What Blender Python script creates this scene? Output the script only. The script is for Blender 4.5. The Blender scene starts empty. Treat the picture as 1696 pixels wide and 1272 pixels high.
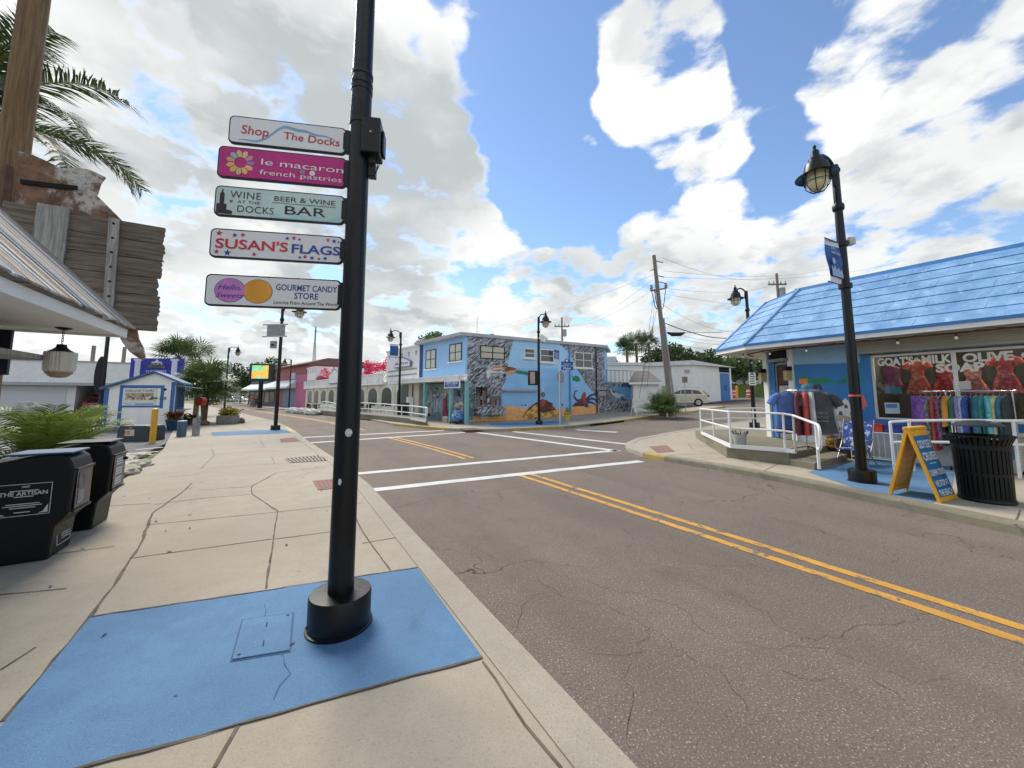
import bpy, bmesh, math, random
import numpy as np
from mathutils import Vector, Matrix
random.seed(7)
R = math.radians
SC = bpy.context.scene
COL = SC.collection

# ---------------------------------------------------------------- camera
F, PX, PY, CZ = 620.0, 848.0, 596.0, 1.65
TH = math.atan((657 - PY) / F)
C_, S_ = math.cos(TH), math.sin(TH)
cam_d = bpy.data.cameras.new('camera'); cam = bpy.data.objects.new('camera', cam_d); COL.objects.link(cam)
cam.location = (0, 0, CZ); cam.rotation_euler = (math.pi / 2 + TH, 0, 0)
cam_d.sensor_width = 36; cam_d.lens = 36 * F / 1696; cam_d.shift_y = (PY - 636) / 1696
cam_d.clip_end = 3000; cam_d.clip_start = .05
SC.camera = cam
SC.view_settings.view_transform = 'Standard'; SC.view_settings.look = 'None'
SC.view_settings.exposure = 1.27; SC.view_settings.gamma = 1

def ray(x, y):
    u = (x - PX) / F; v = (PY - y) / F
    return Vector((u, C_ - S_ * v, S_ + C_ * v))
# street frame: s runs along the main street, t across it
A31 = R(31)
D1 = (-math.sin(A31), math.cos(A31)); D2 = (math.cos(A31), math.sin(A31))
def hz(t): return .045 * min(max(0, t - 13), 32)          # the side street climbs gently
def st(p): return (p[0] * D1[0] + p[1] * D1[1], p[0] * D2[0] + p[1] * D2[1])
def W(s, t, z=0): return Vector((s * D1[0] + t * D2[0], s * D1[1] + t * D2[1], hz(t) + z))
def G(x, y, dz=0.0):
    d = ray(x, y); z = dz
    for i in range(40):
        k = (z - CZ) / d[2]; g = (d[0] * k, d[1] * k); z = min(z + .6 * (hz(st(g)[1]) + dz - z), 1.6)
    return Vector((g[0], g[1], z))
def AT(x, y, Y):
    d = ray(x, y); k = Y / d[1]
    return Vector((d[0] * k, Y, CZ + d[2] * k))

# ---------------------------------------------------------------- world: sky + cloud layer, sun
SUN_AZ, SUN_EL = R(-38), R(47)          # ahead and to the left, veiled by cloud
w = bpy.data.worlds.new('World'); SC.world = w; w.use_nodes = True
nt = w.node_tree; nt.nodes.clear()
def wn(t, **k):
    n = nt.nodes.new(t)
    for a, b in k.items(): setattr(n, a, b)
    return n
def mth(op, a, b=None, c=None, clamp=False):
    n = wn('ShaderNodeMath', operation=op, use_clamp=clamp)
    for i, x in enumerate((a, b, c)):
        if x is None: continue
        if isinstance(x, (int, float)): n.inputs[i].default_value = x
        else: nt.links.new(x, n.inputs[i])
    return n.outputs[0]
def smooth(x, a, b, o0=0, o1=1):
    n = wn('ShaderNodeMapRange', interpolation_type='SMOOTHSTEP'); nt.links.new(x, n.inputs[0])
    for i, q in enumerate((a, b, o0, o1)): n.inputs[i + 1].default_value = q
    return n.outputs[0]
sky = wn('ShaderNodeTexSky', sky_type='NISHITA', sun_disc=False)
sky.sun_elevation = SUN_EL; sky.sun_rotation = SUN_AZ; sky.air_density = 1.0; sky.dust_density = .1; sky.ozone_density = 3.0
tc = wn('ShaderNodeTexCoord'); DIRV = tc.outputs['Generated']
nrm = wn('ShaderNodeVectorMath', operation='NORMALIZE'); nt.links.new(DIRV, nrm.inputs[0]); DIRV = nrm.outputs[0]
sep = wn('ShaderNodeSeparateXYZ'); nt.links.new(DIRV, sep.inputs[0])
zc = mth('ADD', mth('MAXIMUM', sep.outputs[2], 0.0), .32)
cmb = wn('ShaderNodeCombineXYZ'); nt.links.new(mth('DIVIDE', sep.outputs[0], zc), cmb.inputs[0]); nt.links.new(mth('DIVIDE', sep.outputs[1], zc), cmb.inputs[1])
nt.links.new(mth('MULTIPLY', sep.outputs[2], 1.3), cmb.inputs[2])
PROJ = cmb.outputs[0]
def noise(scale, detail, rough, off=(0, 0, 0), dist=0, vec=None):
    ad = wn('ShaderNodeVectorMath', operation='ADD'); nt.links.new(vec or PROJ, ad.inputs[0]); ad.inputs[1].default_value = off
    n = wn('ShaderNodeTexNoise'); n.inputs['Scale'].default_value = scale; n.inputs['Detail'].default_value = detail
    n.inputs['Roughness'].default_value = rough; n.inputs['Distortion'].default_value = dist
    nt.links.new(ad.outputs[0], n.inputs['Vector']); return n.outputs[0]
def puff(scale, off=(0, 0, 0)):
    ad = wn('ShaderNodeVectorMath', operation='ADD'); nt.links.new(PROJ, ad.inputs[0]); ad.inputs[1].default_value = off
    n = wn('ShaderNodeTexVoronoi', feature='F1'); n.inputs['Scale'].default_value = scale
    n.inputs['Detail'].default_value = 1.5; n.inputs['Roughness'].default_value = .55
    nt.links.new(ad.outputs[0], n.inputs['Vector']); return n.outputs['Distance']
def blobsum(lst):
    tot = None
    for (x, y, r, wt) in lst:
        d = ray(x, y).normalized(); e = ray(x + r, y).normalized() if r else d
        d2 = ray(x, y + r).normalized()
        ang = .5 * (d.angle(e) + d.angle(d2))
        n = wn('ShaderNodeVectorMath', operation='DOT_PRODUCT'); nt.links.new(DIRV, n.inputs[0]); n.inputs[1].default_value = d
        v = smooth(n.outputs['Value'], math.cos(ang * 1.45), math.cos(ang * .45), 0, wt)
        tot = v if tot is None else mth('ADD', tot, v)
    return tot
CLOUDS = [(330, 140, 260, 1.0), (60, 60, 200, .7), (690, 230, 175, 1.1), (480, 260, 190, .5), (600, 360, 160, .4), (600, 120, 120, .6), (640, 430, 170, .8), (380, 430, 190, .6), (720, 380, 90, .5),
          (1090, 60, 105, .8), (1090, 125, 100, .95), (1180, 215, 95, .9), (1060, 205, 70, .6), (1190, 300, 60, .4), (965, 242, 26, .75), (918, 232, 16, .6),
          (1480, 130, 170, .95), (1620, 230, 150, .9), (1390, 130, 60, .4), (1560, 330, 130, .8), (1400, 400, 130, .85), (1235, 365, 50, .6),
          (1120, 420, 90, .85), (1150, 510, 110, .9), (880, 470, 95, .9), (1000, 520, 120, .85), (790, 540, 110, .7), (1300, 480, 120, .6),
          (250, 560, 300, .7), (100, 330, 90, .4), (230, 300, 60, .5), (900, -60, 90, -.2), (1500, -40, 200, .3), (1690, 420, 90, .6),
          (175, 203, 55, -.75), (235, 215, 40, -.6), (860, 150, 100, -.8), (880, 290, 90, -.75), (960, 350, 70, -.5), (1290, 240, 60, -.55), (1270, 110, 55, -.6),
          (1620, 130, 40, -.35), (1500, 275, 40, -.6), (1660, 370, 40, -.5), (1280, 330, 45, -.4), (1560, 385, 40, -.3), (950, 110, 50, -.4), (1180, 235, 26, -.35), (280, 330, 50, -.25)]
GREY = [(330, 150, 170, .55), (700, 260, 140, .75), (620, 400, 110, .5), (520, 190, 110, .45), (250, 330, 110, .5), (640, 530, 110, .4), (420, 560, 160, .3),
        (920, 490, 60, .35), (1150, 520, 90, .35), (1600, 270, 150, .3), (1400, 450, 120, .35), (1110, 230, 80, .15), (1120, 480, 100, .2)]
bias = mth('MINIMUM', blobsum(CLOUDS), 1.0)
n1 = noise(2.3, 9, .58, (3.1, 1.7, .4), .25)
n2 = puff(6.0, (0, 0, .3))
n3 = noise(8, 8, .62, (7, 2, 1), .3)
n4 = noise(22, 5, .6, (2, 3, 1))
dens = mth('ADD', mth('MULTIPLY_ADD', n1, 1.8, -.9), mth('MULTIPLY_ADD', n2, -.95, .40))
dens = mth('ADD', dens, mth('MULTIPLY_ADD', n3, 1.3, -.65))
dens = mth('ADD', dens, mth('MULTIPLY_ADD', n4, .45, -.225))
dens = mth('ADD', dens, mth('MULTIPLY_ADD', bias, 1.1, -.27))
dens = mth('ADD', dens, smooth(sep.outputs[2], .14, .02, 0, 1.2))          # cover thickens towards the horizon
# overhead, out of view, the cover is broken cloud
dens = mth('ADD', dens, smooth(sep.outputs[1], .0, -.4, 0, 1.0))       # unseen cloud added behind the viewer to brighten the facades
cover = smooth(dens, -.08, .40)
greyb = blobsum(GREY)
lit = mth('ADD', mth('SUBTRACT', n1, noise(2.3, 4, .5, (3.1 + .10, 1.7 - .12, .4 - .10), .25)), mth('MULTIPLY', mth('SUBTRACT', n3, noise(8, 4, .5, (7.03, 1.965, .97), .3)), .5))      # slope of the cloud towards the light
core = smooth(dens, -.05, .45)
dark = mth('MULTIPLY', core, mth('ADD', mth('MULTIPLY', greyb, 1.0), .22), clamp=True)
dark = mth('ADD', dark, mth('MULTIPLY', smooth(lit, .08, -.14), .42), clamp=True)
dark = mth('MULTIPLY', dark, smooth(noise(2.6, 6, .55, (1, 5, 2)), .30, .58, .62, 1.0), clamp=True)
mixc = wn('ShaderNodeMix', data_type='RGBA'); nt.links.new(dark, mixc.inputs[0])
mixc.inputs[6].default_value = (.91, .905, .885, 1); mixc.inputs[7].default_value = (.42, .455, .465, 1)
b1 = wn('ShaderNodeBackground'); nt.links.new(sky.outputs[0], b1.inputs[0]); b1.inputs[1].default_value = .082
b2 = wn('ShaderNodeBackground'); nt.links.new(mixc.outputs[2], b2.inputs[0]); b2.inputs[1].default_value = .55
mx = wn('ShaderNodeMixShader'); nt.links.new(cover, mx.inputs[0]); nt.links.new(b1.outputs[0], mx.inputs[1]); nt.links.new(b2.outputs[0], mx.inputs[2])
wo = wn('ShaderNodeOutputWorld'); nt.links.new(mx.outputs[0], wo.inputs[0])
w.cycles.sampling_method = 'NONE'
SC.cycles.max_bounces = 6; SC.cycles.diffuse_bounces = 3; SC.cycles.glossy_bounces = 3; SC.cycles.transparent_max_bounces = 12; SC.cycles.caustics_reflective = False; SC.cycles.caustics_refractive = False
sd = bpy.data.lights.new('sun', 'SUN'); so = bpy.data.objects.new('sun', sd); COL.objects.link(so)
sd.energy = 1.9; sd.angle = R(26); sd.color = (1, .93, .82)
sdir = Vector((math.sin(SUN_AZ) * math.cos(SUN_EL), math.cos(SUN_AZ) * math.cos(SUN_EL), math.sin(SUN_EL)))
so.rotation_euler = (-sdir).to_track_quat('-Z', 'Y').to_euler()

# ---------------------------------------------------------------- helpers
SPLIT = {'strap', 'painted_column', 'teal_post', 'roof_vent', 'corbel_stencil', 'banner_rod', 'clamp', 'slots', 'star_marks', 'sticker', 'wall_lantern', 'roof_post', 'hanger', 'post_leg', 'insulator', 'standoff', 'jumper_cable', 'roof_rail', 'wall_fixture', 'meter_cabinet', 'entry_post', 'posters', 'bolt', 'handle', 'shelf_bar', 'hoop', 'panel_line', 'navy_post', 'cable', 'tail', 'stripe', 'upright', 'board'}
class MB:
    def __init__(s, T=None): s.v = []; s.f = []; s.m = []; s.T = T or Matrix.Identity(4)
    def add(s, vs, fs, m=0):
        b = len(s.v); T = s.T
        s.v += [tuple(T @ Vector(v)) for v in vs]; s.f += [tuple(b + i for i in f) for f in fs]; s.m += [m] * len(fs); return s
    def box(s, x0, y0, z0, x1, y1, z1, m=0):
        x0, x1 = min(x0, x1), max(x0, x1); y0, y1 = min(y0, y1), max(y0, y1); z0, z1 = min(z0, z1), max(z0, z1)
        return s.add([(x0, y0, z0), (x1, y0, z0), (x1, y1, z0), (x0, y1, z0), (x0, y0, z1), (x1, y0, z1), (x1, y1, z1), (x0, y1, z1)],
              [(0, 3, 2, 1), (4, 5, 6, 7), (0, 1, 5, 4), (1, 2, 6, 5), (2, 3, 7, 6), (3, 0, 4, 7)], m)
    def hexa(s, lo, hi, m=0):          # two quads bottom / top, CCW from above
        return s.add(list(lo) + list(hi), [(0, 3, 2, 1), (4, 5, 6, 7), (0, 1, 5, 4), (1, 2, 6, 5), (2, 3, 7, 6), (3, 0, 4, 7)], m)
    def tube(s, pts, r, n=8, m=0, cap=True):
        pts = [Vector(p) for p in pts]; rs = r if isinstance(r, (list, tuple)) else [r] * len(pts)
        vs = []; prev = None
        for i, p in enumerate(pts):
            d = (pts[min(i + 1, len(pts) - 1)] - pts[max(i - 1, 0)]).normalized()
            if prev is None: u = d.orthogonal().normalized()
            else:
                u = prev - d * prev.dot(d); u = u.normalized() if u.length > 1e-6 else d.orthogonal().normalized()
            prev = u; v = d.cross(u)
            for k in range(n):
                a = 2 * math.pi * k / n; vs.append(p + (u * math.cos(a) + v * math.sin(a)) * rs[i])
        fs = []
        for i in range(len(pts) - 1):
            for k in range(n): fs.append((i * n + k, i * n + (k + 1) % n, (i + 1) * n + (k + 1) % n, (i + 1) * n + k))
        if cap: fs += [tuple(range(n - 1, -1, -1)), tuple(range((len(pts) - 1) * n, len(pts) * n))]
        return s.add(vs, fs, m)
    def cyl(s, p0, p1, r0, r1=None, n=14, m=0): return s.tube([p0, p1], [r0, r0 if r1 is None else r1], n, m)
    def lathe(s, prof, c=(0, 0, 0), n=18, m=0, sx=1, sy=1):
        vs = []; fs = []
        for (r, z) in prof:
            for k in range(n):
                a = 2 * math.pi * k / n; vs.append((c[0] + r * math.cos(a) * sx, c[1] + r * math.sin(a) * sy, c[2] + z))
        for i in range(len(prof) - 1):
            for k in range(n): fs.append((i * n + k, i * n + (k + 1) % n, (i + 1) * n + (k + 1) % n, (i + 1) * n + k))
        fs += [tuple(range(n - 1, -1, -1)), tuple(range((len(prof) - 1) * n, len(prof) * n))]
        return s.add(vs, fs, m)
    def prism(s, poly, z0, z1, m=0):
        a = sum(poly[i][0] * poly[(i + 1) % len(poly)][1] - poly[(i + 1) % len(poly)][0] * poly[i][1] for i in range(len(poly)))
        if a < 0: poly = poly[::-1]
        n = len(poly); vs = [(p[0], p[1], z0) for p in poly] + [(p[0], p[1], z1) for p in poly]
        return s.add(vs, [tuple(range(n - 1, -1, -1)), tuple(range(n, 2 * n))] + [(i, (i + 1) % n, n + (i + 1) % n, n + i) for i in range(n)], m)
    def slab(s, poly, y0, y1, m=0):     # outline in x,z extruded from y0 (front) to y1 (back)
        a = sum(poly[i][0] * poly[(i + 1) % len(poly)][1] - poly[(i + 1) % len(poly)][0] * poly[i][1] for i in range(len(poly)))
        if a < 0: poly = poly[::-1]
        n = len(poly); vs = [(p[0], y0, p[1]) for p in poly] + [(p[0], y1, p[1]) for p in poly]
        return s.add(vs, [tuple(range(n)), tuple(range(2 * n - 1, n - 1, -1))] + [((i + 1) % n, i, n + i, n + (i + 1) % n) for i in range(n)], m)
    def ball(s, c, r, n=10, m=0, sx=1, sy=1, sz=1):
        k = max(5, n // 2 + 1); return s.lathe([(max(1e-4, r * math.sin(math.pi * i / k)), -r * math.cos(math.pi * i / k) * sz) for i in range(k + 1)], c, n, m, sx, sy)
    def poly(s, pts, m=0): return s.add(pts, [tuple(range(len(pts)))], m)
    def text(s, txt, x, z, size, y=0, m=0, align='CENTER', w=None, off=0.0, shear=0, sp=1, rot=0):
        me = text_mesh(txt, off, shear, sp, align)
        vs = np.array([v.co[:] for v in me.vertices]); fs = [tuple(p.vertices) for p in me.polygons]
        k = size / .70                                     # size = capital height
        wid = vs[:, 0].max() - vs[:, 0].min(); kx = k if w is None else w / wid
        c, sn = math.cos(rot), math.sin(rot)
        out = []
        for v in vs:
            a, b = v[0] * kx, v[1] * k
            out.append((x + a * c - b * sn, y, z + a * sn + b * c))
        return s.add(out, fs, m)
    def build(s, name, mats, parent=None, **k):
        if name not in SPLIT: return s.build1(name, mats, parent, **k)
        par = list(range(len(s.v)))
        def fd(i):
            while par[i] != i: par[i] = par[par[i]]; i = par[i]
            return i
        for f in s.f:
            for j in f[1:]: par[fd(j)] = fd(f[0])
        gr = {}
        for f, m in zip(s.f, s.m): gr.setdefault(fd(f[0]), []).append((f, m))
        for fs in gr.values():
            q = MB(); ix = {}
            for f, m in fs:
                q.f.append(tuple(ix.setdefault(i, len(ix)) for i in f)); q.m.append(m)
            q.v = [s.v[i] for i in ix]; o = q.build1(name, mats, parent, **k)
        return o
    def build1(s, name, mats, parent=None, loc=None, rz=0, smooth=False, bevel=0, seg=2):
        me = bpy.data.meshes.new(name); me.from_pydata(s.v, [], s.f)
        if not isinstance(mats, (list, tuple)): mats = [mats]
        for q in mats: me.materials.append(q)
        me.polygons.foreach_set('material_index', s.m)
        if smooth:
            me.polygons.foreach_set('use_smooth', [True] * len(s.f)); me.set_sharp_from_angle(angle=R(38 if smooth is True else smooth))
        me.update()
        o = bpy.data.objects.new(name, me); COL.objects.link(o)
        if parent: o.parent = parent
        if loc is not None: o.location = loc
        o.rotation_euler.z = rz
        if bevel:
            b = o.modifiers.new('bevel', 'BEVEL'); b.width = bevel; b.segments = seg; b.limit_method = 'ANGLE'
        return o
_tm = {}
def text_mesh(txt, off, shear, sp, align):
    key = (txt, off, shear, sp, align)
    if key not in _tm:
        cu = bpy.data.curves.new('t', 'FONT'); cu.body = txt; cu.size = 1; cu.offset = off; cu.shear = shear; cu.space_character = sp; cu.align_x = align; cu.resolution_u = 3
        o = bpy.data.objects.new('t', cu); COL.objects.link(o)
        dg = bpy.context.evaluated_depsgraph_get()
        me = bpy.data.meshes.new_from_object(o.evaluated_get(dg)); bpy.data.objects.remove(o); bpy.data.curves.remove(cu)
        _tm[key] = me
    return _tm[key]
def tag(o, label, cat, group=None):
    o['label'] = label; o['category'] = cat
    if group: o['group'] = group
    return o
def thing(name, label, cat, loc=(0, 0, 0), rz=0, group=None):
    o = bpy.data.objects.new(name, None); COL.objects.link(o); o.location = loc; o.rotation_euler.z = rz; o.empty_display_size = .1
    return tag(o, label, cat, group)
def copy_tree(o, parent=None):
    c = o.copy(); COL.objects.link(c)
    if parent: c.parent = parent
    for ch in [q for q in ALLCH.get(o.name, []) ] or [q for q in bpy.data.objects if q.parent == o]: copy_tree(ch, c)
    return c
ALLCH = {}
def dup(o, loc, rz, label, group=None):
    c = copy_tree(o); c.location = loc; c.rotation_euler.z = rz; c['label'] = label
    if group: c['group'] = group
    return c
def kind(o, k='structure'): o['kind'] = k; return o
def hd(deg): return R(90 - deg)          # heading (clockwise from straight ahead) -> rotation of local +x
class FR:                                 # vertical plane frame: local x along heading, y into the thing, z up from base
    def __init__(s, o, heading):
        s.o = Vector(o); s.h = heading; h = R(heading)
        s.X = Vector((math.sin(h), math.cos(h), 0)); s.N = Vector((-math.cos(h), math.sin(h), 0)); s.rz = hd(heading)
    def p(s, x, y, off=0):                # pixel -> (u, z) on the plane y=off
        d = ray(x, y); q = s.o + s.N * off; c = Vector((0, 0, CZ))
        k = (q - c).dot(s.N) / d.dot(s.N); h = c + d * k
        return ((h - s.o).dot(s.X), h.z - s.o.z)
    def w(s, u, y, z): return s.o + s.X * u + s.N * y + Vector((0, 0, z))

# ---------------------------------------------------------------- materials
def lin(h):
    if isinstance(h, str):
        h = h.lstrip('#'); c = [int(h[i:i + 2], 16) / 255 for i in (0, 2, 4)]
    else: c = h
    return tuple((x / 12.92 if x <= .04045 else ((x + .055) / 1.055) ** 2.4) for x in c)
class ND:
    def __init__(s, name):
        s.mat = bpy.data.materials.new(name); s.mat.use_nodes = True; s.t = s.mat.node_tree; s.t.nodes.clear()
        s.out = s.n('ShaderNodeOutputMaterial'); s.b = s.n('ShaderNodeBsdfPrincipled'); s.l(s.b.outputs[0], s.out.inputs[0])
        s.tc = s.n('ShaderNodeTexCoord'); s.geo = s.n('ShaderNodeNewGeometry')
    def n(s, t, **k):
        q = s.t.nodes.new(t)
        for a, b in k.items(): setattr(q, a, b)
        return q
    def l(s, a, b): s.t.links.new(a, b)
    def noise(s, scale, detail=4, rough=.55, vec=None, stretch=None, dist=0):
        v = vec or s.tc.outputs['Object']
        if stretch:
            m = s.n('ShaderNodeMapping'); m.inputs['Scale'].default_value = stretch; s.l(v, m.inputs[0]); v = m.outputs[0]
        q = s.n('ShaderNodeTexNoise'); q.inputs['Scale'].default_value = scale; q.inputs['Detail'].default_value = detail
        q.inputs['Roughness'].default_value = rough; q.inputs['Distortion'].default_value = dist; s.l(v, q.inputs['Vector']); return q.outputs[0]
    def ramp(s, x, a, b, o0=0, o1=1):
        q = s.n('ShaderNodeMapRange', interpolation_type='SMOOTHSTEP'); s.l(x, q.inputs[0])
        for i, k in enumerate((a, b, o0, o1)): q.inputs[i + 1].default_value = k
        return q.outputs[0]
    def math(s, op, a, b):
        q = s.n('ShaderNodeMath', operation=op)
        for i, x in enumerate((a, b)):
            if isinstance(x, (int, float)): q.inputs[i].default_value = x
            else: s.l(x, q.inputs[i])
        return q.outputs[0]
    def mix(s, f, a, b, mode='MIX'):
        q = s.n('ShaderNodeMix', data_type='RGBA', blend_type=mode)
        if isinstance(f, (int, float)): q.inputs[0].default_value = f
        else: s.l(f, q.inputs[0])
        for i, x in ((6, a), (7, b)):
            if isinstance(x, tuple): q.inputs[i].default_value = x + (1,) if len(x) == 3 else x
            else: s.l(x, q.inputs[i])
        return q.outputs[2]
    def bump(s, h, dist=.01, strength=1):
        q = s.n('ShaderNodeBump'); q.inputs['Distance'].default_value = dist; q.inputs['Strength'].default_value = strength
        s.l(h, q.inputs['Height']); s.l(q.outputs[0], s.b.inputs['Normal'])
_mc = {}
def mat(name, col, rough=.6, var=.18, scale=6, bump=0, bscale=80, metal=0, spec=.4, dirt=0, dirtcol='#4a4436', coat=0, stretch=None):
    if name in _mc: return _mc[name]
    d = ND(name); c = lin(col); lo = tuple(x * (1 - var) for x in c); hi = tuple(min(1, x * (1 + var)) for x in c)
    f = d.noise(scale, 6, .6, stretch=stretch); colr = d.mix(d.ramp(f, .3, .7), lo, hi)
    if dirt:
        g = d.ramp(d.noise(scale * .6, 8, .68), .56, .74, 0, dirt); colr = d.mix(g, colr, lin(dirtcol))
    d.l(colr, d.b.inputs['Base Color']); d.b.inputs['Metallic'].default_value = metal
    d.b.inputs['Specular IOR Level'].default_value = spec; d.b.inputs['Coat Weight'].default_value = coat
    d.l(d.ramp(d.noise(scale * 3, 4), .2, .8, max(.03, rough - .1), min(1, rough + .1)), d.b.inputs['Roughness'])
    if bump: d.bump(d.noise(bscale, 5, .6, stretch=stretch), bump)
    _mc[name] = d.mat; return d.mat
def solid(col, rough=.5, name=None, **k): return mat(name or ('paint ' + (col if isinstance(col, str) else str(col)) + str(rough)), col, rough, .08, 5, **k)
def glass(name, tint, rough=.05, spec=.9):     # dark window: sees the sky, hides a dim room
    if name in _mc: return _mc[name]
    d = ND(name); d.b.inputs['Base Color'].default_value = lin(tint) + (1,); d.b.inputs['Roughness'].default_value = rough
    d.b.inputs['Specular IOR Level'].default_value = spec; d.b.inputs['IOR'].default_value = 1.5
    d.bump(d.noise(1.2, 2), .01); _mc[name] = d.mat; return d.mat
def clear(name, tint=(.95, .97, .97)):
    if name in _mc: return _mc[name]
    d = ND(name); d.t.nodes.remove(d.b)
    t = d.n('ShaderNodeBsdfTransparent'); t.inputs[0].default_value = tint + (1,); g = d.n('ShaderNodeBsdfGlossy'); g.inputs['Roughness'].default_value = .02
    fr = d.n('ShaderNodeFresnel'); fr.inputs[0].default_value = 1.5; m = d.n('ShaderNodeMixShader')
    d.l(fr.outputs[0], m.inputs[0]); d.l(t.outputs[0], m.inputs[1]); d.l(g.outputs[0], m.inputs[2]); d.l(m.outputs[0], d.out.inputs[0])
    _mc[name] = d.mat; return d.mat
def leafmat(name, col, var=.4, trans=.25):
    if name in _mc: return _mc[name]
    d = ND(name); c = lin(col)
    f = d.ramp(d.noise(2.2, 3, .6), .3, .7); colr = d.mix(f, tuple(x * (1 - var) for x in c), tuple(min(1, x * (1 + var)) for x in c))
    q = d.n('ShaderNodeObjectInfo'); 
    d.l(colr, d.b.inputs['Base Color']); d.b.inputs['Roughness'].default_value = .5; d.b.inputs['Specular IOR Level'].default_value = .3
    t = d.n('ShaderNodeBsdfTranslucent'); d.l(colr, t.inputs[0]); m = d.n('ShaderNodeMixShader'); m.inputs[0].default_value = trans
    d.l(d.b.outputs[0], m.inputs[1]); d.l(t.outputs[0], m.inputs[2]); d.l(m.outputs[0], d.out.inputs[0])
    _mc[name] = d.mat; return d.mat
WHITE = mat('white painted wood', '#e8e7e2', .5, .05, 3, dirt=.10, dirtcol='#8d8a80')
WHITE2 = mat('white painted wall', '#e6e5e0', .7, .05, 2, dirt=.2, dirtcol='#8f8c82', bump=.004, bscale=40)
RAILW = mat('white painted rail', '#e6e7e4', .35, .04, 9, dirt=.12, dirtcol='#9a927f')
BLACKM = mat('black painted metal', '#0c0f13', .36, .25, 12, spec=.35, dirt=.10, dirtcol='#25282b')
DARK = mat('dark interior', '#0d0e10', .8, .3, 3)
STEEL = mat('steel band', '#b9bcc0', .3, .1, 20, metal=.9)
# ================================================================ GROUND
def groundmat(name, base, speck, light, var=.14, crack=0, stain=0, bump=.004, sc=1.0):
    d = ND(name); P = d.geo.outputs['Position']; c = lin(base)
    col = d.mix(d.ramp(d.noise(.35, 7, .62, P), .32, .68), tuple(x * (1 - var) for x in c), tuple(x * (1 + var) for x in c))
    col = d.mix(d.ramp(d.noise(5 * sc, 8, .7, P), .35, .7, 0, .5), col, tuple(x * (1 - var * 1.3) for x in c))
    g = d.noise(130 * sc, 3, .7, P)
    col = d.mix(d.ramp(g, .56, .68, 0, speck), col, lin(light))
    col = d.mix(d.ramp(d.noise(95 * sc, 3, .6, P), .44, .34, 0, speck * .9), col, tuple(x * .45 for x in c))
    h = g
    if crack:
        r1 = d.n('ShaderNodeMapping'); r1.inputs['Rotation'].default_value = (0, 0, R(-121)); d.l(P, r1.inputs[0])
        tr = d.noise(1.0, 6, .6, r1.outputs[0], (.10, 1.0, 1)); col = d.mix(d.ramp(tr, .42, .64, 0, .30), col, tuple(x * .62 for x in c)); col = d.mix(d.ramp(d.noise(.9, 5, .6, P, dist=.5), .60, .70, 0, .35), col, tuple(x * .55 for x in c))
    if stain:
        col = d.mix(d.ramp(d.noise(1.1, 9, .72, P, dist=.6), .57, .72, 0, stain), col, tuple(x * .58 for x in c))
        sp = d.n('ShaderNodeTexVoronoi'); sp.inputs['Scale'].default_value = 2.6; d.l(P, sp.inputs['Vector'])
        col = d.mix(d.ramp(sp.outputs['Distance'], .055, .03, 0, .55), col, tuple(x * .45 for x in c))
    if crack:
        wv = d.n('ShaderNodeVectorMath', operation='ADD'); nz = d.n('ShaderNodeTexNoise'); nz.inputs['Scale'].default_value = 1.6; nz.inputs['Detail'].default_value = 7
        d.l(P, nz.inputs['Vector']); m2 = d.n('ShaderNodeVectorMath', operation='SCALE'); d.l(nz.outputs['Color'], m2.inputs[0]); m2.inputs['Scale'].default_value = .9
        d.l(P, wv.inputs[0]); d.l(m2.outputs[0], wv.inputs[1])
        for sc_, wd, lo, k in ((.42, .0045, .45, 1), (1.5, .0075, .50, .8), (3.4, .012, .58, .6)):
            v = d.n('ShaderNodeTexVoronoi', feature='DISTANCE_TO_EDGE'); v.inputs['Scale'].default_value = sc_; d.l(wv.outputs[0], v.inputs['Vector'])
            msk = d.ramp(d.noise(.33 if sc_ < 1 else .5, 5, .65, P, dist=1.0), lo, lo + .12)
            ln = d.ramp(v.outputs['Distance'], wd, wd * .25)
            col = d.mix(d.math('MULTIPLY', d.math('MULTIPLY', ln, msk), crack * k), col, (.018, .017, .016))
    d.l(col, d.b.inputs['Base Color']); d.b.inputs['Roughness'].default_value = .85; d.b.inputs['Specular IOR Level'].default_value = .25
    d.bump(h, bump); return d.mat
ASPH = groundmat('asphalt', '#72675d', .8, '#c4bbae', .12, crack=.85, bump=.008, sc=.6)
LOT = groundmat('old asphalt lot', '#6b6967', .35, '#9a968f', .16, crack=.5)
CONC = groundmat('sidewalk concrete', '#a39a8a', .34, '#c0b7a6', .13, stain=.55, bump=.003)
KERBM = groundmat('kerb concrete', '#a29a8b', .45, '#c8c1b4', .13, stain=.5)
OLDC = groundmat('weathered concrete', '#86816f', .35, '#aaa494', .24, stain=.85, bump=.008)
BLUEP = groundmat('blue painted concrete', '#5b80a3', .36, '#93afc6', .2, stain=.6, bump=.003)
BRICKP = groundmat('worn red paver', '#8d6a62', .4, '#b09a90', .15, stain=.3)
GRASS = groundmat('dry grass', '#6d7a45', .5, '#a0a070', .25)
def worn(name, col, base, amt, sc=3.0):
    d = ND(name); P = d.geo.outputs['Position']; c = lin(col)
    cc = d.mix(d.ramp(d.noise(2.5, 6, .6, P), .3, .7), tuple(x * .86 for x in c), tuple(min(1, x * 1.08) for x in c))
    a = d.ramp(d.noise(sc, 9, .75, P, dist=.5), amt, amt + .07); b = d.ramp(d.noise(60, 4, .7, P), .62, .7, 0, .6)
    cc = d.mix(d.math('MAXIMUM', a, b), cc, lin(base)); d.l(cc, d.b.inputs['Base Color']); d.b.inputs['Roughness'].default_value = .7
    d.bump(d.noise(130, 3, .7, P), .004); return d.mat
YEL = worn('worn yellow road paint', '#c48f35', '#6a635b', .535, 4)
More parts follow.
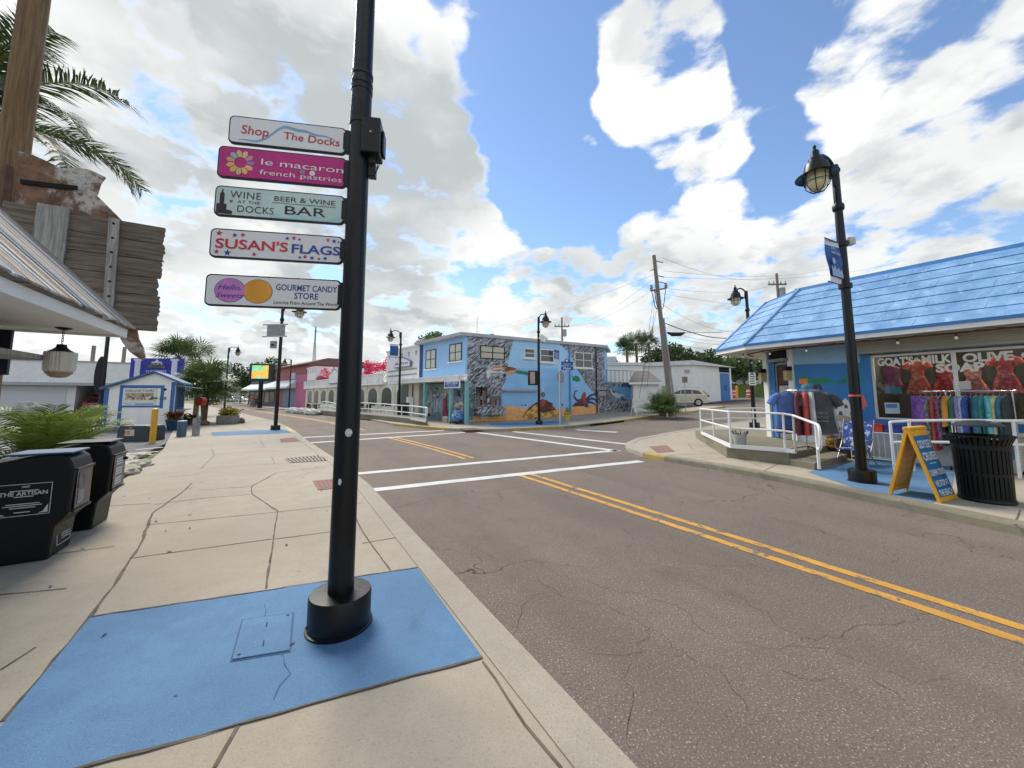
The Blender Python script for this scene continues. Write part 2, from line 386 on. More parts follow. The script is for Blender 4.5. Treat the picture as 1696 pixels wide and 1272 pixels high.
YELK = worn('yellow kerb paint', '#b59a45', '#8d8775', .52, 4)
WHT = worn('white road paint', '#c9c8c4', '#6a6159', .60, 4)
JOINT = mat('dark joint', '#5d564b', .9, .35, 9)  # dark tone of the sidewalk joint strips

def flat(name, poly, z, m, z0=None, parent=None):
    bm = bmesh.new(); f = bm.faces.new([bm.verts.new((p[0], p[1], 0)) for p in poly])
    if f.calc_area() and f.normal.z < 0: f.normal_flip()
    f.normal_update()
    if z0 is not None:
        top = f; r = bmesh.ops.extrude_face_region(bm, geom=[f]); nv = [e for e in r['geom'] if isinstance(e, bmesh.types.BMVert)]
        for v in nv: v.co.z = 1
        bmesh.ops.delete(bm, geom=[top], context='FACES_ONLY') if top.is_valid else None
    for tt in (13, 45):
        bmesh.ops.bisect_plane(bm, geom=bm.verts[:] + bm.edges[:] + bm.faces[:], plane_co=(0, tt, 0), plane_no=(0, 1, 0))
    bmesh.ops.triangulate(bm, faces=bm.faces[:])
    for v in bm.verts:
        zz = z if (z0 is None or v.co.z > .5) else z0
        v.co = W(v.co.x, v.co.y, zz)
    bmesh.ops.recalc_face_normals(bm, faces=bm.faces[:])
    if z0 is None:
        for f in bm.faces:
            if f.normal.z < 0: f.normal_flip()
    me = bpy.data.meshes.new(name); bm.to_mesh(me); bm.free(); me.materials.append(m)
    o = bpy.data.objects.new(name, me); COL.objects.link(o)
    if parent: o.parent = parent
    return kind(o) if not parent else o
def resample(pts, step):
    out = [pts[0]]
    for a, b in zip(pts, pts[1:]):
        n = max(1, int(math.dist(a, b) / step))
        out += [(a[0] + (b[0] - a[0]) * i / n, a[1] + (b[1] - a[1]) * i / n) for i in range(1, n + 1)]
    return out
def ribbon(mb, pts, wd, z, m=0, step=.4, jit=0, off=0, wjit=0):
    pts = resample(pts, step); vs = []; fs = []
    ww = wd
    for i, p in enumerate(pts):
        a = pts[max(0, i - 1)]; b = pts[min(len(pts) - 1, i + 1)]; dx, dy = b[0] - a[0], b[1] - a[1]; l = math.hypot(dx, dy) or 1
        nx, ny = -dy / l, dx / l; j = random.uniform(-jit, jit) + off; ww = wd * (1 + random.uniform(-wjit, wjit))
        vs += [W(p[0] + nx * (j + ww / 2), p[1] + ny * (j + ww / 2), z), W(p[0] + nx * (j - ww / 2), p[1] + ny * (j - ww / 2), z)]
    for i in range(len(pts) - 1): fs.append((2 * i + 1, 2 * i + 3, 2 * i + 2, 2 * i))
    mb.add(vs, fs, m)
def gp(*px, z=.12): return [st(G(x, y, z)) for x, y in px]
def kerb(name, pts, side, m, wd=.23, top=.128, parent=None):
    pts = resample(pts, .7); mb = MB(); vs = []; fs = []
    for i, p in enumerate(pts):
        a = pts[max(0, i - 1)]; b = pts[min(len(pts) - 1, i + 1)]; dx, dy = b[0] - a[0], b[1] - a[1]; l = math.hypot(dx, dy) or 1
        nx, ny = -dy / l * side, dx / l * side
        q = lambda o, z: W(p[0] + nx * o, p[1] + ny * o, z)
        vs += [q(-.03, -.05), q(-.012, top - .03), q(.01, top), q(wd, top), q(wd, -.05)]
    k = 5
    for i in range(len(pts) - 1):
        for j in range(k - 1):
            f = (i * k + j, i * k + j + 1, (i + 1) * k + j + 1, (i + 1) * k + j); fs.append(f if side > 0 else f[::-1])
    mb.add(vs, fs); n = len(pts); mb.add([vs[j] for j in range(k)], [tuple(range(k))]); mb.add([vs[(n - 1) * k + j] for j in range(k)], [tuple(range(k - 1, -1, -1))])
    o = mb.build(name, m, parent); return kind(o) if not parent else o

flat('ground', [(-200, -700), (1200, -700), (1200, 700), (-200, 700)], -.03, GRASS)
flat('road', [(-20, -.0), (11, 0), (22, -1), (34, -3), (44, -5), (59, -8), (94, -15), (140, -30), (140, -14), (115, -8.5), (65, -1), (43, 4), (22, 7), (21, 46), (5, 46), (5, 12), (-20, 11)], 0, ASPH)
flat('side_lot', [(21, 20.8), (45, 20.8), (60, 60), (5, 60), (5, 46.01), (21, 46.01)], .06, LOT)
KL = [(-14, 1.32), (7.15, 1.33), (10.15, 1.15), (15.2, .72), (19.5, .45), (22, .2), (28.5, -.55), (33.7, -1.6), (43.9, -3.6), (59, -6.8), (94, -13.8), (131, -25)]
sw_left = flat('sidewalk', KL + [(131, -32), (94, -18), (59, -11.5), (43.9, -8), (29, -5.0), (22.6, -4.3)] + gp((270, 745), (231, 777), (176, 811)) + [(6.2, -3.3), (-14, -3.3)], .12, CONC, -.05)
kind(flat('parking_lot', [(5, -3.0), (60, -4.6), (70, -70), (-14, -70), (-14, -3.0)], .10, LOT, -.02))
kerb('kerb', KL[:5], -1, KERBM); kerb('kerb_yellow', KL[4:6], -1, YELK); kerb('kerb', KL[5:], -1, KERBM)
KR = [(-14, 7.3), (.85, 7.6), (2.26, 7.95), (3.71, 8.3), (5, 8.42), (6.4, 8.42), (7.14, 8.5), (8.07, 8.95), (8.9, 9.75), (9.75, 11.3), (10.25, 13.5), (10.3, 15.5), (10.5, 22), (10.8, 46)]
flat('sidewalk_shop', KR + [(-14, 46)], .12, CONC, -.05)
kerb('kerb', KR[:6], 1, OLDC); kerb('kerb_yellow', KR[5:7], 1, YELK); kerb('kerb', KR[6:], 1, KERBM)
KF = [(131, -13.5), (115, -9.4), (65, -2.4), (43.3, 2.5), (29.8, 4.94), (22.1, 5.4), (19.2, 6.15), (17.4, 6.9), (16.2, 7.8), (15.75, 9.2), (15.5, 12.5), (15.5, 15.3), (16, 20), (16.3, 25), (17.0, 30)]
flat('sidewalk_corner', KF + [(18.6, 30), (18.5, 24), (20.3, 22), (33, 22), (50, 8), (75, 2), (131, -6)], .12, CONC, -.05)
kerb('kerb', KF[:6], -1, KERBM); kerb('kerb_yellow', KF[5:8], -1, YELK); kerb('kerb', KF[7:10], -1, KERBM); kerb('kerb_yellow', KF[9:11], -1, YELK)
kerb('kerb', KF[10:12], -1, OLDC); kerb('kerb_yellow', KF[11:], -1, YELK)
mb = MB(); dr = [W(*p) for p in ((15.46, 14.2), (15.47, 15.3), (15.62, 17.0))]; dn = Vector((D1[0], D1[1], 0)) * -.045
for a, b in zip(dr, dr[1:]): mb.add([a + dn, b + dn, b + dn + Vector((0, 0, .10)), a + dn + Vector((0, 0, .10))], [(0, 1, 2, 3)])
kind(mb.build('kerb_inlet', DARK))
# painted markings
mb = MB()
for t0 in (4.36, 4.62): ribbon(mb, [(-14, t0 - .05), (3, t0 + .0), (6.9, t0 - .05)], .115, .004, jit=.006)
for t0 in (-.13, .13): ribbon(mb, [(9.35, 4.3 + t0), (12, 4.15 + t0), (15.9, 3.75 + t0)], .11, .004, jit=.006)
for t0 in (-.13, .13): ribbon(mb, [(20, 3.3 + t0), (26.4, 2.6 + t0), (34, 1.2 + t0), (43, -.8 + t0), (60, -4.3 + t0), (92, -11.5 + t0), (125, -20 + t0)], .12, .004)
kind(mb.build('road_centre_lines', YEL))
mb = MB()
for a, b, wd in (((605, 813), (1062, 764), .26), ((588, 785), (1025, 746), .25), ((498, 725), (735, 713), .28), ((508, 734), (775, 716), .28), ((772, 714), (1022, 747), .27), ((850, 715), (1050, 737), .27), ((955, 712), (1022, 716), .35)):
    ribbon(mb, gp(a, b, z=0), wd, .0045, jit=.01)
kind(mb.build('crosswalk_lines', WHT))
mb = MB()
for a, b in (((0, 728), (60, 722)), ((0, 742), (120, 733)), ((60, 715), (150, 707)), ((200, 752), (262, 748)), ((225, 745), (270, 741))): ribbon(mb, gp(a, b, z=.1), .12, .105)
for k in range(7): ribbon(mb, [(21 + k * 2.6, 33), (24 + k * 2.6, 38)], .11, .066)
kind(mb.build('parking_lines', WHT))
# open cracks in the asphalt
CRK = mat('dark crack', '#35312e', .95, .3, 20)  # dark tone of the crack ribbons
mb = MB()
def crack(pts, wd, z):
    P = resample(gp(*pts, z=z), .07); Q = []
    dx = dy = 0
    for p in P:
        dx = dx * .8 + random.uniform(-.045, .045); dy = dy * .8 + random.uniform(-.045, .045); Q.append((p[0] + dx, p[1] + dy))
    ribbon(mb, Q, wd, z + .0035, step=9, wjit=.6)
for c in ([(640, 815), (700, 850), (735, 880), (800, 910), (826, 926), (880, 950), (930, 980), (1010, 1000), (1080, 1030), (1130, 1080), (1210, 1130), (1240, 1201)], [(826, 926), (870, 925), (925, 955), (985, 975), (1060, 985), (1130, 1010), (1170, 1050)],
          [(930, 980), (900, 985), (870, 1010), (850, 1060)], [(1000, 905), (1060, 930), (1120, 940), (1180, 985), (1260, 1010), (1330, 1060)], [(1060, 890), (1100, 920), (1160, 935), (1300, 940)], [(1130, 1080), (1060, 1090), (990, 1080)],
          [(700, 800), (760, 830), (830, 850), (890, 880), (960, 890)], [(1300, 1110), (1390, 1120), (1480, 1180)], [(1170, 1050), (1250, 1075), (1390, 1080), (1500, 1120), (1600, 1130)], [(1330, 1060), (1420, 1050), (1530, 1010)], [(1080, 1030), (1050, 1120), (1000, 1201)]):
    crack(c, .0019, 0.0)
kind(mb.build('road_cracks', CRK))
# blue rectangles and tactile pads, covers, grates
AX = lambda z, *px: gp(*px, z=z)
BP = [(3.46, 1.09), (3.89, -1.09), (2.44, -1.05), (2.12, 1.07)]
kind(flat('blue_pavement_patch', BP, .124, BLUEP))
kind(flat('blue_pavement_patch', AX(.12, (350, 716), (352, 722), (487, 717), (468, 711)), .125, BLUEP))
kind(flat('blue_pavement_patch', [(16.4, 9.5), (17.4, 9.3), (19.3, 10.0), (18.6, 14.2), (16.2, 13.6)], .125, BLUEP))
kind(flat('blue_pavement_patch', [(1.66, 8.02), (2.6, 8.3), (3.6, 9.2), (3.6, 12.4), (2.2, 12.7), (1.7, 9.4)], .125, BLUEP))
def pad(px, nm='tactile_pad'):
    q = gp(*px); mb = MB(); mb.add([W(a[0], a[1], .128) for a in q], [(0, 1, 2, 3)])
    e = lambda i, f: Vector(W(*q[i])) * (1 - f) + Vector(W(*q[(i + 1) % 4])) * f
    a, b, c, d_ = [W(k[0], k[1], .128) for k in q]
    for i in range(1, 9):
        for j in range(1, 7):
            u, v = i / 9, j / 7; p = (a * (1 - u) + b * u) * (1 - v) + (d_ * (1 - u) + c * u) * v
            mb.lathe([(.02, 0), (.012, .006)], p, 6)
    return kind(mb.build(nm, BRICKP))
pad([(518, 797), (580, 791), (590, 806), (527, 812)]); pad([(463, 727), (488, 725), (498, 731), (465, 733)]); pad([(1075, 740), (1104, 737.5), (1118, 748), (1088, 750)]); pad([(762, 709.5), (786, 709), (803, 711.5), (770, 712.3)])
def gridpanel(name, px, label, cat, nx, m1, z=.126):
    q = [W(a[0], a[1], z) for a in gp(*px)]; c = sum(q, Vector()) / 4
    t = thing(name, label, cat, c); a, b, c2, d = [p - c for p in q]; mb = MB(); mb.poly([p + Vector((0, 0, .0)) for p in (a, b, c2, d)]); mb.build('pit', DARK, t)
    mb = MB(); L = lambda u, v: (a * (1 - u) + b * u) * (1 - v) + (d * (1 - u) + c2 * u) * v + Vector((0, 0, .005))
    for i in range(nx):
        u0, u1 = i / nx, (i + .5) / nx; mb.poly([L(u0, 0), L(u1, 0), L(u1, 1), L(u0, 1)])
    mb.poly([L(0, .47), L(1, .47), L(1, .53), L(0, .53)]); mb.build('grate_bars', mat('rusty grate', '#94877a', .7, .3, 15), t)
gridpanel('storm_grate', [(470, 760), (538, 753), (546, 763), (482, 767)], 'iron storm grate in the sidewalk beside the kerb', 'grate', 11, 0)
# utility cover in the blue patch
q = [W(*a) for a in gp((384, 1096), (480, 1080), (485, 1017), (402, 1029))]; cc = sum(q, Vector()) / 4 + Vector((0, 0, .125))
t = thing('utility_cover', 'blue painted utility cover set in the blue pavement patch', 'cover', cc)
cn = sum(q, Vector()) / 4; q = [p - cn for p in q]; mb = MB(); L = lambda u, v: ((q[0] * (1 - u) + q[1] * u) * (1 - v) + (q[3] * (1 - u) + q[2] * u) * v)
lo = [p + Vector((0, 0, 0)) for p in q]; mb.hexa(lo, [p * .985 + Vector((0, 0, .008)) for p in q]); mb.build('lid', BLUEP, t, bevel=.004)
mb = MB(); up = Vector((0, 0, .0095))
for u, v in ((.5, .25), (.5, .74), (.1, .08), (.9, .93)):
    w2, h2 = (.012, .07) if abs(u - .5) < .1 else (.03, .018); mb.poly([L(u - w2, v - h2) + up, L(u + w2, v - h2) + up, L(u + w2, v + h2) + up, L(u - w2, v + h2) + up])
mb.build('slots', DARK, t)
mb = MB(); out = [p * 1.05 for p in q]
for i in range(4):
    a, b, c2, d = q[i] * 1.02, q[(i + 1) % 4] * 1.02, out[(i + 1) % 4], out[i]; mb.poly([v + Vector((0, 0, .002)) for v in (a, d, c2, b)])
mb.build('rim', mat('blue groove', '#29507c', .8, .2), t)
# sidewalk joints and cracks
mb = MB()
def jl(pts, wd=.012, jit=.003, pw=.25, z=.1235): ribbon(mb, gp(*pts), wd, z, step=.15, jit=jit, wjit=pw)
jl([(150, 1022), (205, 945), (237, 893), (252, 850), (300, 817), (318, 800)], .022, .008, .5); jl([(5, 1195), (150, 1022)], .02, .006, .4)
jl([(440, 975), (455, 880), (460, 847), (417, 818), (416, 806), (458, 783)], .017, .006, .5)
for l in ([(0, 930), (190, 905)], [(215, 925), (450, 893)], [(455, 893), (555, 880)], [(240, 870), (460, 848)], [(460, 848), (600, 833)], [(255, 836), (330, 826)], [(330, 826), (415, 819)], [(180, 838), (250, 834)], [(330, 812), (415, 806)],
          [(330, 776), (550, 762)], [(0, 1110), (60, 1072)], [(0, 985), (110, 975)], [(600, 900), (690, 885)], [(350, 754), (520, 737)], [(350, 742), (355, 754), (333, 776)], [(430, 727), (438, 741)], [(460, 783), (545, 772)], [(280, 790), (330, 786)], [(450, 757), (455, 768)],
          [(660, 960), (690, 940)], [(350, 706), (420, 716)], [(400, 704), (422, 712)], [(560, 800), (600, 880), (650, 950), (690, 990)], [(400, 1190), (404, 1180)]): jl(l, .012)
jl([(355, 1272), (404, 1186)], .016); jl([(800, 1096), (870, 1200), (930, 1272)], .012, .004)
P = BP
ribbon(mb, [P[0], P[1]], .014, .127, jit=.006, step=.1, wjit=.5); ribbon(mb, [P[2], P[3]], .014, .127, jit=.006, step=.1, wjit=.5)
kind(mb.build('sidewalk_joints', JOINT))
mb = MB()
for l in ([(1060, 764), (1180, 757)], [(1095, 755), (1200, 750), (1260, 772)], [(1130, 765), (1205, 758)], [(1480, 838), (1510, 818)], [(1680, 870), (1690, 845)], [(1140, 735), (1148, 745), (1190, 752)], [(1250, 787), (1290, 768)]): jl(l, .014)
for s0 in (17.2, 18.4): ribbon(mb, [(s0, 8.5), (s0, 21)], .015, .126)
for t0 in (11, 13.2, 15, 17, 19): ribbon(mb, [(15.8, t0), (20.6, t0)], .015, .126)
kind(mb.build('sidewalk_joints', JOINT))
mb = MB()
for a in ([(440, 1000), (432, 1060), (470, 1090), (478, 1120), (450, 1160)],):
    P = resample(gp(*a), .06); ribbon(mb, [(p[0] + random.uniform(-.01, .01), p[1] + random.uniform(-.01, .01)) for p in P], .004, .1265, step=9, wjit=.6)
kind(mb.build('pavement_cracks', mat('blue groove', '#29507c')))
# flecks of dry leaf and gum on the sidewalk
mb = MB()
for i in range(90):
    s0, t0 = random.uniform(2, 14), random.uniform(-2.6, 1.0); r = random.uniform(.006, .02); a = random.uniform(0, 6)
    mb.poly([W(s0 + r * 1.8 * math.cos(a + k * 1.57) * (1 if k % 2 else .35), t0 + r * 1.8 * math.sin(a + k * 1.57) * (1 if k % 2 else .35), .1285) for k in range(4)])
kind(mb.build('leaf_litter', mat('dry leaf bits', '#4f4334', .9, .4, 9)), 'stuff')
# ================================================================ STREET LAMPS AND SIGN POLE
def rr(x0, z0, x1, z1, r, n=5):
    P = []
    for cx, cz, a0 in ((x1 - r, z0 + r, -90), (x1 - r, z1 - r, 0), (x0 + r, z1 - r, 90), (x0 + r, z0 + r, 180)):
        for i in range(n + 1):
            a = R(a0 + 90 * i / n); P.append((cx + r * math.cos(a), cz + r * math.sin(a)))
    return P
def disc(cx, cz, r, n=20, sx=1): return [(cx + r * sx * math.cos(2 * math.pi * i / n), cz + r * math.sin(2 * math.pi * i / n)) for i in range(n)]
def star(cx, cz, r, a0=90): return [(cx + (r if i % 2 == 0 else r * .42) * math.cos(R(a0 + 36 * i)), cz + (r if i % 2 == 0 else r * .42) * math.sin(R(a0 + 36 * i))) for i in range(10)]
GLOBE = mat('frosted lamp glass', '#d6cda9', .25, .06, 6, spec=.6)
LAMPIN = mat('lamp underside', '#b5b3ac', .5, .08)
def make_lamp(label, group):
    t = thing('street_lamp', label, 'street lamp', group=group)
    mb = MB(); mb.lathe([(.21, 0), (.21, .015), (.197, .02), (.197, .205), (.19, .218), (.09, .222)], n=28)
    for k in range(3): mb.ball((.197 * math.cos(2 + k * 1.3), .197 * math.sin(2 + k * 1.3), .05), .008, 6)
    mb.build('base', BLACKM, t, smooth=True)
    mb = MB(); mb.lathe([(.083, .2), (.081, 1.4), (.074, 3.0), (.070, 4.6), (.062, 5.2), (.060, 6.02), (.05, 6.05)], n=20); mb.build('pole', BLACKM, t, smooth=True)
    mb = MB(); mb.lathe([(.082, 5.12), (.094, 5.14), (.094, 5.22), (.07, 5.26)], n=20); mb.build('collar', BLACKM, t, smooth=True)
    mb = MB(); L = .7
    pts = [(.05, 0, 5.6), (.10, 0, 5.8)] + [(L * .5 - L * .42 * math.cos(R(a)), 0, 5.93 + .2 * math.sin(R(a))) for a in range(20, 165, 18)] + [(L, 0, 5.95)]
    mb.tube(pts, .032, 8); mb.build('arm', BLACKM, t, smooth=True)
    la = MB(); la.lathe([(.008, 6.26), (.03, 6.22), (.02, 6.17), (.06, 6.13), (.07, 6.02), (.11, 5.98), (.115, 5.92), (.17, 5.88), (.18, 5.83), (.19, 5.80), (.2, 5.71), (.215, 5.70)][::-1], (L, 0, 0), 20)
    lan = la.build('lantern', BLACKM, t, smooth=True)
    mb = MB(); mb.lathe([(.2, 5.700), (.335, 5.635), (.335, 5.625), (.2, 5.69)], (L, 0, 0), 24); mb.build('shade', [BLACKM], lan, smooth=True)
    mb = MB(); mb.lathe([(.17, 5.70), (.172, 5.58), (.16, 5.48), (.12, 5.40), (.06, 5.365), (.002, 5.36)][::-1], (L, 0, 0), 18); mb.build('globe', GLOBE, lan, smooth=True)
    mb = MB()
    for k in range(4):
        a = k * math.pi / 4 + .3
        for sg in (1, -1):
            c, s = math.cos(a) * sg, math.sin(a) * sg
            mb.tube([(L + c * r, s * r, z) for r, z in ((.2, 5.7), (.2, 5.52), (.17, 5.42), (.1, 5.34), (0, 5.32))], .008, 5)
    mb.tube([(L + .2 * math.cos(R(i * 20)), .2 * math.sin(R(i * 20)), 5.52) for i in range(19)], .008, 5)
    mb.build('cage', BLACKM, lan)
    return t
LG = 'black lamp posts along the street'
lampA = make_lamp('black lamp post carrying five shop signs on its shaft', LG)
PO = G(562, 1035, .12); lampA.location = PO; lampA.rotation_euler.z = hd(62)
def lamp(px, head, label): return dup(lampA, G(px[0], px[1], .12), hd(head), label, LG)
P_R = G(1429, 798, .12)
lamp((1429, 798), -116, 'black lamp post with a blue banner and red ribbon before the shop')
lamp((1250, 708), -112, 'black lamp post with a white notice beside the shop entrance')
lamp((893, 703), 150, 'black lamp post with a boxed panel before the undersea mural')
lamp((456, 712), 62, 'black lamp post with a bare banner frame on the blue kerb strip')
lamp((371, 685), 62, 'black lamp post behind the box of yellow flowers')
lamp((660, 694), -118, 'black lamp post with blue banner behind the white ramp railing')
lamp((478, 678), -118, 'distant black lamp post before the grey shutter and pink wall')
# steel straps and stickers on the sign pole
mb = MB()
BANDS = [(598, 118), (590, 208), (590, 222), (590, 262), (590, 268), (590, 337), (590, 378), (590, 448), (580, 512)]
fp = FR(PO, 80)
for x, y in BANDS[:]:
    z = fp.p(588, y)[1]; r = .0805 - z * .0026; mb.lathe([(r - .006, z - .004), (r, z - .004), (r, z + .004), (r - .006, z + .004)], n=22)
mb.build('strap', STEEL, lampA, smooth=True)
mb = MB()
for y in (125, 140, 150, 205): z = fp.p(588, y)[1]; mb.lathe([(.07, z - .02), (.079, z - .015), (.079, z + .015), (.07, z + .02)], n=20)
z0, z1 = fp.p(588, 200)[1], fp.p(588, 122)[1]; mb.lathe([(.07, z0), (.0745, z0 + .01), (.0745, z1 - .01), (.07, z1)], n=22)
mb.build('sleeve', mat('black tape', '#101216', .45, .2), lampA, smooth=True)
mb = MB()
T0 = Matrix.Rotation(-lampA.rotation_euler.z, 4, 'Z'); camdir = Vector((-PO.x, -PO.y, 0)).normalized()
def onpole(px, py, w, h, m, rr_=.0835):
    z = fp.p(px, py)[1]; a0 = math.atan2(camdir.y, camdir.x) - lampA.rotation_euler.z
    dx = (px - (565 + (985 - py) * .034)) / F * 2.75; a = a0 + math.asin(max(-.95, min(.95, dx / .09)))
    n = 8; vs = []
    for k in range(n + 1):
        u = -1 + 2 * k / n; hh = h * math.sqrt(max(0.02, 1 - u * u)); aa = a + u * w / .09
        vs += [(rr_ * math.cos(aa), rr_ * math.sin(aa), z - hh), (rr_ * math.cos(aa), rr_ * math.sin(aa), z + hh)]
    mb.add(vs, [(2 * k, 2 * k + 2, 2 * k + 3, 2 * k + 1) for k in range(n)], m)
onpole(576, 715, .025, .028, 0); onpole(563, 794, .013, .022, 0)
mb.build('sticker', mat('torn white sticker', '#c9cbcc', .6, .2, 40), lampA)
# ---- five direction signs
NAVY = mat('dark blue sign frame', '#161d33', .35, .15, 10)
def sign(label, px, face, deco, z=None):
    f = fp; q = [f.p(*p) for p in px]; x0 = (q[0][0] + q[1][0]) / 2; x1 = (q[2][0] + q[3][0]) / 2 + .0
    z1 = (q[0][1] + q[2][1]) / 2; z0 = (q[1][1] + q[3][1]) / 2
    t = thing('direction_sign', label, 'sign', fp.w(0, 0, 0) + Vector((0, 0, z0)), fp.rz, 'shop signs on the lamp post')
    w_, h = x1 - x0, z1 - z0
    mb = MB(); mb.slab(rr(x0, 0, x1, h, .035), -.012, .012); mb.build('sign_frame', NAVY, t, bevel=.004)
    b = .011; mb = MB(); P = rr(x0 + b, b, x1 - b, h - b, .027); 
    P = [p for p in P if not (p[0] > x1 - .04)] ; P = [(x1 - .018, b + .02), (x1 - b - .001, b + .05), (x1 - b - .001, h - b - .05), (x1 - .018, h - b - .02)][0:0] + P
    mb.slab(rr(x0 + b, b, x1 - b, h - b, .027), -.0145, -.011); mb.build('sign_face', face, t)
    mb = MB(); mb.box(x1 - .004, -.02, .02, -.07, .02, h - .02); mb.box(x1 - .02, -.016, .04, x1 + .01, .016, h - .04); mb.build('bracket', BLACKM, t)
    deco(t, x0 + b, b, w_ - 2 * b, h - 2 * b); return t
def decor(t, name, mats):
    class D: pass
    return MB(), lambda mb: mb.build(name, mats, t)
SW = mat('sign face white', '#dddfe2', .45, .03, 4)
RED, DBL, BLK = solid('#b8454a', .5), solid('#2f4a94', .5), solid('#23262b', .5)
def d1(t, x, z, w, h):
    Y = -.0165
    mb = MB(); mb.text('Shop', x + w * .09, z + h * .36, h * .34, Y, 0, 'LEFT', w * .235, .012, .05, rot=-.03); mb.text('The Docks', x + w * .455, z + h * .31, h * .30, Y, 0, 'LEFT', w * .50, .012, .02, rot=-.03)
    mb.build('lettering', RED, t)
    mb = MB(); P = []
    for i in range(41):
        u = i / 40; zz = .10 + .72 / (1 + math.exp(-(u - .33) * 24)) - max(0, u - .45) * .55 + .02 * math.sin(u * 30); P.append((x + w * (.08 + .84 * u), Y + .001, z + h * zz))
    for k in range(40):
        a, b = P[k], P[k + 1]; th = h * (.012 + .05 * math.sin(math.pi * (k + .5) / 40)); mb.add([(a[0], a[1], a[2] - th), (b[0], b[1], b[2] - th), (b[0], b[1], b[2] + th), (a[0], a[1], a[2] + th)], [(0, 1, 2, 3)])
    mb.build('wave_mark', solid('#7ea6c9', .5), t)
def d2(t, x, z, w, h):
    Y = -.0165; WHT_ = solid('#e9dfe4', .5)
    mb = MB(); mb.text('le macaron', x + w * .315, z + h * .50, h * .22, Y, 0, 'LEFT', w * .665, 0, rot=-.012)
    mb.text('french pastries', x + w * .315, z + h * .16, h * .17, Y, 0, 'LEFT', w * .665, 0, rot=-.012); mb.build('lettering', WHT_, t)
    cs = ['#d8c08a', '#8fb9cc', '#dca07a', '#e0b070', '#e3c35a', '#c9bf85', '#e4b95e', '#e5b77a', '#a46aa8', '#d588a8', '#e6c3a0']
    mb = MB(); cx, cz = x + w * .165, z + h * .5; ms = [solid(c, .5) for c in cs]
    for k in range(11):
        a = R(100 + k * 360 / 11); r0, r1 = h * .19, h * .43; c, s = math.cos(a), math.sin(a); wd = h * .085
        mb.slab([(cx + c * r + s * q, cz + s * r - c * q) for r, q in ((r0, -wd * .6), (r0 + .01, -wd * .6), (r1 - .02, -wd), (r1, -wd * .4), (r1, wd * .4), (r1 - .02, wd), (r0, wd * .6))], Y - .0005, Y + .001, k)
        mb.slab([(cx + c * r + s * q, cz + s * r - c * q) for r, q in ((r0 + .01, -.0018), (r1 - .004, -.0018), (r1 - .004, .0018), (r0 + .01, .0018))], Y - .001, Y, (k + 4) % 11)
    mb.build('flower_mark', ms, t)
    mb = MB(); mb.slab(disc(x + w * .655, z + h * .37, h * .09), Y - .0008, Y, 0); mb.slab(disc(x + w * .735, z + h * .36, h * .09), Y - .0008, Y, 1); mb.build('sticker', [solid('#8f8a93'), WHT_], t)
def d3(t, x, z, w, h):
    Y = -.0165; mb = MB(); K = solid('#2d2f33', .5)
    mb.text('WINE', x + w * .105, z + h * .62, h * .26, Y, 0, 'LEFT', w * .235, -.004, sp=1.1); mb.text('AT THE', x + w * .165, z + h * .44, h * .11, Y, 0, 'LEFT', w * .17, sp=1.1)
    mb.text('DOCKS', x + w * .16, z + h * .12, h * .25, Y, 0, 'LEFT', w * .28, -.004); mb.text('BEER & WINE', x + w * .44, z + h * .64, h * .18, Y, 0, 'LEFT', w * .49)
    mb.box(x + w * .43, Y - .0005, z + h * .56, x + w * .94, Y, z + h * .575); mb.text('BAR', x + w * .52, z + h * .17, h * .32, Y, 0, 'LEFT', w * .33, .004)
    mb.build('lettering', K, t)
    mb = MB(); b = [(0, 0), (.12, 0), (.12, .12), (.075, .16), (.075, .36), (.055, .36), (.055, .72), (.045, .8), (.042, .9), (.036, .9), (.034, .8), (.022, .72), (.022, .36), (0, .36)]
    mb.slab([(x + w * .008 + w * u, z + h * .02 + h * v) for u, v in b], Y - .0005, Y + .001); mb.build('skyline_mark', solid('#3a2f38', .6), t)
    mb = MB(); mb.slab([(x + w * .115 + h * a, z + h * .5 + h * b_) for a, b_ in ((0, -.07), (.055, 0), (.045, .035), (.02, .035), (0, .015), (-.02, .035), (-.045, .035), (-.055, 0))], Y - .0005, Y + .001); mb.build('heart_mark', solid('#9c4f6b'), t)
    mb = MB(); P = [(.42, .0)] + [(.42 + .56 * i / 14, .16 + .10 * math.sin(i * 1.5) - (.06 if i % 3 else 0)) for i in range(15)] + [(.98, 0.0)]
    mb.slab([(x + w * a, z + h * (b_ + .02)) for a, b_ in P], Y + .0005, Y + .0015); mb.build('wave_mark', solid('#a7cfd8', .5), t)
def d4(t, x, z, w, h):
    Y = -.0165; mb = MB()
    for (off, dy, m1, m2) in ((.034, .0005, 2, 3), (.012, -.0008, 0, 1)):
        mb.text("SUSAN'S", x + w * .03, z + h * .30, h * .36, Y + dy, m1, 'LEFT', w * .545, off); mb.text('FLAGS', x + w * .60, z + h * .28, h * .34, Y + dy, m2, 'LEFT', w * .385, off)
    mb.build('lettering', [solid('#bf3540', .45), solid('#34469c', .45), solid('#e7b3b5', .5), solid('#a9b3d6', .5)], t)
    mb = MB()
    for u, v, r, m in ((.055, .86, .12, 0), (.17, .82, .09, 1), (.23, .85, .09, 0), (.045, .15, .09, 0), (.125, .13, .13, 1), (.325, .13, .09, 0), (.57, .83, .08, 1), (.62, .86, .09, 0), (.665, .82, .06, 1), (.89, .87, .08, 0), (.94, .84, .1, 1), (.975, .82, .05, 1),
                      (.675, .11, .07, 1), (.715, .15, .09, 0), (.77, .12, .09, 1), (.825, .10, .07, 0), (.875, .13, .09, 1)): mb.slab(star(x + w * u, z + h * v, h * r), Y - .0005, Y + .001, m)
    mb.build('star_marks', [solid('#bf3540', .45), solid('#34469c', .45)], t)
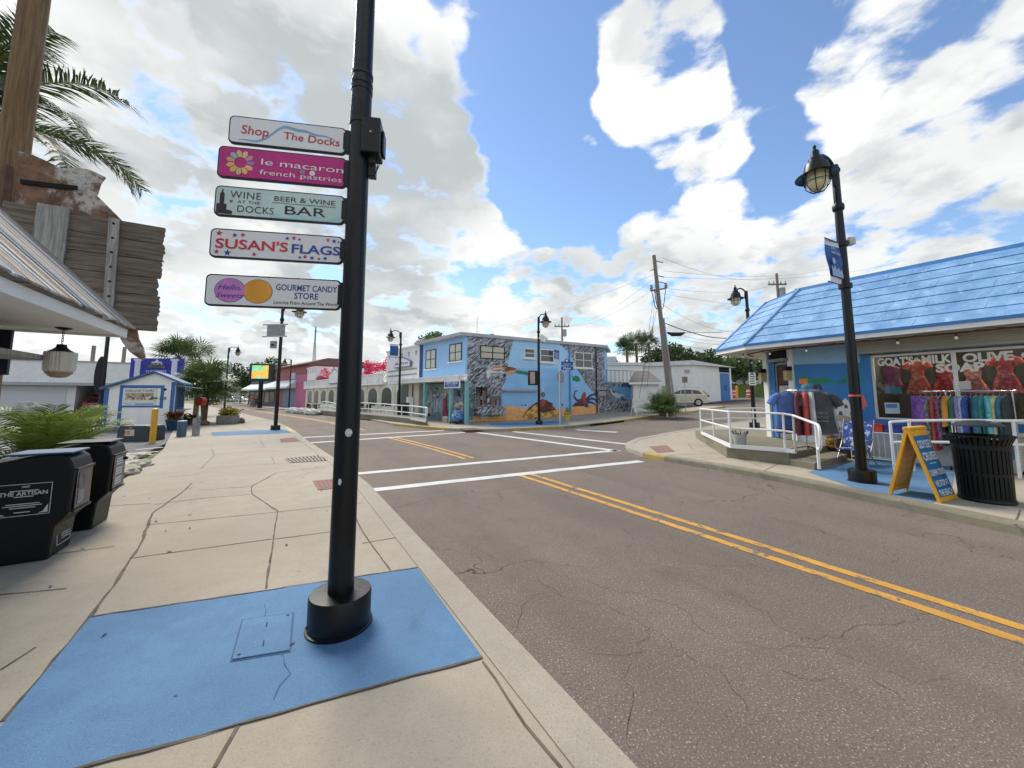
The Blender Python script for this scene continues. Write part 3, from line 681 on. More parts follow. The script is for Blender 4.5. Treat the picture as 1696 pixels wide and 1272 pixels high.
def d5(t, x, z, w, h):
    Y = -.0165; mb = MB()
    mb.slab(disc(x + w * .17, z + h * .5, h * .425, 28, 1.12), Y + .0005, Y + .0015, 1); mb.slab(disc(x + w * .17, z + h * .5, h * .41, 28, 1.12), Y, Y + .0013, 0)
    mb.slab(disc(x + w * .375, z + h * .5, h * .425, 28, 1.10), Y + .0008, Y + .0018, 1); mb.slab(disc(x + w * .375, z + h * .5, h * .41, 28, 1.10), Y + .0003, Y + .0013, 2)
    mb.build('bubble_mark', [solid('#c47fc4', .4), solid('#5b3a66'), solid('#dd9a3a', .4)], t)
    mb = MB(); mb.text('Hello,', x + w * .165, z + h * .52, h * .17, Y - .001, 0, 'CENTER', w * .17, .006, .35); mb.text('Sweets', x + w * .165, z + h * .24, h * .17, Y - .001, 0, 'CENTER', w * .20, .006, .35)
    mb.text('GOURMET CANDY', x + w * .745, z + h * .58, h * .215, Y, 1, 'CENTER', w * .475, .012); mb.text('STORE', x + w * .745, z + h * .30, h * .215, Y, 1, 'CENTER', w * .185, .012)
    mb.text('Licorice From Around The World', x + w * .745, z + h * .09, h * .115, Y, 2, 'CENTER', w * .49, .004); mb.build('lettering', [solid('#473a94'), solid('#2f4a8e'), BLK], t)
sign('white sign with red lettering reading Shop The Docks and a blue wave', [(380, 193), (380, 240), (574, 213), (574, 256)], SW, d1)
sign('magenta macaron shop sign with a petal ring', [(362, 239), (362, 291), (574, 266), (574, 316)], solid('#b5267a', .4), d2)
sign('pale green wine bar sign with dark lettering', [(357, 303), (357, 353), (572, 330), (570, 378)], solid('#bed3d2', .45), d3)
sign('white flag shop sign with red and blue stars', [(349, 376), (349, 424), (570, 395), (567, 441)], SW, d4)
sign('white candy store sign with pink and orange discs, lowest of the five', [(341, 453), (341, 506), (567, 465), (563, 515)], SW, d5)
# ---- black radio box strapped to the pole
q = fp.p; t = thing('radio_box', 'black radio box with antenna strapped to the sign pole', 'equipment box', fp.w(0, 0, q(610, 265)[1]), fp.rz)
zb, zt = 0, q(610, 208)[1] - q(610, 265)[1]
mb = MB(); mb.box(.03, -.105, zb, .165, .05, zt); mb.box(.165, -.05, zb + .04, .185, .05, zt - .06); mb.build('housing', BLACKM, t, bevel=.012)
mb = MB(); mb.cyl((.12, -.02, zt), (.12, -.02, zt + .055), .003, n=6); mb.build('antenna', BLACKM, t)
mb = MB(); mb.box(.07, -.02, -.135, .125, .04, -.03); mb.build('power_supply', BLACKM, t, bevel=.005)
mb = MB()
for k, (a, b, e) in enumerate((((.06, -.03, 0), (.04, -.05, -.06), (.09, 0, -.12)), ((.13, -.03, 0), (.155, -.03, -.09), (.11, 0, -.13)), ((.15, -.02, 0), (.16, -.02, -.05), (.12, .0, -.1)), ((.09, -.05, 0), (.07, -.09, -.04), (.10, -.02, -.06)))):
    A, B, E_ = Vector(a), Vector(b), Vector(e); mb.tube([A * (1 - u) ** 2 + B * 2 * u * (1 - u) + E_ * u * u for u in [i / 8 for i in range(9)]], .004, 6)
mb.build('cable', BLACKM, t, smooth=True)
mb = MB(); mb.box(.09, -.1065, zt * .55, .105, -.105, zt * .6); mb.build('badge', solid('#9aa0a5'), t)

# ---- banners, ribbon and panels on the lamp posts
def banner(base, head, z0, z1, wd, label, deco=None, col='#2d5893', gap=.16, side=1, curl=.05):
    t = thing('street_banner', label, 'banner', (base[0], base[1], base[2]), hd(head), 'blue banners on lamp posts')
    mb = MB(); n = 8; vs = []
    for i in range(n + 1):
        for j in range(n + 1):
            u, v = i / n, j / n; vs.append((gap + wd * (1 - (1 - v) * .0) * u - (.18 * wd * math.sin(v * math.pi) * (1 - u) if curl else 0) * -1 * 0, curl * math.sin(v * 3.0 + u * 2) * (1 - abs(2 * v - 1) * .6), z0 + (z1 - z0) * v))
    fs = [(i * (n + 1) + j, (i + 1) * (n + 1) + j, (i + 1) * (n + 1) + j + 1, i * (n + 1) + j + 1) for i in range(n) for j in range(n)]
    mm = [1 if (j in (0, n - 1)) else 0 for i in range(n) for j in range(n)]
    for f, m in zip(fs, mm): pass
    mb.add(vs, fs); mb.m = mm; mb.build('cloth', [mat('banner cloth ' + col, col, .7, .3, 5), mat('banner white hem', '#cfd3da', .7, .05)], t, smooth=True)
    mb = MB(); mb.tube([(.05, 0, z1), (gap + wd + .04, 0, z1)], .012, 6); mb.tube([(.05, 0, z0), (gap + wd + .04, 0, z0)], .012, 6); mb.build('banner_rod', mat('grey rod', '#55585c', .4), t)
    mb = MB()
    for z in (z0, z1): mb.lathe([(.08, z - .05), (.105, z - .045), (.105, z + .045), (.08, z + .05)], n=14)
    mb.build('clamp', BLACKM, t)
    if deco: deco(t, gap, z0, z1, wd)
    return t
def bdeco(t, g, z0, z1, wd):
    h = z1 - z0; fl = Matrix.Translation((g + wd / 2, 0, 0)) @ Matrix.Rotation(math.pi, 4, 'Z') @ Matrix.Translation((-g - wd / 2, 0, 0))
    mb = MB(fl); mb.text('CITY', g + wd * .06, z0 + h * .74, h * .055, -.055, 0, 'LEFT', wd * .42); mb.text('HERITAGE', g + wd * .06, z0 + h * .645, h * .055, -.055, 0, 'LEFT', wd * .72)
    P = [(0, .13), (0, .36), (.15, .30), (.28, .40), (.42, .28), (.6, .36), (.75, .28), (.9, .34), (1, .2), (1, .13)]
    mb.slab([(g + wd * (.05 + .9 * a), z0 + h * b) for a, b in P], -.052, -.050, 1); mb.slab(disc(g + wd * .25, z0 + h * .48, .06), -.052, -.050, 1); mb.build('banner_print', [solid('#c9d3e0'), solid('#93a9c8')], t)
banner(P_R, -118, 3.62, 4.44, .46, 'blue heritage banner hanging on the lamp post before the shop', bdeco)
banner(G(660, 694, .12), -118, 4.25, 5.15, .55, 'blue banner on the lamp post before the white parapet')
# notice, ribbon, sensor box
t = thing('red_ribbon', 'red ribbon tied round the lamp post before the shop', 'ribbon', P_R); zr = 1.55
mb = MB(); mb.lathe([(.088, zr - .018), (.093, zr - .018), (.093, zr + .018), (.088, zr + .018)], n=18); mb.build('loop', solid('#c4574f', .6), t)
mb = MB(); mb.add([(.03, -.1, zr), (.07, -.1, zr), (.10, -.12, zr - .2), (.07, -.12, zr - .17), (.05, -.12, zr - .22)], [(0, 1, 2, 3, 4)]); mb.add([(.03, -.1, zr), (.06, -.1, zr), (.04, -.115, zr - .26), (.01, -.115, zr - .22)], [(0, 1, 2, 3)]); mb.build('tail', solid('#c4574f', .6), t)
t = thing('sensor_box', 'small grey box clamped high on the lamp post before the shop', 'equipment box', P_R + Vector((.02, 0, 4.50)))
mb = MB(); mb.box(.09, -.06, -.07, .21, .06, .07); mb.build('housing', mat('grey box', '#b5b2a2', .5), t, bevel=.01); mb = MB(); mb.box(.07, -.02, -.02, .1, .02, .02); mb.build('mount', BLACKM, t)
pl = G(1250, 708, .12); n = FR(pl, 95); a = n.p(1238, 619, -.1); b = n.p(1250, 638, -.1)
t = thing('notice_plate', 'white parking notice on the lamp post beside the shop entrance', 'notice', pl, n.rz)
mb = MB(); mb.box(-.17, -.105, b[1], .12, -.098, a[1] + .05); mb.build('plate', WHITE, t, bevel=.003); mb = MB()
for k in range(5): mb.box(-.12, -.108, b[1] + .06 + k * .1, .07, -.1055, b[1] + .10 + k * .1)
mb.box(-.06, -.108, a[1] - .03, .02, -.1055, a[1] + .03); mb.build('lettering', BLK, t)
# empty banner frame + signs on the lamp at the blue strip
pl = G(456, 712, .12); n = FR(pl, 95); q = [n.p(*p, -.1) for p in ((438, 538), (474, 557), (443, 541), (472, 555))]
t = thing('banner_frame', 'bare steel banner frame on the lamp post by the blue strip', 'sign frame', pl, n.rz)
mb = MB()
for z in (q[0][1], q[1][1]): mb.box(q[0][0] - .05, -.13, z - .03, q[1][0] + .05, -.1, z + .03)
mb.build('frame', mat('galvanised', '#a9adb0', .4, .1, 9, metal=.5), t); mb = MB(); mb.box(q[2][0], -.12, q[1][1], q[3][0], -.105, q[0][1]); mb.build('sign_back', mat('sign back grey', '#8d9196', .5), t)
t = thing('meter_box', 'small grey meter box on the lamp post by the blue strip', 'equipment box', pl, n.rz); q = [n.p(*p, -.1) for p in ((450, 565), (458, 577))]
mb = MB(); mb.box(q[0][0], -.2, q[1][1], q[1][0], -.09, q[0][1]); mb.build('housing', mat('grey meter', '#8b8f92', .5), t, bevel=.01); mb = MB(); mb.box(q[0][0] + .05, -.205, q[1][1] + .1, q[1][0] - .05, -.201, q[1][1] + .2); mb.build('dial', BLK, t)
pl = G(371, 685, .12); t = thing('street_banner', 'striped grey banner on the lamp post behind the yellow flowers', 'banner', pl, hd(88), 'blue banners on lamp posts')
n = FR(pl, 88); q = [n.p(*p) for p in ((373, 604), (383, 618))]
mb = MB(); k = 9; x0, x1 = q[0][0], q[1][0]
for i in range(k): mb.box(x0 + (x1 - x0) * i / k, -.01, q[1][1], x0 + (x1 - x0) * (i + 1) / k, .01, q[0][1], i % 2)
mb.build('cloth', [solid('#6f7f9c'), solid('#cfd4da')], t); mb = MB(); mb.cyl((0, 0, q[0][1]), (x1, 0, q[0][1]), .02); mb.cyl((0, 0, q[1][1]), (x1, 0, q[1][1]), .02); mb.build('banner_rod', BLACKM, t)
# back-lit style panel box on the mural lamp
pl = G(893, 703, .12); n = FR(pl, 78); q = [n.p(*p) for p in ((875, 614), (890, 638), (877, 616), (885, 636))]
t = thing('panel_box', 'black panel box with a faded poster on the lamp post before the mural', 'display box', pl, n.rz)
mb = MB(); mb.box(q[0][0], -.12, q[1][1], -.08, .12, q[0][1]); mb.build('housing', BLACKM, t, bevel=.01); mb = MB(); mb.box(q[2][0], -.125, q[3][1], q[3][0], -.121, q[2][1]); mb.build('poster', mat('faded poster', '#b29a94', .5, .35, 9), t)
n = FR(pl, 100); q = [n.p(*p) for p in ((893, 555), (905, 567))]
t = thing('floodlight', 'white floodlight bracketed on the lamp post before the mural', 'floodlight', pl, n.rz)
mb = MB(Matrix.Translation((q[0][0] + .22, 0, q[0][1] - .2)) @ Matrix.Rotation(R(35), 4, 'Y')); mb.box(-.2, -.16, -.16, .22, .16, .16); mb.build('housing', WHITE, t, bevel=.03)
mb = MB(); mb.cyl((0, 0, q[0][1] - .1), (.12, 0, q[0][1] - .15), .03); mb.build('mount', BLACKM, t)
# ================================================================ PLANT BUILDERS
BARK = mat('grey brown bark', '#6a5a48', .9, .3, 9, bump=.02, bscale=25)
PGREEN = leafmat('palm leaf', '#637634', .35, .35); YGREEN = leafmat('spider plant leaf', '#9cc048', .3, .35); DGREEN = leafmat('dark foliage', '#3f5430', .45, .2)
MGREEN = leafmat('mid foliage', '#586e3c', .45, .25); DEADF = leafmat('dry frond', '#8f7d62', .25, .2); FANG = leafmat('fan palm leaf', '#5c7040', .4, .25)
def frond(mb, base, az, el, L, droop=1.0, lw=.02, ll=.38, n=34, m=0, rach=1):
    p = Vector(base); pts = [p.copy()]; e = el; ns = 16
    for i in range(ns):
        e -= droop * (i + 1) / ns * .16; d = Vector((math.cos(az) * math.cos(e), math.sin(az) * math.cos(e), math.sin(e))); p = p + d * (L / ns); pts.append(p.copy())
    mb.tube(pts, [max(.004, .018 * (1 - i / ns)) * rach for i in range(ns + 1)], 5, m, cap=False)
    vs = []; fs = []
    for k in range(n):
        u = .14 + .86 * (k + .5) / n; i = min(ns - 1, int(u * ns)); f = u * ns - i; q = pts[i].lerp(pts[i + 1], f); tg = (pts[i + 1] - pts[i]).normalized()
        side = tg.cross(Vector((0, 0, 1))).normalized(); up = side.cross(tg)
        l = ll * (.55 + .9 * math.sin(math.pi * min(1, u * .85 + .12))) * random.uniform(.85, 1.12)
        for sg in (1, -1):
            d = (side * sg * random.uniform(.75, .95) + tg * random.uniform(.55, .85) + up * random.uniform(-.1, .35)).normalized()
            a = q + d * l * .5 - Vector((0, 0, .02 * l)); b = q + d * l - Vector((0, 0, l * random.uniform(.10, .28))); w_ = tg * lw
            j = len(vs); vs += [q - w_ * .7, q + w_ * .7, a + w_, a - w_, b]; fs += [(j, j + 1, j + 2, j + 3), (j + 3, j + 2, j + 4)]
    mb.add(vs, fs, m)
def fan(mb, base, az, el, pet, r, n=16, m=0, w_=.03):
    d = Vector((math.cos(az) * math.cos(el), math.sin(az) * math.cos(el), math.sin(el))); b = Vector(base); c = b + d * pet - Vector((0, 0, .12 * pet * math.cos(el)))
    mb.tube([b, b.lerp(c, .5) + Vector((0, 0, .05 * pet)), c], [.012, .01, .007], 4, m, cap=False)
    side = d.cross(Vector((0, 0, 1))); side = side.normalized() if side.length > .01 else Vector((1, 0, 0)); up = side.cross(d); vs = []; fs = []
    for k in range(n):
        a = R(-125 + 250 * k / (n - 1)); t = (d * math.cos(a) + side * math.sin(a)).normalized(); l = r * (1 - .25 * abs(a) / R(125)) * random.uniform(.9, 1.08)
        nn = t.cross(up).normalized() * w_; q = c + t * l * .55 + up * .04 * r; e = c + t * l - Vector((0, 0, l * random.uniform(.05, .30)))
        j = len(vs); vs += [c, q - nn, q + nn, e]; fs += [(j, j + 1, j + 3, j + 2)]
    mb.add(vs, fs, m)
def leafcloud(mb, blobs, n, size, m=0, seed=0, thin=.55):
    rg = np.random.default_rng(seed); tot = sum(b[3] ** 2 for b in blobs); vs = []; fs = []
    for (x, y, z, r) in blobs:
        k = int(n * r * r / tot); d = rg.normal(size=(k, 3)); d /= np.linalg.norm(d, axis=1)[:, None]; rad = r * (rg.random(k) ** .45) * (1 + .18 * np.sin(d[:, 0] * 7 + seed) * np.cos(d[:, 2] * 6))
        c = np.array((x, y, z)) + d * rad[:, None] * np.array((1, 1, .8))
        a = rg.normal(size=(k, 3)); a /= np.linalg.norm(a, axis=1)[:, None]; b = np.cross(a, rg.normal(size=(k, 3))); b /= np.linalg.norm(b, axis=1)[:, None]
        s = size * (.6 + .8 * rg.random(k))[:, None]
        A, B = a * s, b * s * thin
        q = np.stack([c - A, c - B, c + A, c + B], 1).reshape(-1, 3); j = len(mb.v)
        mb.v += [tuple(v) for v in q]; mb.f += [(j + 4 * i, j + 4 * i + 1, j + 4 * i + 2, j + 4 * i + 3) for i in range(k)]; mb.m += [m] * k
def tree(name, label, pos, h, r, n, size, lm, seed, group=None, trunk=.16, zc=.62, nb=9, spread=1.0):
    t = thing(name, label, 'tree', pos, 0, group); rg = random.Random(seed); bl = []
    for i in range(nb):
        a = rg.uniform(0, 6.28); q = r * rg.uniform(.15, .75) * spread; bl.append((q * math.cos(a), q * math.sin(a), h * zc + (h * (1 - zc) - r * .35) * rg.uniform(-.35, 1), r * rg.uniform(.30, .55)))
    mb = MB(); mb.tube([(0, 0, 0), (.05 * r, 0, h * .3), (-.04 * r, .03 * r, h * .62), (0, 0, h * .8)], [trunk, trunk * .8, trunk * .55, trunk * .2], 8)
    for b in bl[:6]: mb.tube([(0, 0, h * rg.uniform(.3, .5)), (b[0] * .5, b[1] * .5, b[2] * .75), (b[0], b[1], b[2])], [trunk * .5, trunk * .3, trunk * .08], 6)
    mb.build('trunk', BARK, t, smooth=True); mb = MB(); leafcloud(mb, bl, n, size, 0, seed); mb.build('crown', lm, t); return t
def fanpalm(name, label, pos, h, cr, n, seed, group=None, m=FANG, dead=0, tr=.16, w_=.04, nb=16):
    t = thing(name, label, 'palm', pos, 0, group); rg = random.Random(seed); random.seed(seed)
    mb = MB(); mb.tube([(0, 0, 0), (.05, 0, h * .5), (0, .04, h)], [tr * 1.1, tr, tr * .9], 9); mb.build('trunk', BARK, t, smooth=True); mb = MB()
    for i in range(n): fan(mb, (0, 0, h), rg.uniform(0, 6.28), rg.uniform(-.5, 1.35), cr * .55 * rg.uniform(.7, 1.1), cr * .5, nb, 0, w_)
    mb.build('crown', m, t)
    if dead:
        mb = MB()
        for i in range(dead): fan(mb, (0, 0, h - .1), rg.uniform(0, 6.28), rg.uniform(-1.3, -.6), cr * .5, cr * .5, 12, 0, w_)
        mb.build('dead_fronds', DEADF, t)
    return t

# ================================================================ LEFT FOREGROUND
# ---- newspaper boxes: local x along the street, y away from the kerb
BOXP = mat('black moulded plastic', '#0d0f12', .45, .2, 25, spec=.3, dirt=.10, dirtcol='#25272b')
def newsbox(s0, t0, label, top, w_=.44, h=.97, dep=.48, decor=None):
    t = thing('newspaper_box', label, 'newspaper box', W(s0, t0, .12), hd(-31), 'black newspaper boxes in a row')
    mb = MB()
    side = [(.05, 0), (.05, .02), (.03, .30), (-.02, .36), (-.055, .40), (-.065, h - .16), (-.03, h - .05), (.03, h - .005), (.12, h), (dep, h - .05), (dep, .0)]
    rot = Matrix(((0, 1, 0, 0), (1, 0, 0, 0), (0, 0, 1, 0), (0, 0, 0, 1)))       # profile (y,z) swept along x
    n = len(side); vs = [(0.0, y, z) for y, z in side] + [(w_, y, z) for y, z in side]
    mb.add(vs, [tuple(range(n - 1, -1, -1)), tuple(range(n, 2 * n))] + [(i, (i + 1) % n, n + (i + 1) % n, n + i) for i in range(n)])
    mb.build('cabinet', BOXP, t, bevel=.018, seg=3)
    mb = MB(); mb.box(.05, -.072, .43, w_ - .05, -.06, h - .17); mb.build('door', mat('smoked plastic window', '#131519', .2, .1, spec=.35), t, bevel=.004)
    mb = MB(); mb.box(.03, -.082, h - .165, w_ - .03, -.055, h - .145); mb.box(.03, -.08, .405, w_ - .03, -.06, .425); mb.build('door_frame', BLACKM, t)
    if decor: decor(t, w_, h, dep)
    return t
SIDE = Matrix.Rotation(-math.pi / 2, 4, 'Z')
TLAB = mat('label ink white', '#c6c9cc', .6, .1)
def art(t, w_, h, dep):
    mb = MB(SIDE)
    def fr(x0, z0, x1, z1, y, m=0, th=.005):
        for a in ((x0, z0, x1, z0 + th), (x0, z1 - th, x1, z1), (x0, z0 + th, x0 + th, z1 - th), (x1 - th, z0 + th, x1, z1 - th)): mb.box(a[0], y, a[1], a[2], y + .0015, a[3], m)
    fr(-.42, .43, -.07, .72, -.004)
    mb.text('FREE', -.24, .685, .017, -.003, 0, 'CENTER', None, .02, .25); mb.text('THE ARTISAN', -.245, .615, .036, -.003, 0, 'CENTER', .30, .02)
    for k, (a, b) in enumerate(((.09, .655), (.06, .60), (.105, .535), (.12, .518), (.08, .50), (.05, .46))): mb.box(-.245 - a, -.003, b, -.245 + a, -.0015, b + .007)
    for x, sg in ((-.405, 1), (-.085, -1)):
        mb.slab([(x, .445), (x + sg * .06, .445), (x + sg * .03, .458), (x + sg * .012, .50), (x, .52)], -.003, -.0015)
    mb.build('side_label', TLAB, t)
    mb = MB(); x0, x1, y = .10, w_ - .08, .018
    M2 = Matrix.Translation((0, .028, 0)) @ Matrix.Rotation(R(-4), 4, 'X'); mb.T = M2
    for a in ((x0, .09, x1, .094), (x0, .30, x1, .304), (x0, .094, x0 + .005, .30), (x1 - .005, .094, x1, .30)): mb.box(a[0], -.004, a[1], a[2], 0, a[3])
    mb.text('THE ARTISAN', (x0 + x1) / 2, .245, .02, -.003, 0, 'CENTER', .24, .02)
    for k in range(4): mb.box(.19, -.003, .20 - k * .022, .33, -.0015, .207 - k * .022)
    mb.text('FREE', .25, h - .115, .03, -.112 + .0, 0, 'CENTER', .12, .02)
    mb.build('front_label', TLAB, t)
    mb = MB(); mb.box(.02, -.03, h + .002, w_ - .02, dep - .06, h + .022); mb.build('lid', mat('blue plastic lid', '#2b4f78', .45, .1), t, bevel=.008)
    mb = MB(); mb.box(.09, -.076, .62, .24, -.0725, .78); mb.box(.10, -.076, .47, .22, -.0725, .60, 1); mb.build('newspaper', [mat('newspaper sheet', '#6f6a6c', .7, .4, 14), mat('grey paper', '#8c8e92', .7, .2, 14)], t)
newsbox(5.42, -1.80, 'black newspaper box with THE ARTISAN label on its side', 0, decor=art)
def mid(t, w_, h, dep):
    mb = MB(); mb.box(.06, -.077, .58, .16, -.0725, .80); mb.box(.17, -.077, .56, .40, -.0725, .82, 1); mb.box(.10, -.077, .44, .34, -.0725, .55, 2)
    mb.build('newspaper', [solid('#c9a13c', .6), solid('#b9b48a', .6), solid('#b08f80', .6)], t)
newsbox(5.93, -2.0, 'black newspaper box with yellow papers, middle of three', 0, w_=.34, h=.92, decor=mid)
def far(t, w_, h, dep):
    mb = MB()
    for k in range(3):
        for j in range(3): mb.box(.10, -.077, .47 + k * .115 + j * .03, .30, -.0725, .492 + k * .115 + j * .03)
    mb.build('front_label', TLAB, t); mb = MB(); mb.cyl((.38, -.1, .75), (.38, -.075, .75), .02, n=8); mb.build('handle', BLACKM, t)
    mb = MB(); mb.box(.02, -.03, h + .002, w_ - .02, dep - .06, h + .02); mb.build('lid', BOXP, t, bevel=.008)
newsbox(6.36, -1.80, 'black newspaper box with white door lettering beside the rocks', 0, w_=.47, h=.98, decor=far)

# ---- weathered sign board with rusty metal fish
GREYW = None
def woodmat(name, a, b, sc=3.0, stretch=(1, 1, 14)):
    d = ND(name); P = d.tc.outputs['Object']; f = d.noise(sc, 9, .7, P, stretch, .6); g = d.noise(sc * 5, 6, .7, P, stretch)
    c = d.mix(d.ramp(f, .30, .70), lin(a), lin(b)); c = d.mix(d.ramp(g, .52, .70, 0, .7), c, tuple(x * .45 for x in lin(a)))
    c = d.mix(d.ramp(d.noise(1.3, 6, .65, P), .55, .75, 0, .35), c, lin('#8d8a84')); d.l(c, d.b.inputs['Base Color']); d.b.inputs['Roughness'].default_value = .9; d.bump(f, .012); return d.mat
WOODH = woodmat('weathered grey planks', '#51473d', '#897d6f', 3.0, (.6, 1, 12)); WOODV = woodmat('weathered grey batten', '#7a7874', '#b5b2aa', 3.0, (10, 1, .7)); POLEW = woodmat('utility pole timber', '#5f4a37', '#8f7250', 2.2, (12, 12, .5))
bf = FR(AT(0, 0, 5) * 0 + Vector((-4.2, 5.0, 0)), 60); P_ = lambda x, y, o=0: bf.p(x, y, o)
t = thing('hanging_sign_board', 'weathered grey plank sign board with a rusty metal fish behind', 'sign board', bf.o, bf.rz)
top, bot, x0, x1 = 3.875, 2.485, -1.85, -.45
random.seed(3)
for k in range(6):
    za, zb = bot + (top - bot) * k / 6, bot + (top - bot) * (k + 1) / 6; mb = MB(); e = x1 + (0, .0, -.03, -.015, .0, -.02)[k]; rag = [(e + random.uniform(-.014, .014), za + .004 + (zb - za - .008) * i / 7) for i in range(8)]
    pl_ = [(x0, za + .004)] + rag + [(x0, zb - .004)]; mb.slab(pl_, -.02 + random.uniform(-.004, .004), .025); mb.build('plank', WOODH, t)
mb = MB(); a, b = P_(92, 350)[0], P_(92, 436); mb.box(a - .13, -.055, b[1], a + .13, -.026, top + .03); mb.build('batten', WOODV, t)
mb = MB(); a = P_(191, 372)[0]; b = P_(182, 515)[0]; mb.slab([(a - .05, top - .0), (a + .05, top), (b + .045, bot + .1), (b - .045, bot + .1)], -.05, -.026); mb.build('batten', WOODV, t)
mb = MB()
for k in range(7): mb.cyl((a + (b - a) * k / 6.5, -.053, top - .07 - k * .185), (a + (b - a) * k / 6.5, -.05, top - .07 - k * .185), .016, n=8)
mb.build('bolt', mat('dark bolt', '#2e2b29', .7), t)
def rust():
    d = ND('rusty white enamel'); P = d.tc.outputs['Object']; f = d.noise(1.5, 9, .7, P, dist=.8); c = d.mix(d.ramp(d.noise(7, 7, .7, P), .3, .7), lin('#573d2d'), lin('#876750'))
    c = d.mix(d.ramp(f, .48, .58), c, d.mix(d.ramp(d.noise(16, 5, .7, P), .5, .66), lin('#b9b4ae'), lin('#7d5a42'))); d.l(c, d.b.inputs['Base Color']); d.b.inputs['Roughness'].default_value = .75; d.bump(f, .01); return d.mat
RUST = rust()
fish = [(30, 250), (55, 257), (80, 268), (105, 281), (118, 289), (135, 300), (152, 315), (170, 333), (187, 350), (203, 366)]
mb = MB(); mb.slab([P_(*p, .05) for p in fish] + [P_(203, 400, .05), P_(20, 400, .05)], .045, .075); 
fb = mb.build('fish_body', RUST, t)
mb = MB(); mb.slab([P_(*p, .05) for p in ((104, 280), (125, 277), (145, 280), (160, 286), (174, 293), (166, 303), (160, 322), (140, 309), (118, 296))], .05, .085); mb.build('fish_fin', RUST, t)
mb = MB(); mb.slab([P_(*p, .05) for p in ((163, 541), (172, 550), (188, 557), (198, 558), (203, 568), (215, 583), (228, 592), (237, 597), (240, 590), (237, 575), (229, 560), (226, 541))], .045, .085); mb.build('fish_tail', RUST, t)
mb = MB(); mb.slab([P_(*p, .03) for p in ((34, 297), (80, 303), (128, 308), (127, 314), (80, 310), (34, 304))], .02, .046); mb.build('slot', DARK, t)
# ---- timber utility pole in front of it
b = AT(30, 200, 4.75); b.z = .1; f2 = FR(b, 90); t = thing('utility_pole', 'rough brown timber pole beside the weathered sign board', 'utility pole', b)
mb = MB(); mb.tube([(0, 0, 0), (0, 0, 3), (0, 0, 7.5)], [.16, .15, .14], 14); mb.build('shaft', POLEW, t, smooth=True)
mb = MB(); mb.box(.12, -.17, 0, .17, -.10, 4.55); mb.build('conduit_board', mat('brown conduit board', '#5b4433', .8, .25, 8), t); mb = MB(); mb.box(-.16, -.17, 3.0, -.09, -.13, 3.08); mb.build('clip', mat('galvanised', '#a9adb0'), t)
# ---- porch building at the left edge
t = thing('porch_building', 'white porch building with a stained shingle roof and plank shelf', 'building', W(0, 0, .12), hd(-31))
TL = lambda s, tt, z: (s, -tt, z - .12)      # local: x along street, y away from kerb
mb = MB(); ez, et = 2.415, -1.60; mb.hexa([TL(-4, et, ez - .095), TL(5.92, et, ez - .095), TL(5.92, et - .03, ez - .095), TL(-4, et - .03, ez - .095)], [TL(-4, et, ez), TL(5.92, et, ez), TL(5.92, et - .03, ez), TL(-4, et - .03, ez)]); mb.hexa([TL(5.89, et - .031, ez - .095), TL(5.92, et - .031, ez - .095), TL(5.92, -3.6, ez - .095), TL(5.89, -3.6, ez - .095)], [TL(5.89, et - .031, ez), TL(5.92, et - .031, ez), TL(5.92, -3.6, ez), TL(5.89, -3.6, ez)]); mb.build('fascia', WHITE, t)
mb = MB(); mb.hexa([TL(-4, et - .032, ez - .07), TL(5.885, et - .032, ez - .07), TL(5.885, -3.6, ez - .07), TL(-4, -3.6, ez - .07)], [TL(-4, et - .032, ez - .03), TL(5.885, et - .032, ez - .03), TL(5.885, -3.6, ez - .03), TL(-4, -3.6, ez - .03)]); mb.build('soffit', WHITE, t)
random.seed(11); mb = MB(); s0 = -4.0; TINT = ['#a9a7a4', '#8f9296', '#c2beb6', '#a18d7b', '#7f8990', '#b3a797', '#cac7c0', '#8b7564']
while s0 < 6.0:
    w_ = random.uniform(.05, .13); s1 = min(6.02, s0 + w_); ee = et + .05 + random.uniform(-.012, .012); zz = ez + .012; k = random.randrange(8); lift = random.uniform(0, .012)
    A = [(s0, ee, zz - .05 * .9 + .04 + lift), (s1 - .006, ee, zz - .005 + lift), (s1 - .006, -3.6, zz + 2.15 + lift), (s0, -3.6, zz + 2.15 + lift)]
    lo = [TL(p[0], p[1], p[2]) for p in A]; hi = [TL(p[0], p[1], p[2] + .018) for p in A]; mb.hexa(lo, hi, k); s0 = s1
mb.build('roof', [mat('shingle ' + c, c, .75, .35, 3, bump=.01, bscale=20, stretch=(14, .8, .8), dirt=.4, dirtcol='#55473a') for c in TINT], t)
mb = MB(); mb.hexa([TL(-4, -2.44, .12), TL(5.55, -2.44, .12), TL(5.55, -3.6, .12), TL(-4, -3.6, .12)], [TL(-4, -2.44, ez - .075), TL(5.55, -2.44, ez - .075), TL(5.55, -3.6, ez - .075), TL(-4, -3.6, ez - .075)]); mb.build('wall', WHITE2, t)
mb = MB(); mb.hexa([TL(4.2, -2.05, 2.01), TL(5.60, -2.05, 2.01), TL(5.60, -2.435, 2.01), TL(4.2, -2.435, 2.01)], [TL(4.2, -2.05, 2.055), TL(5.60, -2.05, 2.055), TL(5.60, -2.435, 2.055), TL(4.2, -2.435, 2.055)]); mb.build('shelf', WOODV, t)
mb = MB(); mb.hexa([TL(5.62, -2.33, 1.86), TL(5.66, -2.33, 1.86), TL(5.66, -2.60, 1.86), TL(5.62, -2.60, 1.86)], [TL(5.62, -2.33, 2.30), TL(5.66, -2.33, 2.30), TL(5.66, -2.60, 2.30), TL(5.62, -2.60, 2.30)]); mb.build('shutter', mat('navy shutter', '#1b2038', .5), t)
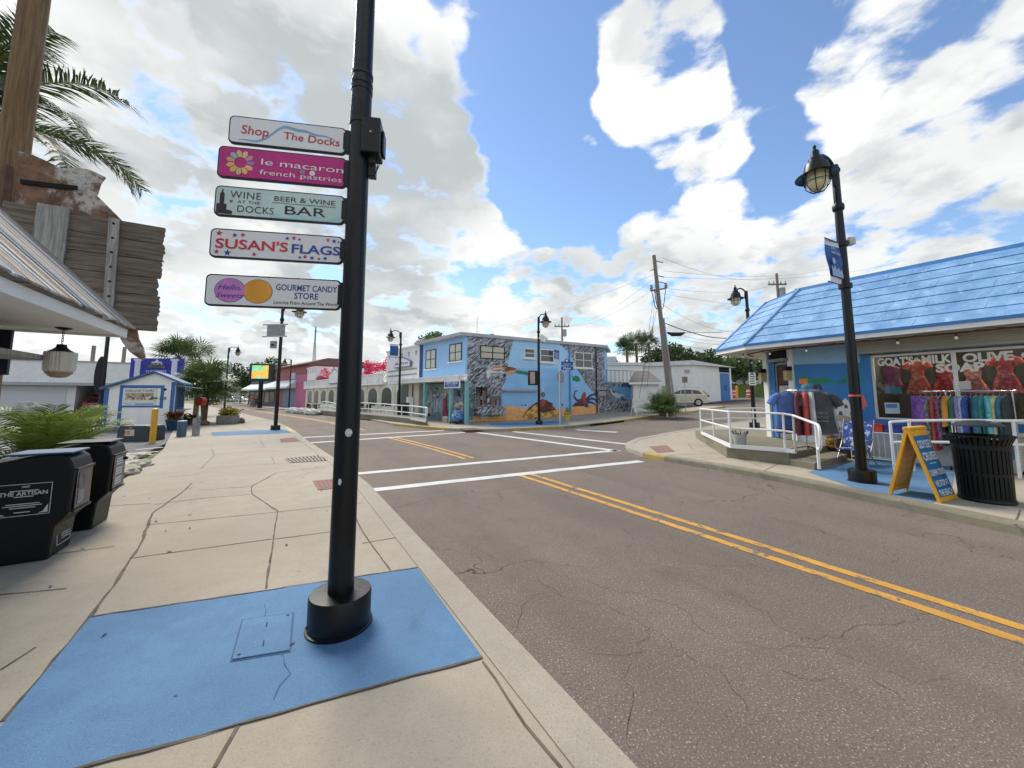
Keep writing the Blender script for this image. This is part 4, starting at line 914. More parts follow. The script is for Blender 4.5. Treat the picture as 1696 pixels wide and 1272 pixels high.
# ---- pendant lamp
b = AT(107, 534, 3.75); t = thing('pendant_lamp', 'cream glass pendant lamp hanging on a chain under the porch', 'pendant lamp', (b.x, b.y, 2.345))
mb = MB(); mb.lathe([(.005, -.03), (.03, -.028), (.07, -.012), (.085, 0)], n=20); mb.build('canopy_plate', mat('dark bronze', '#2f2a26', .45, .15, metal=.6), t, smooth=True)
mb = MB(); zt = -.03
for k in range(5):
    a = k * math.pi / 2; c = Vector((0, 0, zt - .02 - k * .031)); mb.tube([c + Vector((math.cos(a) * .011 * math.cos(R(q * 45)), math.sin(a) * .011 * math.cos(R(q * 45)), .021 * math.sin(R(q * 45)))) for q in range(9)], .0035, 5)
mb.build('chain', mat('dark bronze', '#2f2a26'), t)
mb = MB(); mb.lathe([(.012, -.195), (.045, -.2), (.05, -.235), (.075, -.26), (.10, -.275), (.118, -.285), (.118, -.292), (.1, -.292)], n=24); mb.build('fitter', mat('dark bronze', '#2f2a26'), t, smooth=True)
def globeglass():
    d = ND('cream ribbed glass'); d.b.inputs['Base Color'].default_value = lin('#ddd5c6') + (1,); d.b.inputs['Roughness'].default_value = .18; d.b.inputs['Specular IOR Level'].default_value = .6
    d.b.inputs['Transmission Weight'].default_value = .18; d.b.inputs['Subsurface Weight'].default_value = .0; w_ = d.n('ShaderNodeTexWave', bands_direction='X'); w_.inputs['Scale'].default_value = 12; d.l(d.tc.outputs['Object'], w_.inputs['Vector']); d.bump(w_.outputs[0], .003); return d.mat
mb = MB(); mb.lathe([(.10, -.288), (.145, -.292), (.155, -.30), (.152, -.47), (.146, -.515), (.13, -.52), (.13, -.528), (.125, -.53)][::-1], n=10); gb = mb.build('globe', globeglass(), t, bevel=.004)
mb = MB(); mb.lathe([(.127, -.531), (.127, -.545), (.113, -.547), (.113, -.56), (.095, -.563), (.095, -.577), (.075, -.58), (.073, -.59), (.002, -.597)][::-1], n=20); mb.build('globe_bottom', mat('amber ribbed glass', '#9c8760', .25, .2, 30), t); t.scale = (.77, .77, .85)
# ---- tall palm whose fronds reach in from the left
b = AT(-75, 190, 7.4); PZ = b.z - .1; b.z = .1; random.seed(5)
t = thing('date_palm', 'tall date palm with feathery fronds behind the timber pole', 'palm', b)
cr = Vector((-.0, 0, PZ)); mb = MB(); mb.tube([(.3, 0, 0), (.1, .0, 3.5), cr], [.3, .24, .22], 12); mb.build('trunk', BARK, t, smooth=True)
mb = MB()
for az, el, L, dr in ((-.35, .55, 4.0, 1.0), (-.05, .30, 3.2, .95), (-.45, .15, 4.0, .75), (.0, -.05, 3.3, .95), (-.7, -.35, 3.3, .5), (.2, .75, 3.6, 1.1), (-.9, .5, 3.6, .9), (1.2, .5, 3.4, 1), (2.2, .4, 3.4, 1), (3.1, .5, 3.4, 1), (-2, .4, 3.4, 1), (-1.5, -.1, 3.2, .8), (-.2, 1.0, 3.4, 1.1), (.6, .2, 3.2, 1), (-.55, -.6, 2.6, .4), (-1.1, .9, 3.2, 1)): frond(mb, cr, az, el, L, dr, .022, .52, 84)
mb.build('crown', leafmat('date palm leaf', '#48572f', .3, .3), t)
# ---- palms in the planting bed behind the boxes
def clump(label, pos, n, L, m, seed, nm='dwarf_palm', el=(.8, 1.52), dr=.55, ll=.26, cat='plant', group=None):
    t = thing(nm, label, cat, pos, 0, group); random.seed(seed); mb = MB(); mb.tube([(0, 0, 0), (0, 0, .5)], [.09, .06], 8); mb.build('trunk', BARK, t)
    mb = MB()
    for i in range(n): frond(mb, (0, 0, .45), random.uniform(0, 6.28), random.uniform(*el), L * random.uniform(.75, 1.1), dr, .012, ll, 24)
    mb.build('crown', m, t); return t
clump('bushy dwarf palm behind the newspaper boxes', W(8.5, -3.05, .1), 22, 1.15, PGREEN, 21); clump('dwarf palm with fronds spreading over the kerb rocks', W(9.4, -3.25, .1), 20, 1.15, leafmat('yellowing palm', '#8a983c', .35, .3), 22)
clump('dwarf palm drooping beside the brown timber post', W(8.6, -3.7, .1), 6, 1.1, PGREEN, 23, el=(.4, 1.2))
t = thing('spider_plant', 'bright green spider plant before the dwarf palms', 'plant', W(8.3, -2.70, .5)); mb = MB(); random.seed(9)
for i in range(70):
    a = random.uniform(0, 6.28); L = random.uniform(.35, .6); e = random.uniform(.6, 1.4); p = Vector((0, 0, 0)); vs = []
    for k in range(8):
        q = p; ee = e - k * .33; p = p + Vector((math.cos(a) * math.cos(ee), math.sin(a) * math.cos(ee), math.sin(ee))) * L / 7; sd_ = Vector((-math.sin(a), math.cos(a), 0)) * .011 * (1 - k / 8); vs += [q - sd_, q + sd_]
    mb.add(vs, [(2 * k, 2 * k + 1, 2 * k + 3, 2 * k + 2) for k in range(7)])
mb.build('leaves', YGREEN, t); mb = MB(); mb.lathe([(.10, -.24), (.14, 0), (.12, 0), (.1, -.03)], n=14); mb.build('pot', mat('terracotta', '#9c6a4a', .8), t)
t = thing('timber_post', 'short brown timber post beside the dwarf palms', 'post', G(43, 757, .1)); mb = MB(); mb.box(-.06, -.06, 0, .06, .06, .98); mb.build('shaft', mat('brown post', '#6f4b32', .8, .25, 6), t, bevel=.008); mb = MB(); mb.box(-.065, -.065, .98, .065, .065, 1.0); mb.build('cap', mat('brown post', '#6f4b32'), t)
t = thing('timber_post', 'orange stained timber post among the dwarf palms', 'post', G(68, 752, .1)); mb = MB(); mb.box(-.06, -.06, 0, .06, .06, .8); mb.build('shaft', mat('orange post', '#b3823f', .75, .2, 6), t, bevel=.008); mb = MB(); mb.box(-.065, -.065, .8, .065, .065, .82); mb.build('cap', mat('orange post', '#b3823f'), t)
ROCK = mat('pale coral rock', '#b9b09d', .9, .25, 7, bump=.05, bscale=14, dirt=.35, dirtcol='#6d6656')
def rock(label, pos, r, sz, seed, m=ROCK, group='rocks edging the planting bed'):
    rg = np.random.default_rng(seed); bm = bmesh.new(); bmesh.ops.create_icosphere(bm, subdivisions=3, radius=r)
    ph = rg.random((4, 3)) * 6
    for v in bm.verts:
        d = v.co / r; k = 1 + .16 * math.sin(d.x * 3 + ph[0, 0]) * math.cos(d.y * 3.5 + ph[0, 1]) + .10 * math.sin(d.z * 7 + d.x * 6 + ph[1, 0]) + .06 * math.sin(d.y * 13 + ph[2, 0]) * math.sin(d.x * 12 + ph[2, 1]); v.co = Vector((d.x * 1.25, d.y, d.z * sz)) * r * k
    me = bpy.data.meshes.new('rock'); bm.to_mesh(me); bm.free(); me.materials.append(m); o = bpy.data.objects.new('rock', me); COL.objects.link(o); o.location = pos + Vector((0, 0, r * sz * .45)); o.rotation_euler.z = seed * 1.7
    return tag(o, label, 'rock', group)
for k, (px, r, lab) in enumerate((((186, 790), .27, 'pale rough rock right behind the newspaper boxes'), ((205, 783), .23, 'pale cracked rock second along the bed edge'), ((222, 775), .22, 'pale low rock at the tip of the planting bed'), ((198, 764), .30, 'large flat white rock behind the edging rocks'), ((226, 757), .26, 'flat white rock nearest the dark utility box'))): rock(lab, G(*px, .1), r, .55 if k < 3 else .3, 30 + k)
# ---- dark utility box, yellow post, bins, small pots
f3 = FR(G(244, 731, .1), 88); q = f3.p; t = thing('utility_box', 'dark green utility box with a pale label before the shed', 'utility box', f3.o, f3.rz); mb = MB()
xa = q(192, 730)[0]; zt = q(240, 705)[1]; mb.slab([(xa, 0), (0, 0), (-.03, zt - .05), (-.08, zt), (xa + .1, zt), (xa + .02, zt - .06)], 0, .7); mb.build('cabinet', mat('dark green steel', '#343f42', .5, .12, dirt=.15), t, bevel=.02); mb = MB(); a, b = q(207, 714), q(222, 722); mb.box(a[0], -.006, b[1], b[0], -.002, a[1] + .05, 1); mb.box(a[0], -.008, b[1] + .05, a[0] + .18, -.006, a[1] + .02, 0); mb.build('label', [solid('#c98a6a'), solid('#c7c3b4')], t); mb = MB(); mb.box(q(214, 709)[0], -.008, zt - .09, q(219, 709)[0], -.002, zt - .06); mb.build('badge', solid('#a9aaa5'), t)
f3 = FR(G(252, 734, .1), 88); q = f3.p; t = thing('bollard', 'yellow steel bollard before the white and blue shed', 'bollard', f3.o); zt = q(254, 679)[1]; mb = MB(); mb.tube([(0, 0, 0), (0, 0, zt)], .085, 14); mb.build('post', mat('yellow bollard paint', '#d8a030', .5, .12, 6, dirt=.15), t, smooth=True); mb = MB(); mb.lathe([(.085, zt), (.075, zt + .03), (.04, zt + .05), (.002, zt + .055)], n=14); mb.build('cap', mat('yellow bollard paint', '#d8a030'), t, smooth=True)
f3 = FR(G(300, 724, .1), 88); q = f3.p; t = thing('waste_bin', 'blue grey cylindrical bin beside the shed planters', 'bin', f3.o); r = q(306.5, 724)[0]; zt = q(300, 697)[1]; mb = MB(); mb.lathe([(r * .93, 0), (r, .03), (r, zt - .02)], n=20); mb.build('body', mat('blue grey bin', '#4c6478', .45, .08), t, smooth=True); mb = MB(); mb.lathe([(r * 1.04, zt - .03), (r * 1.04, zt), (r * .9, zt + .01), (r * .02, zt + .01)], n=20); mb.build('lid', mat('grey bin lid', '#7f929c', .45), t, smooth=True)
f3 = FR(G(324, 721, .12), 88); q = f3.p; t = thing('timber_post', 'weathered grey timber post between bin and sidewalk', 'post', f3.o); zt = q(325, 693)[1]; mb = MB(); mb.box(-.09, -.09, 0, .09, .09, zt); mb.build('shaft', WOODV, t, bevel=.01); mb = MB(); mb.box(-.095, -.095, zt, .095, .095, zt + .02); mb.build('cap', WOODH, t)
def potplant(label, px, pr, ph, pcol, leaf, n, L, seed, dz=.1, w_=.05, el=(.5, 1.4), flowers=None, nm='potted_plant'):
    t = thing(nm, label, 'potted plant', G(*px, dz)); mb = MB(); mb.lathe([(pr * .7, 0), (pr, ph * .85), (pr * 1.08, ph * .87), (pr * 1.08, ph), (pr * .9, ph), (pr * .85, ph - .04), (.01, ph - .04)], n=18); mb.build('pot', pcol, t, smooth=True)
    random.seed(seed); mb = MB()
    for i in range(n):
        a = random.uniform(0, 6.28); e = random.uniform(*el); l = L * random.uniform(.6, 1.1); p = Vector((random.uniform(-1, 1) * pr * .5, random.uniform(-1, 1) * pr * .5, ph - .04)); vs = []
        for k in range(5):
            qq = p; ee = e - k * .28; p = p + Vector((math.cos(a) * math.cos(ee), math.sin(a) * math.cos(ee), math.sin(ee))) * l / 4; sd_ = Vector((-math.sin(a), math.cos(a), 0)) * w_ * math.sin(math.pi * (k + .6) / 5.2); vs += [qq - sd_, qq + sd_]
        mb.add(vs, [(2 * k, 2 * k + 1, 2 * k + 3, 2 * k + 2) for k in range(4)], random.randrange(len(leaf)))
    mb.build('leaves', leaf, t); return t
CROT = [leafmat('croton red', '#8a3d35', .3, .2), leafmat('croton orange', '#b0713a', .3, .2), leafmat('croton green', '#4b5a2f', .3, .2)]
potplant('red leaved croton in a dark blue pot beside the shed', (287, 713), .30, .52, mat('dark blue glazed pot', '#1f3f5c', .25, .1), CROT, 90, .62, 4)
potplant('low dark shrub in a terracotta pot beside the tall lamp', (318, 703), .3, .3, mat('terracotta', '#9c6a4a'), [DGREEN, MGREEN], 70, .5, 6); potplant('green bedding plant in a rusty tub beneath the bushy tree', (304, 705), .34, .3, mat('rusty tub', '#6b4535', .8), [MGREEN, CROT[0]], 80, .5, 7)
t = thing('flower_planter', 'stone faced planter of yellow flowers on the sidewalk', 'planter', G(378, 702, .12), hd(85)); mb = MB(); mb.box(-.48, -.3, 0, .42, .3, .48); mb.build('trough', mat('grey stone planter', '#8b8a88', .8, .3, 12, bump=.03, bscale=16), t, bevel=.03); mb = MB(); leafcloud(mb, [(-.2, 0, .6, .32), (.2, 0, .62, .34), (0, 0, .75, .3)], 900, .045, 0, 3); mb.build('leaves', MGREEN, t); mb = MB(); leafcloud(mb, [(-.25, -.05, .66, .3), (.18, -.05, .68, .34), (0, 0, .8, .25)], 420, .045, 0, 4, .9); mb.build('flowers', leafmat('yellow petals', '#cdb43c', .25, .2), t)
rock('brown stone beside the yellow flower planter', G(398, 701, .12), .22, .9, 51, mat('brown stone', '#6e6250', .9, .3, 7, bump=.05, bscale=14), 'loose stones by the planters'); rock('reddish stone beneath the red mailbox', G(336, 704, .12), .24, .7, 52, mat('reddish stone', '#8c6a55', .9, .3, 7, bump=.05, bscale=14), 'loose stones by the planters')
f3 = FR(G(326, 706, .12), 92); q = f3.p; t = thing('mailbox', 'red box on a slim grey post beside the shed tree', 'mailbox', f3.o, f3.rz); za, zb = q(330, 672)[1], q(330, 658)[1]; mb = MB(); mb.box(-.03, -.03, 0, .03, .03, za); mb.build('post', mat('galvanised', '#a9adb0'), t); mb = MB(); mb.slab([(-.08, za), (.30, za + .02), (.34, zb - .12), (.25, zb), (.02, zb - .04), (-.06, za + .25)], -.14, .14); mb.build('box', mat('red mailbox', '#a63a32', .5), t, bevel=.03)
# ---- white and blue shed
sf = FR(G(284, 712, .10), 88); q = sf.p; BLU = mat('blue trim paint', '#2f68a8', .5, .08, 4, dirt=.08)
t = thing('tour_shed', 'white shed with blue trim and a SHELLING TOURS sign', 'shed', sf.o, sf.rz)
dv = sf.X * 0; a2 = R(-33); DV = Vector((math.sin(a2), math.cos(a2), 0)); bx, by = DV.dot(sf.X) * 2.7, DV.dot(sf.N) * 2.7
xl = q(168, 700)[0]; zl, zr, za, xa = q(168, 643)[1], q(284, 632)[1], q(256, 618)[1], q(256, 618)[0]
pr = [(xl, .0), (0, .0), (0, zr), (xa, za), (xl, zl)]
def skew(mb, pts, y0, y1, m=0):
    k0, k1 = y0 / by, y1 / by; n = len(pts); A = sum(pts[i][0] * pts[(i + 1) % n][1] - pts[(i + 1) % n][0] * pts[i][1] for i in range(n)); pts = pts if A > 0 else pts[::-1]
    vs = [(p[0] + bx * k0, y0, p[1]) for p in pts] + [(p[0] + bx * k1, y1, p[1]) for p in pts]; mb.add(vs, [tuple(range(n)), tuple(range(2 * n - 1, n - 1, -1))] + [((i + 1) % n, i, n + i, n + (i + 1) % n) for i in range(n)], m)
mb = MB(); skew(mb, [(p[0], max(p[1], .12)) for p in pr], 0, by); mb.build('wall', mat('white shed boards', '#ebeae6', .6, .04, 3, dirt=.08), t); mb = MB(); skew(mb, [(xl + .05, -.0), (-.05, 0), (-.05, .119), (xl + .05, .119)], .05, by - .05); mb.build('plinth', mat('grey plinth', '#767b80', .8), t)
mb = MB(); e = .09
for (p0, p1) in (((xl - .22, zl - .06), (xa, za + .02)), ((xa, za + .02), (.35, zr - .14))): skew(mb, [p0, p1, (p1[0], p1[1] + e), (p0[0], p0[1] + e)], -.14, by + .15)
mb.build('roof', mat('blue grey roof', '#44688e', .6, .12), t)
def bars(rects, nm, m, y=-.02, y1=.0):
    mb = MB()
    for (xa_, za_, xb_, zb_) in rects: mb.box(xa_, y, za_, xb_, y1, zb_)
    return mb.build(nm, m, t)
A, B = q(200, 638), q(266, 705); C2 = q(196, 705)[0]
w0 = .13
bars([(A[0], B[1], A[0] + w0 * 1.2, A[1]), (A[0] + w0 * 1.2, A[1] - w0, B[0] - .12, A[1]), (B[0] - .12, q(260, 676)[1], B[0] + .02, A[1]), (A[0] + w0 * 1.2, q(230, 674.5)[1], B[0] - .12, q(230, 673)[1] + .04), (-.17, .13, -.0, zr - .02), (xl, .13, xl + .2, zl - .02)], 'trim', BLU)
a, b = q(205, 643), q(257, 672); mb = MB(); mb.box(a[0], -.018, b[1], b[0], -.012, a[1]); sg = mb.build('sign_panel', solid('#d9dcd8', .5), t)
mb = MB(); wq = b[0] - a[0]; hq = a[1] - b[1]; cx = (a[0] + b[0]) / 2; mb.text('SHELLING TOURS', cx, b[1] + hq * .80, hq * .12, -.021, 0, 'CENTER', wq * .88, .02); mb.text('Shell Island', a[0] + wq * .2, b[1] + hq * .08, hq * .07, -.021, 1, 'CENTER', wq * .3, 0, .3); mb.box(a[0] + wq * .4, -.020, b[1] + hq * .06, b[0] - wq * .06, -.019, b[1] + hq * .13, 1)
random.seed(2)
for i in range(70):
    u, v = random.random(), random.random(); mb.slab(disc(a[0] + wq * (.1 + .8 * u), b[1] + hq * (.36 + .34 * v * (1 - .3 * u)), hq * random.uniform(.02, .06), 7), -.0205 - i * .00001, -.019, 2 + random.randrange(4))
mb.box(a[0] + wq * .08, -.019, b[1] + hq * .32, b[0] - wq * .06, -.0185, b[1] + hq * .74, 6)
mb.build('sign_print', [solid('#5a6a6a'), solid('#6f8ca6'), solid('#6b4436'), solid('#c9bfae'), solid('#96705a'), solid('#d8d2c6'), solid('#a9a284')], sg)
bars([(q(265, 657)[0], q(270, 662)[1], q(276, 657)[0], q(270, 657)[1])], 'vent', solid('#8a8d90')); mb = MB(); a = q(274, 645); mb.cyl((a[0], -.03, a[1]), (a[0], 0, a[1]), .06, n=10); mb.build('light', BLACKM, t)
mb = MB(); a = q(252, 660); mb.box(a[0], -.05, a[1], a[0] + .25, -.02, a[1] + .05); mb.build('latch', BLACKM, t)
# serving window in its right wall with propped flap
sw = FR(sf.w(0, 0, 0), -33); mb = MB(); rot_ = Matrix.Rotation(sw.rz - sf.rz, 4, 'Z')
def sidebox(mb, x0, x1, z0, z1, o0, o1, m=0): mb.T = rot_; mb.box(x0, -o1, z0, x1, -o0, z1, m)
sidebox(mb, .35, 2.2, 1.02, 1.95, .005, .02); wi = mb.build('window', glass('shed window', '#5e6b70'), t); mb = MB()
for r_ in ((.27, .35, .94, 2.03), (2.2, 2.28, .94, 2.03), (1.2, 1.28, 1.02, 1.95)): sidebox(mb, *r_, .021, .05)
for r_ in ((.351, 2.199, .94, 1.02), (.351, 2.199, 1.95, 2.03)): sidebox(mb, *r_, .021, .05)
mb.build('frame', BLU, wi); mb = MB(); sidebox(mb, .2, 2.3, .88, .93, .0, .35); mb.build('counter', mat('pale blue shelf', '#9db6c6', .5), t); mb = MB(); mb.T = rot_ @ Matrix.Translation((0, 0, 2.07)) @ Matrix.Rotation(R(8), 4, 'X'); mb.box(.2, -.75, 0, 2.3, -.02, .04); mb.build('flap', mat('pale blue shelf', '#9db6c6'), t)
# ---- purple parking billboard
f4 = FR(G(268, 700, .1) * 1.25 - Vector((0, 0, .03)), 84); f4.o.z = .1; q = f4.p; t = thing('parking_billboard', 'blue parking billboard with painted white columns above the shed', 'billboard', f4.o, f4.rz)
a, b = q(217, 593), q(301, 630); mb = MB(); mb.box(a[0], 0, b[1] - .6, b[0], .12, a[1]); mb.build('panel', solid('#2a329e', .45), t)
mb = MB()
for px in (228, 289):
    c = q(px, 610)[0]; wc = .19; mb.box(c - wc, -.04, b[1] - .1, c + wc, -.0, a[1] - .2); mb.box(c - wc * 1.5, -.05, a[1] - .2, c + wc * 1.5, 0, a[1] - .05); mb.box(c - wc * 1.4, -.05, b[1] - .25, c + wc * 1.4, 0, b[1] - .1)
mb.build('painted_column', solid('#c9cede', .5), t)
mb = MB(); cx = q(259, 610)[0]; z = a[1]; H = a[1] - b[1]; mb.text('PARKING', cx, z - H * .43, H * .10, -.012, 1, 'CENTER', 1.15, .01); mb.text('FOR', cx, z - H * .52, H * .05, -.012, 1, 'CENTER'); mb.text('CUSTOMERS', cx, z - H * .645, H * .10, -.012, 0, 'CENTER', 1.4, .01)
mb.box(cx - .42, -.01, z - H * .30, cx + .42, -.002, z - H * .26); mb.slab([(cx - .36, z - H * .255), (cx + .36, z - H * .255), (cx + .36, z - H * .16), (cx + .14, z - H * .16), (cx, z - H * .02), (cx - .14, z - H * .16), (cx - .36, z - H * .16)], -.01, -.002); mb.build('lettering', [solid('#d5d8e6'), solid('#b99f7a')], t); mb = MB()
for x in (a[0] + .4, b[0] - .4): mb.box(x - .08, .13, 0, x + .08, .28, a[1] - .2)
mb.build('post', BLACKM, t)
# ---- slim black pole with an oval sign seen edge-on
f4 = FR(G(163, 706, .1), 84); q = f4.p; t = thing('sign_pole', 'slim black pole carrying an oval sign seen edge on', 'sign pole', f4.o, f4.rz); zt = q(176, 545)[1]; mb = MB(); mb.tube([(0, 0, 0), (0, 0, zt)], [.10, .08], 10); mb.build('pole', mat('near black navy paint', '#14141f', .4), t, smooth=True)
a, b = q(164, 590)[1], q(162, 655)[1]; mb = MB(Matrix.Translation((-.17, 0, 0)) @ Matrix.Rotation(R(35), 4, 'Z') ); mb.slab([(.22 * math.cos(R(k * 18)), (a + b) / 2 + (a - b) / 2 * math.sin(R(k * 18))) for k in range(20)], -.06, .06); mb.build('oval_board', mat('near black navy paint', '#14141f'), t)
# ================================================================ THE BLUE ROOFED SHOP
sh = FR((8.99, 9.45, .12), 147); q = sh.p
BW = mat('blue painted wall', '#3a7bb5', .6, .08, 2, dirt=.10, dirtcol='#1e466c', bump=.003, bscale=30); LB = mat('pale blue wall band', '#8fb6d3', .65, .10, 2, dirt=.25, dirtcol='#b9cdd8')
def roofblue():
    d = ND('weathered blue roof paint'); P = d.tc.outputs['Object']; c = d.mix(d.ramp(d.noise(1.6, 9, .7, P, (1, 1, .35), .4), .32, .68), lin('#5985b0'), lin('#83aacf'))
    c = d.mix(d.ramp(d.noise(3.2, 9, .75, P, (1.5, 1, .3)), .55, .74, 0, .8), c, lin('#b4d2e8')); c = d.mix(d.ramp(d.noise(9, 6, .7, P), .58, .7, 0, .35), c, lin('#b3cde2')); d.l(c, d.b.inputs['Base Color']); d.b.inputs['Roughness'].default_value = .6; d.bump(d.noise(25, 5, .6, P), .006); return d.mat
ROOFB = roofblue(); BLUEDK = mat('dark blue flashing', '#3f76b0', .5, .1, 4)
t = thing('shop_building', 'white and blue corner shop with a blue shingle roof', 'shop', sh.o, sh.rz); shop = t
P0, P1, P2, P3 = (-2.35, -1.1), (9.0, -1.1), (-3.56, -.42), (-3.6, 9.0); R0, R1, R2, R3 = (-1.65, 1.0), (9.0, 1.0), (-3.0, 2.0), (-1.2, 9.0)
EB, ET, RZ = 2.89, 3.02, 4.83
V3 = lambda p, z: Vector((p[0], p[1], z))
def courses(mb, a, b, c, d, n, seg, lift=.022, m=0):            # a,b eave; d,c ridge above a,b
    a, b, c, d = map(Vector, (a, b, c, d)); nn = (b - a).cross(d - a).normalized(); 
    for i in range(n):
        v0, v1 = i / n, (i + 1.06) / n; v1 = min(v1, 1); L0, L1 = a.lerp(d, v0), b.lerp(c, v0); M0, M1 = a.lerp(d, v1), b.lerp(c, v1); ln = (L1 - L0).length; x = -random.uniform(0, seg)
        while x < ln:
            u0, u1 = max(0, x) / ln, min(ln, x + seg * 1.0 - .006) / ln; x += seg
            if u1 <= u0 + .002: continue
            A, B, C, D = L0.lerp(L1, u0), L0.lerp(L1, u1), M0.lerp(M1, u1), M0.lerp(M1, u0); t_ = nn * (lift + random.uniform(-.003, .003)); mb.hexa([A, B, C, D], [A + t_, B + t_, C + nn * .003, D + nn * .003], m)
random.seed(8); mb = MB(); courses(mb, V3(P0, ET), V3(P1, ET), V3(R1, RZ), V3(R0, RZ), 7, 1.22); courses(mb, V3(P2, ET), V3(P0, ET), V3(R0, RZ), V3(R2, RZ), 7, 1.22); courses(mb, V3(P3, ET), V3(P2, ET), V3(R2, RZ), V3(R3, RZ), 7, 1.22)
rf = mb.build('roof', ROOFB, t); mb = MB()
mb.tube([V3(P0, ET + .02), V3(R0, RZ + .02)], .05, 6); mb.tube([V3(P2, ET + .02), V3(R2, RZ + .02)], .05, 6); mb.build('hip_ridge', ROOFB, rf)
mb = MB(); mb.hexa([V3((R0[0] - .1, R0[1] - .1), RZ - .14), V3((9, .9), RZ - .14), V3((9, 1.3), RZ - .14), V3((-1.5, 1.3), RZ - .14)], [V3((R0[0] - .1, R0[1] - .02), RZ + .06), V3((9, .98), RZ + .06), V3((9, 1.3), RZ + .06), V3((-1.5, 1.3), RZ + .06)]); mb.hexa([V3(R2, RZ - .1), V3(R0, RZ - .1), V3((-1.5, 1.3), RZ - .1), V3((-2.8, 2.3), RZ - .1)], [V3(R2, RZ + .05), V3(R0, RZ + .05), V3((-1.5, 1.3), RZ + .05), V3((-2.8, 2.3), RZ + .05)]); mb.build('ridge_flashing', BLUEDK, rf)
mb = MB(); EV = [P1, P0, P2, P3]
for a, b in zip(EV, EV[1:]):
    d = Vector((b[0] - a[0], b[1] - a[1])).normalized(); nx, ny = d.y, -d.x     # outward is left of travel here
    nx, ny = -d.y, d.x
    if (nx * (0 - a[0]) + ny * (4 - a[1])) > 0: nx, ny = -nx, -ny
    mb.hexa([V3(a, EB), V3((a[0] - nx * .05, a[1] - ny * .05), EB), V3((b[0] - nx * .05, b[1] - ny * .05), EB), V3(b, EB)], [V3(a, ET - .03), V3((a[0] - nx * .05, a[1] - ny * .05), ET - .03), V3((b[0] - nx * .05, b[1] - ny * .05), ET - .03), V3(b, ET - .03)], 0)
    o = .025; mb.hexa([V3((a[0] + nx * o, a[1] + ny * o), ET - .03), V3((a[0] - nx * .04, a[1] - ny * .04), ET - .03), V3((b[0] - nx * .04, b[1] - ny * .04), ET - .03), V3((b[0] + nx * o, b[1] + ny * o), ET - .03)], [V3((a[0] + nx * o, a[1] + ny * o), ET + .035), V3((a[0] - nx * .04, a[1] - ny * .04), ET + .035), V3((b[0] - nx * .04, b[1] - ny * .04), ET + .035), V3((b[0] + nx * o, b[1] + ny * o), ET + .035)], 1)
mb.build('fascia', [WHITE, BLUEDK], t)
SOF = mat('painted soffit', '#c6c3b8', .7, .12, 3, dirt=.3, dirtcol='#8d8572')
mb = MB(); mb.prism([(9, -1.06), (P0[0] + .02, -1.06), (P2[0] + .05, P2[1] + .03), (-3.5, 8.9), (9, 8.9)], EB + .03, EB + .06); mb.build('soffit', SOF, t)
# walls: mural bay, window bay, chamfered entry
CW = (-2.62, .62)
mb = MB(); mb.box(-1.60, 0, 0, -.10, .25, 2.919); mb.build('mural_wall', BW, t)
WX0, WX1, WZ0, WZ1 = .06, 8.6, .98, 2.56
mb = MB(); mb.box(-.099, .001, 0, WX0, .30, 2.91); mb.box(WX0, .001, WZ1 + .04, 9, .3, 2.91); mb.build('blue_wall', BW, t)
mb = MB(); mb.box(-.099, -.02, 0, 9, .3, .74); mb.build('low_wall', mat('white block wall', '#d3d1c9', .8, .06, 3, bump=.006, bscale=30, dirt=.3, dirtcol='#8f8a7c'), t)
mb = MB(); mb.box(-.05, -.13, .741, 9, .3, .80); mb.box(WX0, .05, .80, 9, .3, WZ0, 1); mb.build('window_sill', [WHITE, BW], t)
mb = MB(); mb.box(-.16, -.26, 2.60, 9, -.03, 2.655, 1)
for k in range(5): mb.box(-.15, -.25 + k * .0, 2.66 + k * .046, 9, -.02, 2.66 + k * .046 + .042)
mb.build('shutter_box', mat('grey rolling shutter box', '#a7a498', .6, .1, 3, dirt=.2), t)
win = MB(); 
for r in ((WX0, WZ0, WX0 + .05, WZ1), (WX0 + .05, WZ1 - .05, WX1, WZ1), (WX0 + .05, WZ0, WX1, WZ0 + .04), (1.395, WZ0 + .04, 1.46, WZ1 - .05), (4.3, WZ0 + .04, 4.37, WZ1 - .05)): win.box(r[0], .06, r[1], r[2], .14, r[3])
wi = win.build('window_frame', WHITE, t); mb = MB(); mb.poly([(WX0 + .05, .10, WZ0 + .04), (1.395, .10, WZ0 + .04), (1.395, .10, WZ1 - .05), (WX0 + .05, .10, WZ1 - .05)]); mb.poly([(1.46, .10, WZ0 + .04), (4.3, .10, WZ0 + .04), (4.3, .10, WZ1 - .05), (1.46, .10, WZ1 - .05)]); mb.poly([(4.37, .10, WZ0 + .04), (WX1, .10, WZ0 + .04), (WX1, .10, WZ1 - .05), (4.37, .10, WZ1 - .05)]); mb.build('pane', clear('shop glass'), wi)
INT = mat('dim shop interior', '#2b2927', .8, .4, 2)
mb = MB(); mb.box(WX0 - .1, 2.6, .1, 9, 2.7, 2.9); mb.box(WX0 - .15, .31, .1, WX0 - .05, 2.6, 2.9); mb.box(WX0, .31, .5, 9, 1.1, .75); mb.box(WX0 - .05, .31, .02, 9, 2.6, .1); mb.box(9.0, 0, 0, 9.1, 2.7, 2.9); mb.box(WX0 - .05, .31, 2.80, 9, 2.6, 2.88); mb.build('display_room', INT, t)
mb = MB()
for u in (.5, 1.9, 3.3): mb.tube([(u, .6, 2.70), (u + .75, .9, 2.70)], .02, 6)
d = ND('fluorescent tube'); d.b.inputs['Emission Color'].default_value = (1, .86, .55, 1); d.b.inputs['Emission Strength'].default_value = 60; mb.build('strip_light', d.mat, t)
